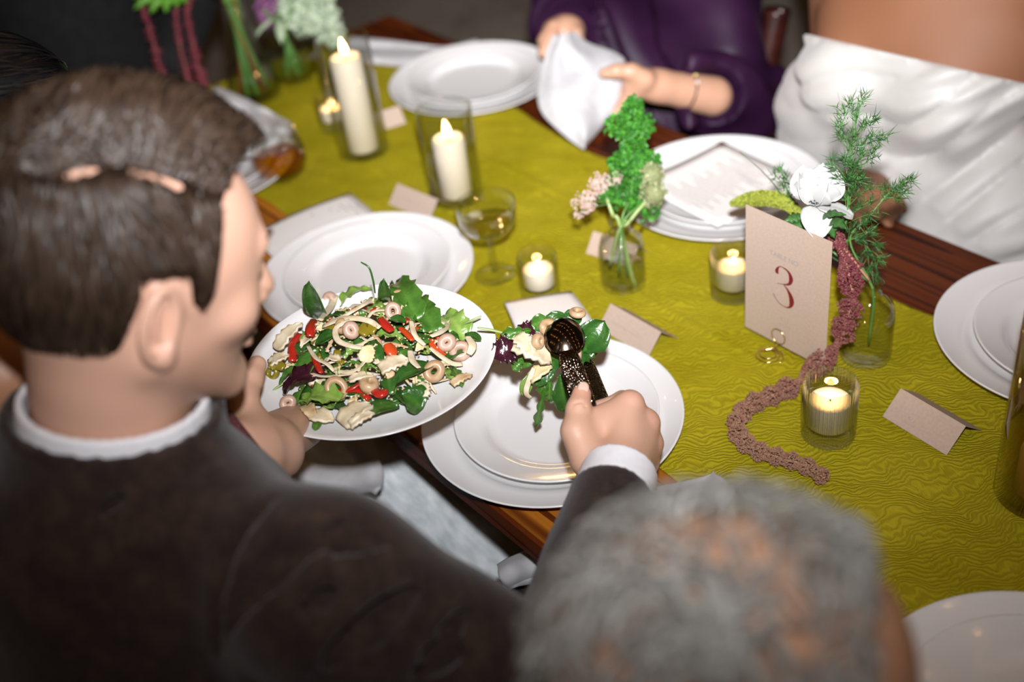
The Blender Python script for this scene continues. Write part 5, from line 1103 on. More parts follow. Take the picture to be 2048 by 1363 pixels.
# grass blade, foxtail
gb = thing('grass_blade', cm, 'single thin dark grass blade leaning left above the menu plate', 'plant'); pth = spline([cm, k_(1608, 470, 0.98), k_(1560, 385, 0.985), k_(1520, 338, 0.99), k_(1478, 303, 0.995)], 24); obj('blade', tube(pth, np.linspace(0.0016, 0.0004, 24), 5, True, (0, 0, 1), 0.4), M_FERN, gb, cols=np.full(24 * 5, 0.3))
fx_ = thing('foxtail_spike', cm, 'plump yellow-green foxtail spike pointing left behind the card corner', 'flower')
pth = spline([k_(1600, 428, 0.985), k_(1570, 404, 0.985), k_(1530, 396, 0.985), k_(1495, 399, 0.985), k_(1464, 407, 0.985)], 40); rad = 0.0105 * np.sin(np.pi * np.linspace(0.08, 0.97, 40)) ** 0.5
obj('core', tube(pth, rad * 0.8, 10), M_FOX, fx_, cols=np.full(400, 0.4)); i = rf.integers(0, 40, 900); T_, S_, N_ = frames(pth); a_ = rf.uniform(0, 2 * math.pi, 900); c = pth[i] + (S_[i] * np.cos(a_)[:, None] + N_[i] * np.sin(a_)[:, None]) * (rad[i] * 0.9)[:, None]; v, f, tn = blobs(c, 0.0016, rf); stuff(obj('seeds', (v, f), M_FOX, fx_, cols=tn, smooth=False))
obj('stem', tube(spline([pth[0], k_(1640, 480), cm], 10), 0.0014, 6), M_STEM, fx_)
# asparagus fern sprays
def fern(name_label, path_px, tufts, y0):
    t = thing('fern_spray', cm, name_label, 'plant', 'feathery asparagus fern sprays'); P_ = spline([cm] + [k_(a_, b_, y_) for a_, b_, y_ in path_px], 30); obj('stem', tube(P_, np.linspace(0.0014, 0.0005, 30), 5), M_STEM, t)
    B_ = []; D_ = []
    for (px, py, r, n, y_) in tufts:
        c = k_(px, py, y_); j = int(np.argmin(L2(P_ - c))); j = max(0, j - 4); out = unit(c - P_[j] + 1e-6); obj('branchlet', tube(spline([P_[j], (P_[j] + c) / 2 + V3(0, 0, 0.003), c], 6), 0.0004, 4), M_STEM, t)
        rr = r / FOC * 1.45; d = rand_dirs(n) * 0.8 + out * 0.75; d /= L2(d)[:, None]; B_.append(c + (P_[j] - c) * rf.uniform(0, 0.55, n)[:, None] * 0.6 + rand_dirs(n) * rr * 0.25); D_.append(d)
    B_ = np.vstack(B_); D_ = np.vstack(D_); v, f, tn = needles(B_, D_, 0.0135, 0.0010, rf); stuff(obj('needles', (v, f), M_FERN, t, cols=tn, smooth=False)); return t
fern('tall feathery fern spray rising highest against the white dress', [(1690, 500, 0.985), (1700, 400, 0.99), (1705, 300, 1.0), (1718, 190, 1.01)],
     [(1728, 192, 24, 40, 1.01), (1700, 200, 22, 36, 1.01), (1680, 214, 22, 34, 1.0), (1712, 222, 22, 34, 1.0), (1748, 236, 24, 40, 1.01), (1730, 245, 20, 30, 1.01), (1676, 245, 24, 40, 1.0), (1710, 260, 22, 36, 1.0), (1680, 268, 24, 44, 1.0), (1745, 268, 22, 36, 1.0), (1770, 272, 26, 44, 1.01), (1755, 290, 22, 34, 1.0), (1720, 285, 24, 40, 1.0), (1700, 282, 20, 30, 1.0), (1728, 300, 22, 36, 1.0), (1755, 310, 20, 26, 1.0)], 0.98)
fern('dense feathery fern spray behind the white anemone', [(1690, 500, 0.98), (1695, 420, 0.98), (1700, 340, 0.985), (1705, 310, 0.99)],
     [(1662, 322, 26, 50, 0.985), (1650, 345, 26, 46, 0.985), (1690, 320, 26, 60, 0.98), (1712, 330, 28, 80, 0.975), (1700, 350, 30, 100, 0.975), (1722, 352, 28, 80, 0.975), (1680, 350, 26, 60, 0.98), (1710, 375, 26, 60, 0.98), (1740, 375, 22, 34, 0.99), (1690, 385, 24, 44, 0.985), (1745, 400, 22, 36, 0.985), (1720, 410, 24, 40, 0.985), (1758, 425, 20, 30, 0.985)], 0.98)
fern('feathery fern spray reaching right over the table edge', [(1700, 480, 0.98), (1740, 430, 1.0), (1780, 385, 1.02), (1822, 362, 1.03)],
     [(1822, 358, 22, 40, 1.03), (1806, 366, 22, 40, 1.03), (1790, 376, 22, 44, 1.02), (1812, 384, 20, 34, 1.03), (1776, 390, 22, 40, 1.02), (1798, 398, 18, 26, 1.02), (1768, 372, 18, 26, 1.01)], 1.0)
fern('drooping dark fern spray over the bare wood right of the card', [(1690, 490, 0.98), (1720, 480, 1.0), (1745, 510, 1.01), (1755, 545, 1.01)],
     [(1730, 440, 26, 50, 0.99), (1700, 452, 26, 50, 0.98), (1748, 462, 26, 44, 1.0), (1720, 478, 28, 60, 0.99), (1755, 490, 26, 44, 1.01), (1735, 510, 28, 50, 1.0), (1762, 520, 24, 40, 1.01), (1740, 540, 26, 50, 1.0), (1715, 520, 24, 40, 0.99), (1755, 555, 20, 30, 1.01)], 1.0)
fern('small feathery fern tip left of the white anemone', [(1640, 470, 0.985), (1590, 420, 0.99), (1565, 350, 0.99), (1560, 335, 0.99)],
     [(1556, 340, 20, 34, 0.99), (1572, 352, 20, 30, 0.99), (1584, 365, 18, 26, 0.985), (1560, 368, 18, 26, 0.985), (1550, 352, 16, 20, 0.99), (1580, 390, 18, 26, 0.985), (1566, 404, 16, 20, 0.985)], 0.98)
# hanging amaranth
am = thing('amaranth_tassel', cm, 'dusky pink amaranth tassel hanging from the vase and trailing over the runner', 'flower')
path = [cm + V3(0, -0.004, 0.006), k_(1672, 478, 0.958), k_(1690, 520, 0.952), k_(1700, 560, 0.95), k_(1706, 600, 0.95), k_(1690, 642, 0.945), k_(1684, 672, 0.940), k_(1655, 712, 0.925)] + [at(px, py, RZ + 0.011) for px, py in ((1625, 738), (1590, 768), (1550, 788), (1505, 808), (1475, 838), (1478, 872), (1512, 898), (1560, 915), (1605, 928), (1650, 955))]
P_ = spline(path, 240); P_[:, 2] = np.maximum(P_[:, 2], RZ + 0.006)
obj('stem', tube(P_, 0.0016, 6), plain('pink_amaranth_stem', (0.45, 0.22, 0.14), 0.6), am)
s_ = np.linspace(0, 1, 240); lump = 0.62 + 0.38 * np.sin(s_ * 88 + 3 * np.sin(s_ * 21)); lump[s_ > 0.55] = 0.82 + 0.18 * np.sin(s_[s_ > 0.55] * 160); rad = np.interp(s_, [0, 0.05, 0.25, 0.5, 0.75, 1], [0.004, 0.011, 0.017, 0.0145, 0.0125, 0.010]) * np.clip(lump, 0.12, 1)
n = 8000; i = rf.integers(4, 240, n); T_, S_, N_ = frames(P_); a_ = rf.uniform(0, 2 * math.pi, n); rr = rad[i] * np.sqrt(rf.uniform(0.35, 1, n)); c = P_[i] + (S_[i] * np.cos(a_)[:, None] + N_[i] * np.sin(a_)[:, None]) * rr[:, None]; c[:, 2] = np.maximum(c[:, 2], RZ + 0.0008)
v, f, tn = blobs(c, 0.0015, rf, tint=np.clip(np.interp(s_[i], [0, 0.3, 0.5, 0.8], [0.05, 0.2, 0.6, 0.95]) + rf.uniform(-0.3, 0.3, n), 0, 1)); stuff(obj('florets', (v, f), M_AMAR, am, cols=tn, smooth=False))

# ---- the two vases at the far end
bvp = at(512, 192, RZ)
single('flask_vase', lathe([(0, 0), (0.044, 0), (0.049, 0.003), (0.050, 0.010), (0.046, 0.035), (0.036, 0.085), (0.027, 0.13), (0.0235, 0.155), (0.023, 0.185), (0.0255, 0.192), (0.0245, 0.1925), (0.0215, 0.186), (0.022, 0.155), (0.0255, 0.13), (0.0345, 0.085), (0.0445, 0.035), (0.0480, 0.012), (0.044, 0.008), (0, 0.007)], 56), M_GLASS, bvp, 'tall tapering glass vase full of green stems at the table end', 'vase')
single('vase_water', lathe([(0, 0.0075), (0.0435, 0.009), (0.0472, 0.0125), (0.0442, 0.034), (0.038, 0.066), (0, 0.066)], 40), M_WATER, bvp, 'water in the tall tapering vase', 'water')
bm_ = bvp + V3(0, 0, 0.19)
for k in range(9):
    a_ = k * 0.72; b0 = bvp + V3(0.026 * math.cos(a_ + 2.4), 0.026 * math.sin(a_ + 2.4), 0.012); t0 = bm_ + V3(0.012 * math.cos(a_), 0.012 * math.sin(a_), 0.0); t1 = t0 + (t0 - b0) * 0.35 + V3(0, 0, 0.05)
    t = thing('flower_stem', b0, ('green' if k % 3 else 'reddish') + ' cut stem in the tall tapering vase, %s of the nine' % 'first second third fourth fifth sixth seventh eighth ninth'.split()[k], 'plant', 'cut stems in the tall vase'); obj('stalk', tube(spline([b0, (b0 + t0) / 2, t0, t1], 12), 0.0042 if k % 3 else 0.0026, 7), M_STEM if k % 3 else plain('reddish_stem', (0.25, 0.05, 0.02), 0.5), t)
    vf = lobed_leaf(t1, t1 + V3(0.05 * math.cos(a_), 0.05 * math.sin(a_), 0.03), 0.035, 3); obj('leaf', vf, M_BRIGHT, t, cols=rf.uniform(0, 1, len(vf[0])))
def tassel(px_path, depth, n, label):
    t = thing('amaranth_tassel', bm_, label, 'flower', 'crimson amaranth tassels'); P2 = spline([bm_] + [ad(a_, b_, depth) for a_, b_ in px_path], 60); obj('stem', tube(P2, 0.0015, 5), plain('rosy_stem', (0.35, 0.13, 0.10), 0.6), t)
    i = rf.integers(14, 60, n); rr = np.interp(i, [14, 30, 50, 60], [0.004, 0.007, 0.013, 0.009]); c = P2[i] + rand_dirs(n) * (rr * rf.uniform(0.3, 1, n))[:, None]; v, f, tn = blobs(c, 0.0022, rf); stuff(obj('florets', (v, f), M_AMARD, t, cols=tn, smooth=False))
tassel([(400, -40), (330, -30), (288, 10), (300, 60), (315, 115), (326, 158)], 2.26, 420, 'crimson amaranth tassel hanging furthest left over the dark background')
tassel([(400, -30), (365, -20), (352, 20), (358, 80), (372, 140), (382, 178)], 2.27, 360, 'crimson amaranth tassel hanging in the middle of the three')
tassel([(405, -20), (385, -10), (374, 30), (385, 80), (398, 140), (408, 172)], 2.25, 480, 'thick crimson amaranth tassel hanging closest to the tall vase')
bl = thing('leafy_branch', bm_, 'bright green lobed leaves hanging at the top left edge', 'plant')
obj('stem', tube(spline([bm_, ad(430, -30, 2.27), ad(330, -40, 2.26)], 12), 0.0018, 6), M_STEM, bl)
for (a_, b_, c_, d_) in ((330, -40, 268, 18), (335, -40, 300, 26), (340, -38, 330, 24), (350, -36, 352, 12), (320, -40, 262, -6), (345, -36, 372, 6)):
    vf = lobed_leaf(ad(a_, b_, 2.26), ad(c_, d_, 2.24), 0.04, 4, -FW); obj('leaf', vf, M_BRIGHT, bl, cols=rf.uniform(0, 1, len(vf[0])))
gv = at(592, 158, RZ)
single('globe_vase', lathe([(0, 0), (0.026, 0), (0.034, 0.003), (0.046, 0.018), (0.0515, 0.040), (0.049, 0.062), (0.038, 0.084), (0.026, 0.096), (0.023, 0.104), (0.0255, 0.110), (0.0245, 0.1105), (0.0215, 0.104), (0.0245, 0.095), (0.036, 0.083), (0.0470, 0.061), (0.0495, 0.040), (0.0445, 0.020), (0.033, 0.006), (0, 0.005)], 56), M_GLASS, gv, 'round glass vase with pale frothy flowers at the table end', 'vase')
single('vase_water', lathe([(0, 0.0055), (0.0325, 0.0065), (0.044, 0.021), (0.0488, 0.040), (0.0478, 0.054), (0, 0.054)], 40), M_WATER, gv, 'water in the round vase', 'water')
gm = gv + V3(0, 0, 0.108)
wf = thing('frothy_flower', gm, 'pale green frothy flower head above the round vase', 'flower'); cl = []
for (px, py, r, n) in ((600, 8, 44, 260), (635, 18, 40, 240), (655, 50, 34, 200), (612, 40, 34, 180), (668, 72, 22, 90), (580, 20, 30, 120)): cl.append(ad(px, py, 2.25) + rand_dirs(n) * (r / FOC * 2.25 * rf.uniform(0.5, 1, n))[:, None])
v, f, tn = flakes(np.vstack(cl), 0.010, rf); stuff(obj('florets', (v, f), M_WHITEFL, wf, cols=tn, smooth=False)); obj('stem', tube(spline([ad(620, 30, 2.25), gm, gv + V3(0.01, 0, 0.01)], 12), 0.003, 6), M_STEM, wf)
mf = thing('mauve_flower', gm, 'mauve thistle-like flower head left of the pale frothy flowers', 'flower'); c = ad(540, 22, 2.26) + rand_dirs(260) * (0.027 * rf.uniform(0.6, 1, 260))[:, None]; v, f, tn = flakes(c, 0.009, rf); stuff(obj('florets', (v, f), M_MAUVE, mf, cols=tn, smooth=False)); obj('stem', tube(spline([ad(540, 22, 2.26), gm, gv + V3(-0.01, 0, 0.01)], 12), 0.003, 6), M_STEM, mf)
for k in range(5):
    a_ = k * 1.25; t = thing('flower_stem', gv, 'cut stem in the round vase, %s of the five' % 'first second third fourth fifth'.split()[k], 'plant', 'cut stems in the round vase'); b0 = gv + V3(0.02 * math.cos(a_), 0.02 * math.sin(a_), 0.012); obj('stalk', tube(spline([b0, gm + V3(-0.008 * math.cos(a_), -0.008 * math.sin(a_), 0.0), gm + V3(-0.03 * math.cos(a_), -0.03 * math.sin(a_), 0.04)], 10), 0.003, 7), M_STEM, t)
    vf = lobed_leaf(gm + V3(-0.02 * math.cos(a_), -0.02 * math.sin(a_), 0.02), gm + V3(-0.06 * math.cos(a_), -0.06 * math.sin(a_), -0.01), 0.022, 2, None, 0.2); obj('leaf', vf, M_WHITEFL, t, cols=rf.uniform(0, 0.5, len(vf[0])))
# ================================================================== the salad plate, the salad and the serving spoons
pl_prof = [(0, 0.004), (0.085, 0.004), (0.098, 0.0055), (0.112, 0.009), (0.128, 0.0145), (0.1365, 0.0182), (0.1375, 0.0180), (0.1368, 0.0165), (0.128, 0.0112), (0.110, 0.0048), (0.092, 0.0015), (0.078, 0.0), (0.074, 0.0), (0.072, 0.0015), (0, 0.0015)]
PZ0 = 0.918 - 0.018
single('salad_plate', lathe(pl_prof, 96), M_PORC, (PC[0], PC[1], PZ0), 'rimless white plate of salad held up in the man\'s left hand', 'plate')
def leafmat(name, c1, c2, rough=0.28):
    m, nt, b = node_mat(name); setp(b, rough=rough, spec=0.55, coat=0.35, sss=0.05); N = nt.nodes; L = nt.links
    b.inputs['Coat Roughness'].default_value = 0.12
    at_ = N.new('ShaderNodeAttribute'); at_.attribute_name = 'tint'; tc = N.new('ShaderNodeTexCoord'); no = N.new('ShaderNodeTexNoise'); no.inputs['Scale'].default_value = 90; no.inputs['Detail'].default_value = 4; L.new(tc.outputs['Object'], no.inputs['Vector'])
    ad_ = N.new('ShaderNodeMath'); ad_.operation = 'MULTIPLY_ADD'; ad_.inputs[1].default_value = 0.7; ad_.use_clamp = True; L.new(no.outputs['Fac'], ad_.inputs[0]); su = N.new('ShaderNodeMath'); su.operation = 'SUBTRACT'; su.inputs[1].default_value = 0.35; L.new(at_.outputs['Fac'], su.inputs[0]); L.new(su.outputs[0], ad_.inputs[2])
    mx = N.new('ShaderNodeMix'); mx.data_type = 'RGBA'; mx.inputs[6].default_value = (*c1, 1); mx.inputs[7].default_value = (*c2, 1); L.new(ad_.outputs[0], mx.inputs[0]); L.new(mx.outputs[2], b.inputs['Base Color'])
    bp = N.new('ShaderNodeBump'); bp.inputs['Strength'].default_value = 0.5; bp.inputs['Distance'].default_value = 0.0015; n2 = N.new('ShaderNodeTexNoise'); n2.inputs['Scale'].default_value = 260; L.new(tc.outputs['Object'], n2.inputs['Vector']); L.new(n2.outputs['Fac'], bp.inputs['Height']); L.new(bp.outputs[0], b.inputs['Normal']); return m
M_SPIN = leafmat('spinach_leaf', (0.012, 0.060, 0.008), (0.045, 0.145, 0.020))
M_ARUG = leafmat('rocket_leaf', (0.024, 0.095, 0.010), (0.090, 0.215, 0.030))
M_LETT = leafmat('pale_lettuce', (0.10, 0.22, 0.022), (0.28, 0.40, 0.09))
M_REDL = leafmat('red_lettuce', (0.020, 0.004, 0.010), (0.060, 0.010, 0.020), 0.22)
M_PEPR = plain('roasted_red_pepper', (0.42, 0.018, 0.010), 0.22, coat=0.5, sss=0.1)
M_PEPO = plain('orange_red_pepper', (0.52, 0.060, 0.012), 0.25, coat=0.4)
M_PEPY = plain('olive_green_pepper', (0.22, 0.17, 0.012), 0.25, coat=0.5)
M_OLIV = mottled('tan_olive', (0.40, 0.24, 0.12), (0.50, 0.34, 0.20), 120, 0.35, coat=0.2)
M_OLIVP = mottled('pinkish_olive', (0.44, 0.27, 0.19), (0.54, 0.37, 0.28), 120, 0.4, coat=0.2)
M_FENN = mottled('shaved_fennel', (0.55, 0.44, 0.27), (0.74, 0.65, 0.48), 70, 0.45, coat=0.15)
M_FENNB = mottled('browned_fennel', (0.42, 0.26, 0.12), (0.66, 0.50, 0.30), 60, 0.5)
M_PARM = mottled('pale_cheese', (0.72, 0.56, 0.28), (0.78, 0.65, 0.40), 60, 0.5)
M_CRUMB = tinted('crisp_crumbs', (0.45, 0.28, 0.12), (0.74, 0.60, 0.38), 0.6)
rsal = np.random.default_rng(33); rsr = random.Random(33)
HCN = at(745, 712, 0.912)
def heap(x, y, spread=0.100):
    rho = math.hypot((x - HCN[0]) / spread, (y - HCN[1]) / (spread * 0.93)); return PZ0 + 0.006 + 0.042 * max(0.0, 1 - rho * rho) ** 0.8
def leafmesh(a, b, width, kind='ovate', up_=None, arch=0.15, cup=0.2, ruff=0.0, n=14, m=6, seed=0):
    a = np.asarray(a, float); b = np.asarray(b, float); t_ = b - a; L_ = np.linalg.norm(t_); t_ = t_ / L_; up_ = unit(Zv if up_ is None else up_); s_ = unit(np.cross(t_, up_)); u_ = np.cross(s_, t_); r = random.Random(seed); ph = r.uniform(0, 6); tw = r.uniform(-0.5, 0.5)
    def wfn(u):
        if kind == 'ovate': return (0.12 + 0.88 * min(1, u / 0.42) ** 0.8) * math.sqrt(max(0.0004, 1 - max(0, (u - 0.42) / 0.58) ** 2.2))
        if kind == 'rocket': return (0.25 + 0.75 * u) * (0.35 + 0.65 * abs(math.sin(math.pi * 3.2 * u + 0.4))) * (math.sin(math.pi * min(1, 0.1 + 0.9 * u)) ** 0.35 if u < 0.98 else 0.05)
        if kind == 'frill': return math.sin(math.pi * (0.1 + 0.88 * u) ** 0.7) ** 0.5 * (0.85 + 0.15 * math.sin(u * 31 + ph))
        return 1.0
    def fn(u, v):
        s = (v - 0.5) * 2; wd = width * 0.5 * wfn(u); z = arch * L_ * math.sin(math.pi * u) + cup * width * 0.5 * s * s + ruff * width * math.sin(u * 17 + ph + s * 2) * abs(s) ** 1.5 + tw * s * wd * u
        return a + t_ * (u * L_) + s_ * (s * wd) + u_ * z
    v, f = sheet(fn, n, m); tn = [0.35 + 0.5 * (1 - abs((i % (m + 1)) / m - 0.5) * 2) ** 6 + r.uniform(-0.1, 0.1) for i in range(len(v))]
    return (v, f), tn
def as_thing(name, vf, mat, label, cat, group, tint=None, smooth=True, rib=None):
    c = np.mean(np.asarray(vf[0]), axis=0); v = [tuple(np.asarray(p) - c) for p in vf[0]]
    o = single(name, (v, vf[1]), mat, c, label, cat, group, smooth, cols=tint)
    return o
G_LEAF = 'green leaves in the salad'; G_STRIP = 'shaved fennel strips in the salad'; G_OL = 'sliced olives in the salad'; G_PEP = 'pepper strips in the salad'; G_FL = 'pale fennel slices in the salad'
def leaf(name, p0, z0, p1, z1, width, kind, mat, label, up_=None, arch=0.15, cup=0.25, ruff=0.0, dep=None, seed=1, stem=0.0, group=G_LEAF):
    a = at(*p0, z0) if dep is None else ad(*p0, dep + z0); b = at(*p1, z1) if dep is None else ad(*p1, dep + z1)
    vf, tn = leafmesh(a, b, width, kind, up_, arch, cup, ruff, seed=seed)
    o = as_thing(name, vf, mat, label, 'leaf', group, tn); o.modifiers.new('thickness', 'SOLIDIFY').thickness = 0.0005
    if stem:
        t_ = unit(a - b); c = np.array(o.location); st = spline([a + t_ * -0.004, a + t_ * stem * 0.5 + V3(0, 0, 0.002), a + t_ * stem], 8) - c
        obj('leaf_stalk', tube(st, np.linspace(0.0014, 0.0009, 8), 6), M_PALESTEM, o, local=True)
    return o
def strip(pts, zs, w_, label, mat=M_FENN, flat=0.22, cat='vegetable', group=G_STRIP, name='fennel_strip', dep=None, n=18):
    P_ = spline([at(px, py, z) if dep is None else ad(px, py, dep + z) for (px, py), z in zip(pts, zs)], n); w2 = w_ * (0.35 + 0.65 * np.sin(np.pi * np.linspace(0.1, 0.93, n)) ** 0.5)
    return as_thing(name, tube(P_, w2, 8, True, (0.3, 0.2, 1), flat), mat, label, cat, group)
def ring(p, z, R_, r_, label, tilt=(0, 0, 1), mat=M_OLIV, dep=None, hgt=1.3):
    c = at(*p, z) if dep is None else ad(*p, dep + z); n_ = unit(tilt); x_ = unit(np.cross(n_, V3(0.3, 1, 0.2))); y_ = np.cross(n_, x_)
    V = []; Fc = []; N1, N2 = 22, 10
    for i in range(N1):
        a_ = 2 * math.pi * i / N1; e = 1 + 0.06 * math.sin(a_ * 2 + R_ * 4000)
        for k in range(N2):
            b_ = 2 * math.pi * k / N2; rr = R_ * e - r_ + r_ * math.cos(b_); V.append(c + x_ * rr * math.cos(a_) + y_ * rr * math.sin(a_) + n_ * r_ * hgt * math.sin(b_))
    for i in range(N1):
        for k in range(N2): Fc.append((i * N2 + k, ((i + 1) % N1) * N2 + k, ((i + 1) % N1) * N2 + (k + 1) % N2, i * N2 + (k + 1) % N2))
    return as_thing('olive_slice', (V, Fc), mat, label, 'olive', G_OL)
def slice_(p0, z0, p1, z1, width, label, mat=M_FENN, dep=None, seed=1, group=G_FL, name='fennel_slice', cat='vegetable', t=0.0025):
    a = at(*p0, z0) if dep is None else ad(*p0, dep + z0); b = at(*p1, z1) if dep is None else ad(*p1, dep + z1); vf, tn = leafmesh(a, b, width, 'frill', None, 0.12, 0.12, 0.05, 10, 6, seed)
    o = as_thing(name, vf, mat, label, cat, group); o.modifiers.new('thickness', 'SOLIDIFY').thickness = t; return o
def hz(px, py, lift=0.004):
    z = 0.93
    for _ in range(4): q = at(px, py, z); z = heap(q[0], q[1]) + lift
    return z
H = hz
def where(x, y):
    u = (V3(x, y, 0.93) - V3(HCN[0], HCN[1], 0.93)) @ unit(V3(RT[0], RT[1], 0)); v = (V3(x, y, 0) - V3(HCN[0], HCN[1], 0)) @ unit(V3(FW[0], FW[1], 0))
    if math.hypot(u, v) < 0.035: return 'at the middle of the salad'
    return 'at the %s%s of the salad' % (('upper ' if v > 0.03 else 'lower ' if v < -0.03 else 'far '), 'right' if u > 0 else 'left')
# -- bed of leaves and loose pieces under the ones singled out below
k = 0
for i in range(95):
    a_ = rsr.uniform(0, 2 * math.pi); r_ = 0.098 * math.sqrt(rsr.random()); x, y = HCN[0] + r_ * math.cos(a_), HCN[1] + r_ * 0.93 * math.sin(a_); z = heap(x, y) - rsr.uniform(0.000, 0.010); L_ = rsr.uniform(0.024, 0.046); yaw = rsr.uniform(0, 6.28)
    d = V3(math.cos(yaw), math.sin(yaw), rsr.uniform(-0.25, 0.35)); c = V3(x, y, z); A = c - d * L_ / 2; B = c + d * L_ / 2
    lim = lambda q: V3(PC[0], PC[1], q[2]) + V3(*((q[:2] - PC[:2]) * min(1, 0.112 / max(np.linalg.norm(q[:2] - PC[:2]), 1e-6))), 0)
    A, B = lim(A), lim(B); A[2] = max(A[2], PZ0 + 0.009); B[2] = max(B[2], PZ0 + 0.009)
    kind, mat, wd, nm, lb = [('ovate', M_SPIN, 0.55, 'spinach_leaf', 'dark spinach leaf in the bed of the salad'), ('rocket', M_ARUG, 0.55, 'rocket_leaf', 'lobed rocket leaf in the bed of the salad'), ('frill', M_LETT, 0.62, 'lettuce_leaf', 'pale frilled lettuce leaf in the bed of the salad'), ('ovate', M_SPIN, 0.5, 'spinach_leaf', 'dark spinach leaf in the bed of the salad'), ('rocket', M_ARUG, 0.6, 'rocket_leaf', 'lobed rocket leaf in the bed of the salad')][i % 5]
    vf, tn = leafmesh(A, B, L_ * wd, kind, V3(rsr.uniform(-0.5, 0.5), rsr.uniform(-0.5, 0.5), 1), rsr.uniform(-0.1, 0.25), rsr.uniform(-0.3, 0.4), 0.12 if kind == 'frill' else 0.03, 12, 6, i)
    as_thing(nm, vf, mat, lb.replace('in the bed of the salad', 'in the bed ' + where(x, y)), 'leaf', G_LEAF, tn).modifiers.new('thickness', 'SOLIDIFY').thickness = 0.0005
for i in range(34):
    a_ = rsr.uniform(0, 2 * math.pi); r_ = 0.090 * math.sqrt(rsr.random()); x, y = HCN[0] + r_ * math.cos(a_), HCN[1] + r_ * 0.93 * math.sin(a_); z = heap(x, y) + rsr.uniform(0.001, 0.006); L_ = rsr.uniform(0.02, 0.05); yaw = rsr.uniform(0, 6.28); d = V3(math.cos(yaw), math.sin(yaw), 0); s2 = V3(-d[1], d[0], 0) * rsr.uniform(-0.35, 0.35) * L_
    P0, P1, P2 = [V3(q[0], q[1], max(heap(q[0], q[1]) + rsr.uniform(0.002, 0.006), PZ0 + 0.01)) for q in (V3(x, y, 0) - d * L_ / 2, V3(x, y, 0) + s2, V3(x, y, 0) + d * L_ / 2)]
    as_thing('fennel_strip', tube(spline([P0, P1, P2], 14), 0.0021 * (0.4 + 0.6 * np.sin(np.pi * np.linspace(0.1, 0.9, 14))), 8, True, (0.3, 0.2, 1), 0.3), M_FENN if i % 3 else M_FENNB, ('loose ivory fennel strip ' if i % 3 else 'loose browned fennel strip ') + where(x, y), 'vegetable', G_STRIP)
for i in range(30):
    a_ = rsr.uniform(0, 2 * math.pi); r_ = 0.095 * math.sqrt(rsr.random()); x, y = HCN[0] + r_ * math.cos(a_), HCN[1] + r_ * 0.93 * math.sin(a_); L_ = rsr.uniform(0.009, 0.018); yaw = rsr.uniform(0, 6.28); d = V3(math.cos(yaw), math.sin(yaw), rsr.uniform(-0.4, 0.4)); c = V3(x, y, max(heap(x, y) + 0.003, PZ0 + 0.012))
    vf, tn = leafmesh(c - d * L_ / 2, c + d * L_ / 2, L_ * 0.8, 'frill', V3(rsr.uniform(-0.6, 0.6), rsr.uniform(-0.6, 0.6), 1), 0.2, 0.3, 0.12, 7, 5, 300 + i); as_thing('fennel_slice', vf, M_FENN if i % 4 else M_PARM, ('small pale fennel shaving ' if i % 4 else 'small yellow cheese shaving ') + where(x, y), 'vegetable', G_FL).modifiers.new('thickness', 'SOLIDIFY').thickness = 0.0015
for i in range(14):
    a_ = rsr.uniform(0, 2 * math.pi); r_ = 0.088 * math.sqrt(rsr.random()); x, y = HCN[0] + r_ * math.cos(a_), HCN[1] + r_ * 0.93 * math.sin(a_); L_ = rsr.uniform(0.014, 0.028); yaw = rsr.uniform(0, 6.28); d = V3(math.cos(yaw), math.sin(yaw), 0); P3 = [V3(q[0], q[1], max(heap(q[0], q[1]) + 0.002, PZ0 + 0.01)) for q in (V3(x, y, 0) - d * L_ / 2, V3(x, y, 0) + V3(-d[1], d[0], 0) * 0.004, V3(x, y, 0) + d * L_ / 2)]
    as_thing('pepper_strip', tube(spline(P3, 10), 0.0042, 8, True, (0, 0, 1), 0.4), (M_PEPR, M_PEPO, M_PEPY)[i % 3], ('short roasted red pepper strip ', 'short orange-red pepper strip ', 'short olive-green pepper strip ')[i % 3] + where(x, y), 'pepper', G_PEP)
v, f, tn = blobs(np.array([(lambda a_, r_: (HCN[0] + r_ * math.cos(a_), HCN[1] + 0.93 * r_ * math.sin(a_), heap(HCN[0] + r_ * math.cos(a_), HCN[1] + 0.93 * r_ * math.sin(a_)) + 0.004))(rsr.uniform(0, 6.28), 0.096 * math.sqrt(rsr.random())) for _ in range(420)]), 0.0014, rsal, lump=0.5)
tag(obj('salad_crumbs', (v, f), M_CRUMB, cols=tn, smooth=False), 'crisp golden crumbs strewn over the salad', 'crumbs', kind='stuff')
# -- pieces one can point to
leaf('spinach_leaf', (642, 632), H(642, 632), (618, 560), 0.985, 0.026, 'ovate', M_SPIN, 'dark spinach leaf standing upright at the upper left of the salad', -FW, 0.12, 0.3, seed=2)
strip([(750, 585), (746, 560), (738, 535), (722, 524)], [0.965, 0.985, 1.000, 1.005], 0.0014, 'thin curling green stalk rising highest out of the salad', M_ARUG, 0.8, 'leaf', G_LEAF, 'rocket_stalk')
leaf('rocket_leaf', (776, 605), H(776, 605), (768, 555), 0.985, 0.016, 'ovate', M_SPIN, 'pointed dark leaf standing beside the stacked olive slices', -FW, 0.1, 0.3, seed=5)
leaf('lettuce_leaf', (835, 640), H(835, 640), (790, 568), H(790, 568) + 0.02, 0.036, 'frill', M_ARUG, 'broad green leaf behind the stacked olive slices', None, 0.15, 0.3, 0.06, seed=6)
leaf('lettuce_leaf', (870, 665), H(870, 665), (820, 600), H(820, 600) + 0.006, 0.034, 'frill', M_ARUG, 'broad green leaf right of the stacked olive slices', None, 0.15, 0.3, 0.08, seed=7)
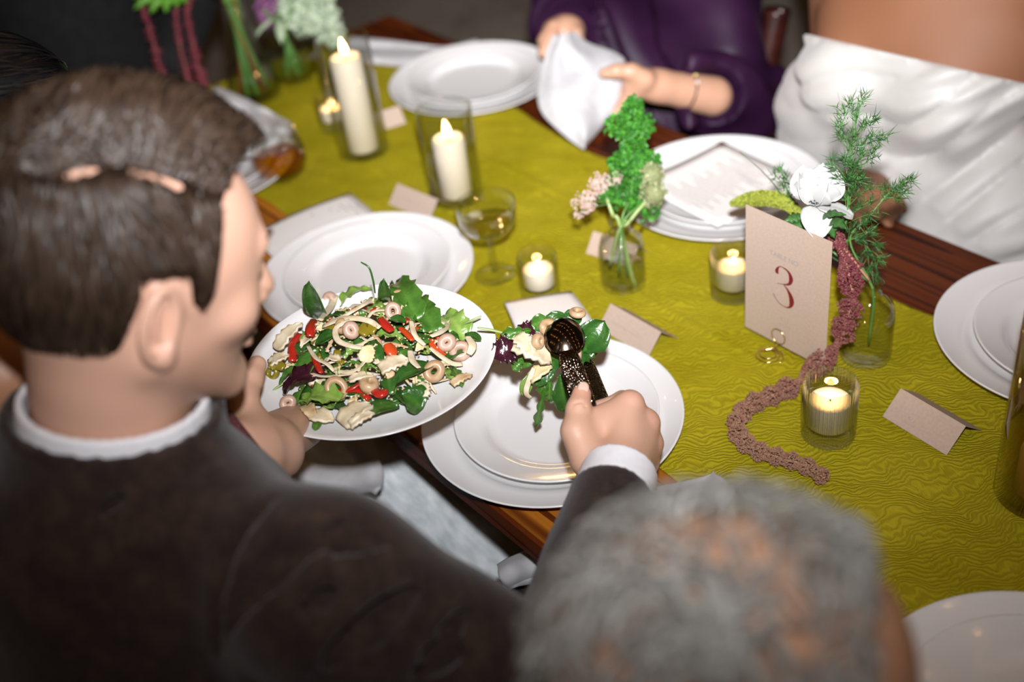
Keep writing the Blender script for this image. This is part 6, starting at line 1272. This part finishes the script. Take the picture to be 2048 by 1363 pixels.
leaf('lettuce_leaf', (680, 610), H(680, 610), (745, 580), H(745, 580) + 0.01, 0.024, 'frill', M_LETT, 'pale green leaf at the top of the salad under the curling stalk', None, 0.2, 0.3, 0.1, seed=8)
leaf('spinach_leaf', (632, 690), H(632, 690, 0.008), (672, 668), H(672, 668, 0.010), 0.022, 'ovate', M_SPIN, 'glossy blue-green leaf left of the salad centre', None, 0.1, 0.2, seed=9)
leaf('spinach_leaf', (640, 700), H(640, 700, 0.006), (605, 762), H(605, 762, 0.006), 0.026, 'ovate', M_ARUG, 'bright green leaf beside the left red pepper strips', None, 0.15, 0.3, seed=10)
leaf('red_lettuce_leaf', (650, 752), H(650, 752, 0.006), (572, 790), H(572, 790, 0.004), 0.034, 'frill', M_REDL, 'dark purple lettuce leaf at the lower left of the salad', None, 0.2, 0.4, 0.06, seed=11)
leaf('lettuce_leaf', (680, 800), H(680, 800, 0.004), (605, 812), H(605, 812, 0.004), 0.030, 'frill', M_LETT, 'pale frilled lettuce leaf below the purple leaf', None, 0.2, 0.3, 0.14, seed=12)
leaf('rocket_leaf', (562, 770), H(562, 770, 0.006), (600, 735), H(600, 735, 0.006), 0.022, 'rocket', M_ARUG, 'rocket leaf with pale stalk at the left edge of the salad', None, 0.15, 0.3, stem=0.02, seed=13)
leaf('spinach_leaf', (790, 770), H(790, 770, 0.006), (868, 735), H(868, 735, 0.008), 0.030, 'ovate', M_SPIN, 'dark spinach leaf at the lower right of the salad', None, 0.15, 0.35, seed=14)
leaf('spinach_leaf', (800, 790), H(800, 790, 0.005), (842, 820), PZ0 + 0.012, 0.034, 'ovate', M_SPIN, 'large dark spinach leaf near the lower right rim of the plate', None, 0.2, 0.3, seed=15)
leaf('spinach_leaf', (720, 845), PZ0 + 0.012, (800, 815), PZ0 + 0.016, 0.022, 'ovate', M_SPIN, 'long dark leaf at the bottom rim beside the pale fennel heart', None, 0.2, 0.3, seed=16)
leaf('lettuce_leaf', (930, 680), H(930, 680, 0.004), (890, 630), H(890, 630, 0.012), 0.032, 'frill', M_LETT, 'pale lettuce leaf at the right end of the salad', None, 0.2, 0.3, 0.12, stem=0.0, seed=17)
strip([(915, 652), (940, 642), (962, 632)], [H(915, 652, 0.008), PZ0 + 0.03, PZ0 + 0.035], 0.0016, 'thin green stalk poking out at the right end of the salad', M_PALESTEM, 0.8, 'leaf', G_LEAF, 'rocket_stalk')
leaf('rocket_leaf', (905, 735), H(905, 735, 0.004), (925, 775), PZ0 + 0.014, 0.022, 'rocket', M_ARUG, 'rocket leaf hanging at the lower right end of the salad', None, 0.1, 0.2, seed=18)
leaf('spinach_leaf', (930, 668), PZ0 + 0.022, (962, 682), PZ0 + 0.018, 0.014, 'ovate', M_SPIN, 'small dark leaf at the far right tip of the salad', None, 0.1, 0.2, seed=19)
leaf('rocket_leaf', (640, 840), PZ0 + 0.012, (630, 862), PZ0 + 0.012, 0.010, 'ovate', M_ARUG, 'tiny green leaf tip at the bottom of the salad', None, 0.1, 0.2, seed=20)
leaf('spinach_leaf', (778, 640), H(778, 640, 0.006), (812, 645), H(812, 645, 0.006), 0.016, 'ovate', M_SPIN, 'small dark leaf beneath the stacked olive slices', None, 0.1, 0.3, seed=21)
leaf('lettuce_leaf', (690, 720), H(690, 720, 0.008), (720, 695), H(720, 695, 0.008), 0.020, 'rocket', M_LETT, 'pale rocket leaf at the centre of the salad', None, 0.15, 0.3, seed=22)
up_im = -FW
ring((796, 600), H(796, 600, 0.012), 0.0118, 0.0042, 'upper olive slice of the stack near the top right of the salad', unit(-FW + 0.2 * RT)); ring((786, 622), H(786, 622, 0.010), 0.0100, 0.0040, 'lower olive slice of the stack near the top right of the salad', -FW, M_OLIVP)
ring((673, 776), H(673, 776, 0.014), 0.0128, 0.0042, 'large olive ring with an open hole at the lower left of the salad', -FW); ring((868, 742), H(868, 742, 0.012), 0.0120, 0.0046, 'large olive ring with an open hole at the lower right of the salad', unit(-FW - 0.1 * RT)); ring((893, 685), H(893, 685, 0.010), 0.0105, 0.0050, 'pinkish olive slice at the right side of the salad', -FW, M_OLIVP)
ring((920, 702), H(920, 702, 0.010), 0.0122, 0.0052, 'olive slice at the far right beside the fennel curl', unit(-FW + 0.3 * UP), M_OLIVP); ring((702, 660), H(702, 660, 0.012), 0.0098, 0.0047, 'pinkish olive slice at the upper centre of the salad', -FW, M_OLIVP); ring((684, 652), H(684, 652, 0.010), 0.0085, 0.0042, 'small olive slice left of the upper centre slice', unit(-FW - 0.4 * RT), M_OLIV)
ring((738, 768), H(738, 768, 0.010), 0.0115, 0.0050, 'olive slice beside the red pepper at the bottom centre', unit(Zv + 0.4 * RT), M_OLIV); ring((660, 600), H(660, 600, 0.008), 0.0100, 0.0048, 'olive slice beside the upright spinach leaf', unit(-FW - 0.5 * RT), M_OLIVP); ring((545, 745), H(545, 745, 0.006), 0.0090, 0.0030, 'olive slice at the far left edge of the salad', unit(-FW - 0.6 * RT), M_PEPY); ring((576, 805), PZ0 + 0.016, 0.0090, 0.0042, 'olive slice under the purple lettuce leaf', -FW, M_OLIVP)
strip([(628, 640), (622, 656), (620, 672)], [H(628, 640, 0.012), H(622, 656, 0.012), H(620, 672, 0.010)], 0.0062, 'bright red pepper strip under the upright spinach leaf', M_PEPR, 0.4, 'pepper', G_PEP, 'pepper_strip'); strip([(600, 668), (588, 690), (585, 722)], [H(600, 668, 0.010), H(588, 690, 0.010), H(585, 722, 0.008)], 0.0062, 'long red pepper strip at the left side of the salad', M_PEPR, 0.4, 'pepper', G_PEP, 'pepper_strip')
strip([(625, 770), (645, 782), (668, 782), (700, 778), (728, 760)], [H(625, 770, 0.009), H(645, 782, 0.009), H(668, 782, 0.006), H(700, 778, 0.009), H(728, 760, 0.010)], 0.0042, 'curved red pepper strip around the lower olive ring', M_PEPR, 0.5, 'pepper', G_PEP, 'pepper_strip'); strip([(762, 636), (772, 650), (784, 662)], [H(762, 636, 0.012), H(772, 650, 0.012), H(784, 662, 0.011)], 0.0058, 'red pepper strip right of the salad\'s top centre', M_PEPR, 0.4, 'pepper', G_PEP, 'pepper_strip')
strip([(775, 688), (782, 700), (790, 710)], [H(775, 688, 0.013), H(782, 700, 0.013), H(790, 710, 0.012)], 0.0072, 'square red pepper piece at the salad centre', M_PEPO, 0.4, 'pepper', G_PEP, 'pepper_strip'); strip([(748, 780), (762, 788), (770, 780)], [H(748, 780, 0.010)] * 3, 0.0066, 'red pepper piece at the bottom centre of the salad', M_PEPR, 0.5, 'pepper', G_PEP, 'pepper_strip')
strip([(800, 655), (815, 668), (825, 680)], [H(800, 655, 0.011)] * 3, 0.0042, 'narrow red pepper strip right of the salad centre', M_PEPO, 0.5, 'pepper', G_PEP, 'pepper_strip'); strip([(625, 705), (635, 730), (642, 745)], [H(625, 705, 0.010)] * 3, 0.0040, 'narrow red pepper strip below the blue-green leaf', M_PEPR, 0.5, 'pepper', G_PEP, 'pepper_strip')
strip([(722, 668), (735, 655), (752, 660)], [H(722, 668, 0.010)] * 3, 0.0085, 'broad olive-green pepper piece at the upper centre', M_PEPY, 0.35, 'pepper', G_PEP, 'pepper_strip'); strip([(648, 672), (665, 658), (682, 648)], [H(648, 672, 0.009)] * 3, 0.0070, 'olive-green pepper strip beside the small olive slices', M_PEPY, 0.4, 'pepper', G_PEP, 'pepper_strip'); strip([(610, 792), (635, 788), (660, 792)], [H(610, 792, 0.007)] * 3, 0.0052, 'yellow-green pepper strip under the purple leaf', M_PEPY, 0.5, 'pepper', G_PEP, 'pepper_strip'); strip([(540, 735), (552, 728), (568, 735)], [PZ0 + 0.022] * 3, 0.0062, 'olive-green pepper strip at the left tip of the salad', M_PEPY, 0.4, 'pepper', G_PEP, 'pepper_strip')
strip([(640, 640), (662, 612), (672, 590)], [H(640, 640, 0.012), H(662, 612, 0.014), H(672, 590, 0.012)], 0.0042, 'broad fennel strip under the upright spinach leaf'); strip([(655, 645), (690, 630), (725, 610), (748, 598)], [H(655, 645, 0.012), H(690, 630, 0.014), H(725, 610, 0.016), 0.975], 0.0030, 'tapering fennel strip pointing to the top right', M_FENN)
strip([(645, 652), (690, 636), (735, 640), (760, 655)], [H(645, 652, 0.014), H(690, 636, 0.016), H(735, 640, 0.014), H(760, 655, 0.012)], 0.0042, 'thick fennel strip across the top of the salad'); strip([(700, 640), (672, 655), (676, 680), (705, 692), (730, 696)], [H(700, 640, 0.016), H(672, 655, 0.016), H(676, 680, 0.015), H(705, 692, 0.014), H(730, 696, 0.013)], 0.0036, 'looping fennel strip curling round the upper centre olives')
strip([(615, 690), (632, 715), (655, 728), (668, 742)], [H(615, 690, 0.014), H(632, 715, 0.014), H(655, 728, 0.014), H(668, 742, 0.012)], 0.0030, 'fennel strip crossing the bright green left leaf'); strip([(668, 742), (705, 742), (730, 720), (728, 700)], [H(668, 742, 0.013), H(705, 742, 0.014), H(730, 720, 0.014), H(728, 700, 0.013)], 0.0034, 'looping fennel strip at the salad centre')
strip([(860, 695), (882, 712), (905, 726), (925, 728)], [H(860, 695, 0.013), H(882, 712, 0.012), H(905, 726, 0.010), H(925, 728, 0.008)], 0.0034, 'long fennel strip crossing the right side of the salad'); strip([(862, 672), (880, 664), (894, 652), (895, 636)], [H(862, 672, 0.012), H(880, 664, 0.012), H(894, 652, 0.012), H(895, 636, 0.014)], 0.0034, 'fennel curl rising at the right of the salad'); strip([(935, 672), (945, 690), (938, 708)], [PZ0 + 0.03, PZ0 + 0.028, PZ0 + 0.024], 0.0048, 'thick fennel curl at the far right of the salad')
strip([(822, 640), (830, 670), (850, 690)], [H(822, 640, 0.012), H(830, 670, 0.014), H(850, 690, 0.013)], 0.0034, 'fennel strip right of the red pepper pieces'); strip([(620, 745), (645, 752), (680, 750), (720, 745), (760, 748)], [H(620, 745, 0.012), H(645, 752, 0.013), H(680, 750, 0.014), H(720, 745, 0.014), H(760, 748, 0.012)], 0.0026, 'thin fennel strip above the lower olive ring'); strip([(820, 700), (825, 720), (838, 735)], [H(820, 700, 0.012)] * 3, 0.0040, 'short fennel strip left of the right olive ring')
slice_((762, 742), H(762, 742, 0.012), (820, 722), H(820, 722, 0.012), 0.024, 'oval ivory fennel heart slice right of centre', seed=41, t=0.003); slice_((732, 725), H(732, 725, 0.012), (742, 692), H(742, 692, 0.012), 0.020, 'square yellow cheese shaving at the salad centre', M_PARM, seed=42, name='cheese_shaving', cat='cheese')
slice_((686, 850), PZ0 + 0.014, (748, 812), PZ0 + 0.020, 0.036, 'large pale fennel heart at the bottom rim of the salad', seed=43, t=0.004); slice_((702, 852), PZ0 + 0.020, (750, 828), PZ0 + 0.024, 0.018, 'small oval slice lying on the large fennel heart', M_FENN, seed=44); slice_((845, 795), PZ0 + 0.020, (850, 765), PZ0 + 0.026, 0.020, 'ridged pale fennel piece near the right rim', seed=45, t=0.004)
slice_((555, 700), PZ0 + 0.022, (605, 648), PZ0 + 0.034, 0.022, 'pale fennel flake at the upper left edge', seed=46); slice_((540, 730), PZ0 + 0.020, (580, 712), PZ0 + 0.026, 0.020, 'pale fennel flake at the left edge', seed=47); slice_((625, 832), PZ0 + 0.014, (668, 842), PZ0 + 0.014, 0.022, 'round pale slice at the bottom left of the salad', M_FENN, seed=48); slice_((700, 762), H(700, 762, 0.012), (748, 752), H(748, 752, 0.012), 0.014, 'flat pale slice behind the lower olive ring', M_FENN, seed=49)
slice_((612, 812), PZ0 + 0.014, (630, 840), PZ0 + 0.014, 0.018, 'browned fennel flake at the bottom left of the salad', M_FENNB, seed=50); slice_((905, 770), PZ0 + 0.018, (945, 752), PZ0 + 0.018, 0.014, 'browned flake at the lower right of the salad', M_FENNB, seed=51); slice_((782, 755), H(782, 755, 0.012), (775, 735), H(775, 735, 0.012), 0.012, 'browned fennel tip beside the ivory slice', M_FENNB, seed=52)

# -- serving spoons in the right hand
def mat_spoon(name, hammered):
    m, nt, b = node_mat(name); setp(b, color=(0.20, 0.155, 0.125), rough=0.13, metal=1.0)
    if hammered:
        N = nt.nodes; L = nt.links; tc = N.new('ShaderNodeTexCoord'); vo = N.new('ShaderNodeTexVoronoi'); vo.inputs['Scale'].default_value = 420; L.new(tc.outputs['Object'], vo.inputs['Vector']); bp = N.new('ShaderNodeBump'); bp.inputs['Strength'].default_value = 0.9; bp.inputs['Distance'].default_value = 0.0015; L.new(vo.outputs['Distance'], bp.inputs['Height']); L.new(bp.outputs[0], b.inputs['Normal'])
    return m
M_SPOON = mat_spoon('dark_polished_steel', False); M_HAND = mat_spoon('dark_hammered_steel', True)
def spoon(head, neck, end, bl, bw, nrm, label, hw=0.0120):
    """head: bowl centre, neck: where bowl meets handle; nrm: side the back of the bowl faces"""
    t = thing('serving_spoon', neck, label, 'spoon'); ax = unit(head - neck); s_ = unit(np.cross(ax, nrm)); n_ = np.cross(s_, ax); n_ = n_ if n_ @ nrm > 0 else -n_
    def fn(u, v):
        a_ = (u - 0.5) * 2; w_ = bw * 0.5 * math.sqrt(max(0, 1 - a_ * a_)) * (1.0 - 0.12 * a_); s = (v - 0.5) * 2; return head + ax * (a_ * bl / 2) + s_ * (s * w_) + n_ * (0.011 * (1 - a_ * a_) * (1 - s * s) - 0.004)
    vf = thick(sheet(fn, 24, 14), 0.0012); obj('bowl', vf, M_SPOON, t)
    P_ = spline([head - ax * bl * 0.46 + n_ * 0.0, neck + n_ * 0.002, (neck + end) / 2 + n_ * 0.002, end], 20); V = []
    Tt, S_, N_ = frames(P_, n_); w2 = np.interp(np.linspace(0, 1, 20), [0, 0.12, 0.4, 1], [hw * 0.75, hw * 0.8, hw, hw * 1.15])
    obj('handle', tube(P_, w2, 14, True, n_, 0.22), M_HAND, t); return t
spoon(ad(1128, 668, 1.262), ad(1142, 728, 1.238), ad(1196, 905, 1.196), 0.050, 0.042, unit(-FW + 0.15 * UP), 'dark steel serving spoon with hammered handle, back of the bowl turned up')
spoon(ad(1158, 690, 1.322), ad(1172, 728, 1.300), ad(1222, 860, 1.232), 0.056, 0.046, unit(FW - 0.2 * UP), 'lower serving spoon mostly hidden beneath the lifted salad', 0.0100)
# -- the lifted salad
D = 1.285; GL = 'lifted salad between the spoons'
def lf(name, p0, d0, p1, d1, w_, kind, mat, label, **k): return leaf(name, p0, d0, p1, d1, w_, kind, mat, label, up_=k.pop('up_', -FW), dep=D, group='leaves of the lifted salad', **k)
lf('spinach_leaf', (1165, 700), 0.015, (1210, 640), 0.0, 0.038, 'ovate', M_SPIN, 'large dark leaf fanning out right of the upper spoon', seed=61, cup=0.3); lf('spinach_leaf', (1150, 712), 0.020, (1205, 672), 0.01, 0.030, 'frill', M_SPIN, 'glossy folded leaf under the large right leaf', seed=62, ruff=0.05); lf('spinach_leaf', (1130, 650), 0.01, (1092, 630), 0.0, 0.022, 'ovate', M_SPIN, 'dark leaf behind the spoon tip', seed=63); lf('spinach_leaf', (1120, 640), 0.012, (1165, 632), 0.01, 0.020, 'ovate', M_SPIN, 'dark leaf under the topmost olive ring', seed=64)
lf('red_lettuce_leaf', (1030, 690), 0.0, (985, 710), 0.0, 0.036, 'frill', M_REDL, 'dark purple frilled leaf at the left of the lifted salad', seed=65, ruff=0.12); lf('red_lettuce_leaf', (1070, 655), 0.008, (1030, 660), 0.0, 0.020, 'frill', M_REDL, 'purple leaf scrap above the pale fennel heart', seed=66, ruff=0.1); lf('rocket_leaf', (1062, 660), 0.0, (1002, 668), -0.005, 0.022, 'rocket', M_ARUG, 'rocket leaf pointing left above the purple leaf', seed=67)
lf('rocket_leaf', (1100, 640), 0.0, (1062, 650), 0.0, 0.020, 'ovate', M_ARUG, 'bright leaf at the top left of the lifted salad', seed=68); strip([(1010, 666), (985, 660), (955, 655)], [-0.004, -0.006, -0.008], 0.0016, 'pale stalk pointing left from the lifted salad', M_PALESTEM, 0.8, 'leaf', 'leaves of the lifted salad', 'rocket_stalk', dep=D)
lf('rocket_leaf', (1090, 770), 0.005, (1072, 852), 0.045, 0.016, 'rocket', M_ARUG, 'long rocket leaf dangling lowest over the empty plate', seed=69, arch=0.05); lf('rocket_leaf', (1100, 760), 0.005, (1098, 800), 0.02, 0.024, 'rocket', M_ARUG, 'rocket leaf beside the long dangling leaf', seed=70); lf('spinach_leaf', (1120, 745), 0.005, (1130, 820), 0.03, 0.024, 'ovate', M_SPIN, 'dark leaf hanging just left of the thumb', seed=71); lf('spinach_leaf', (1110, 720), 0.012, (1068, 770), 0.01, 0.022, 'ovate', M_SPIN, 'dark leaf under the pale fennel heart', seed=72); lf('rocket_leaf', (1045, 720), 0.01, (1025, 740), 0.008, 0.022, 'rocket', M_ARUG, 'green sprig below the purple leaf', seed=73); lf('spinach_leaf', (1165, 725), 0.025, (1180, 745), 0.025, 0.022, 'ovate', M_SPIN, 'dark leaf between the two spoon handles', seed=74); lf('lettuce_leaf', (1060, 745), 0.012, (1046, 790), 0.02, 0.014, 'ovate', M_LETT, 'pale green shred hanging at the lower left', seed=75); lf('spinach_leaf', (1085, 700), 0.02, (1130, 715), 0.02, 0.04, 'ovate', M_SPIN, 'dark leaf in the middle of the lifted salad', seed=76)
lf('spinach_leaf', (1060, 690), 0.02, (1030, 730), 0.02, 0.03, 'ovate', M_ARUG, 'green leaf behind the pale fennel heart', seed=77); lf('rocket_leaf', (1085, 735), 0.015, (1085, 790), 0.025, 0.022, 'rocket', M_ARUG, 'rocket leaf under the yellow slice', seed=78)
slice_((1028, 690), -0.010, (1100, 728), -0.012, 0.036, 'large crumpled pale fennel heart in the lifted salad', dep=D, seed=79, t=0.004); slice_((1035, 672), -0.012, (1062, 712), -0.016, 0.024, 'upright pale fennel petal in the lifted salad', dep=D, seed=80, t=0.003); slice_((1062, 760), -0.004, (1105, 735), -0.006, 0.024, 'yellow browned slice hanging under the fennel heart', M_PARM, dep=D, seed=81); strip([(1068, 735), (1058, 760), (1052, 785), (1062, 796)], [-0.008, -0.006, 0.0, 0.004], 0.0034, 'pale strip hooking down from the lifted salad', dep=D); strip([(1060, 682), (1068, 700), (1058, 712)], [-0.018, -0.02, -0.018], 0.0034, 'small curled strip on the pale fennel heart', dep=D)
ring((1155, 625), -0.004, 0.0098, 0.0036, 'topmost olive ring above the spoon tip', unit(UP - 0.5 * FW), M_OLIV, D, 1.0); ring((1076, 682), -0.018, 0.0085, 0.0040, 'small olive slice on the pale fennel heart', unit(-FW + RT), M_OLIV, D); ring((1098, 655), -0.006, 0.0110, 0.0048, 'olive slice against the left side of the spoon bowl', unit(-FW - 0.5 * RT), M_OLIV, D); ring((1155, 708), 0.004, 0.0085, 0.0034, 'olive slice right of the spoon neck', unit(RT), M_OLIVP, D)
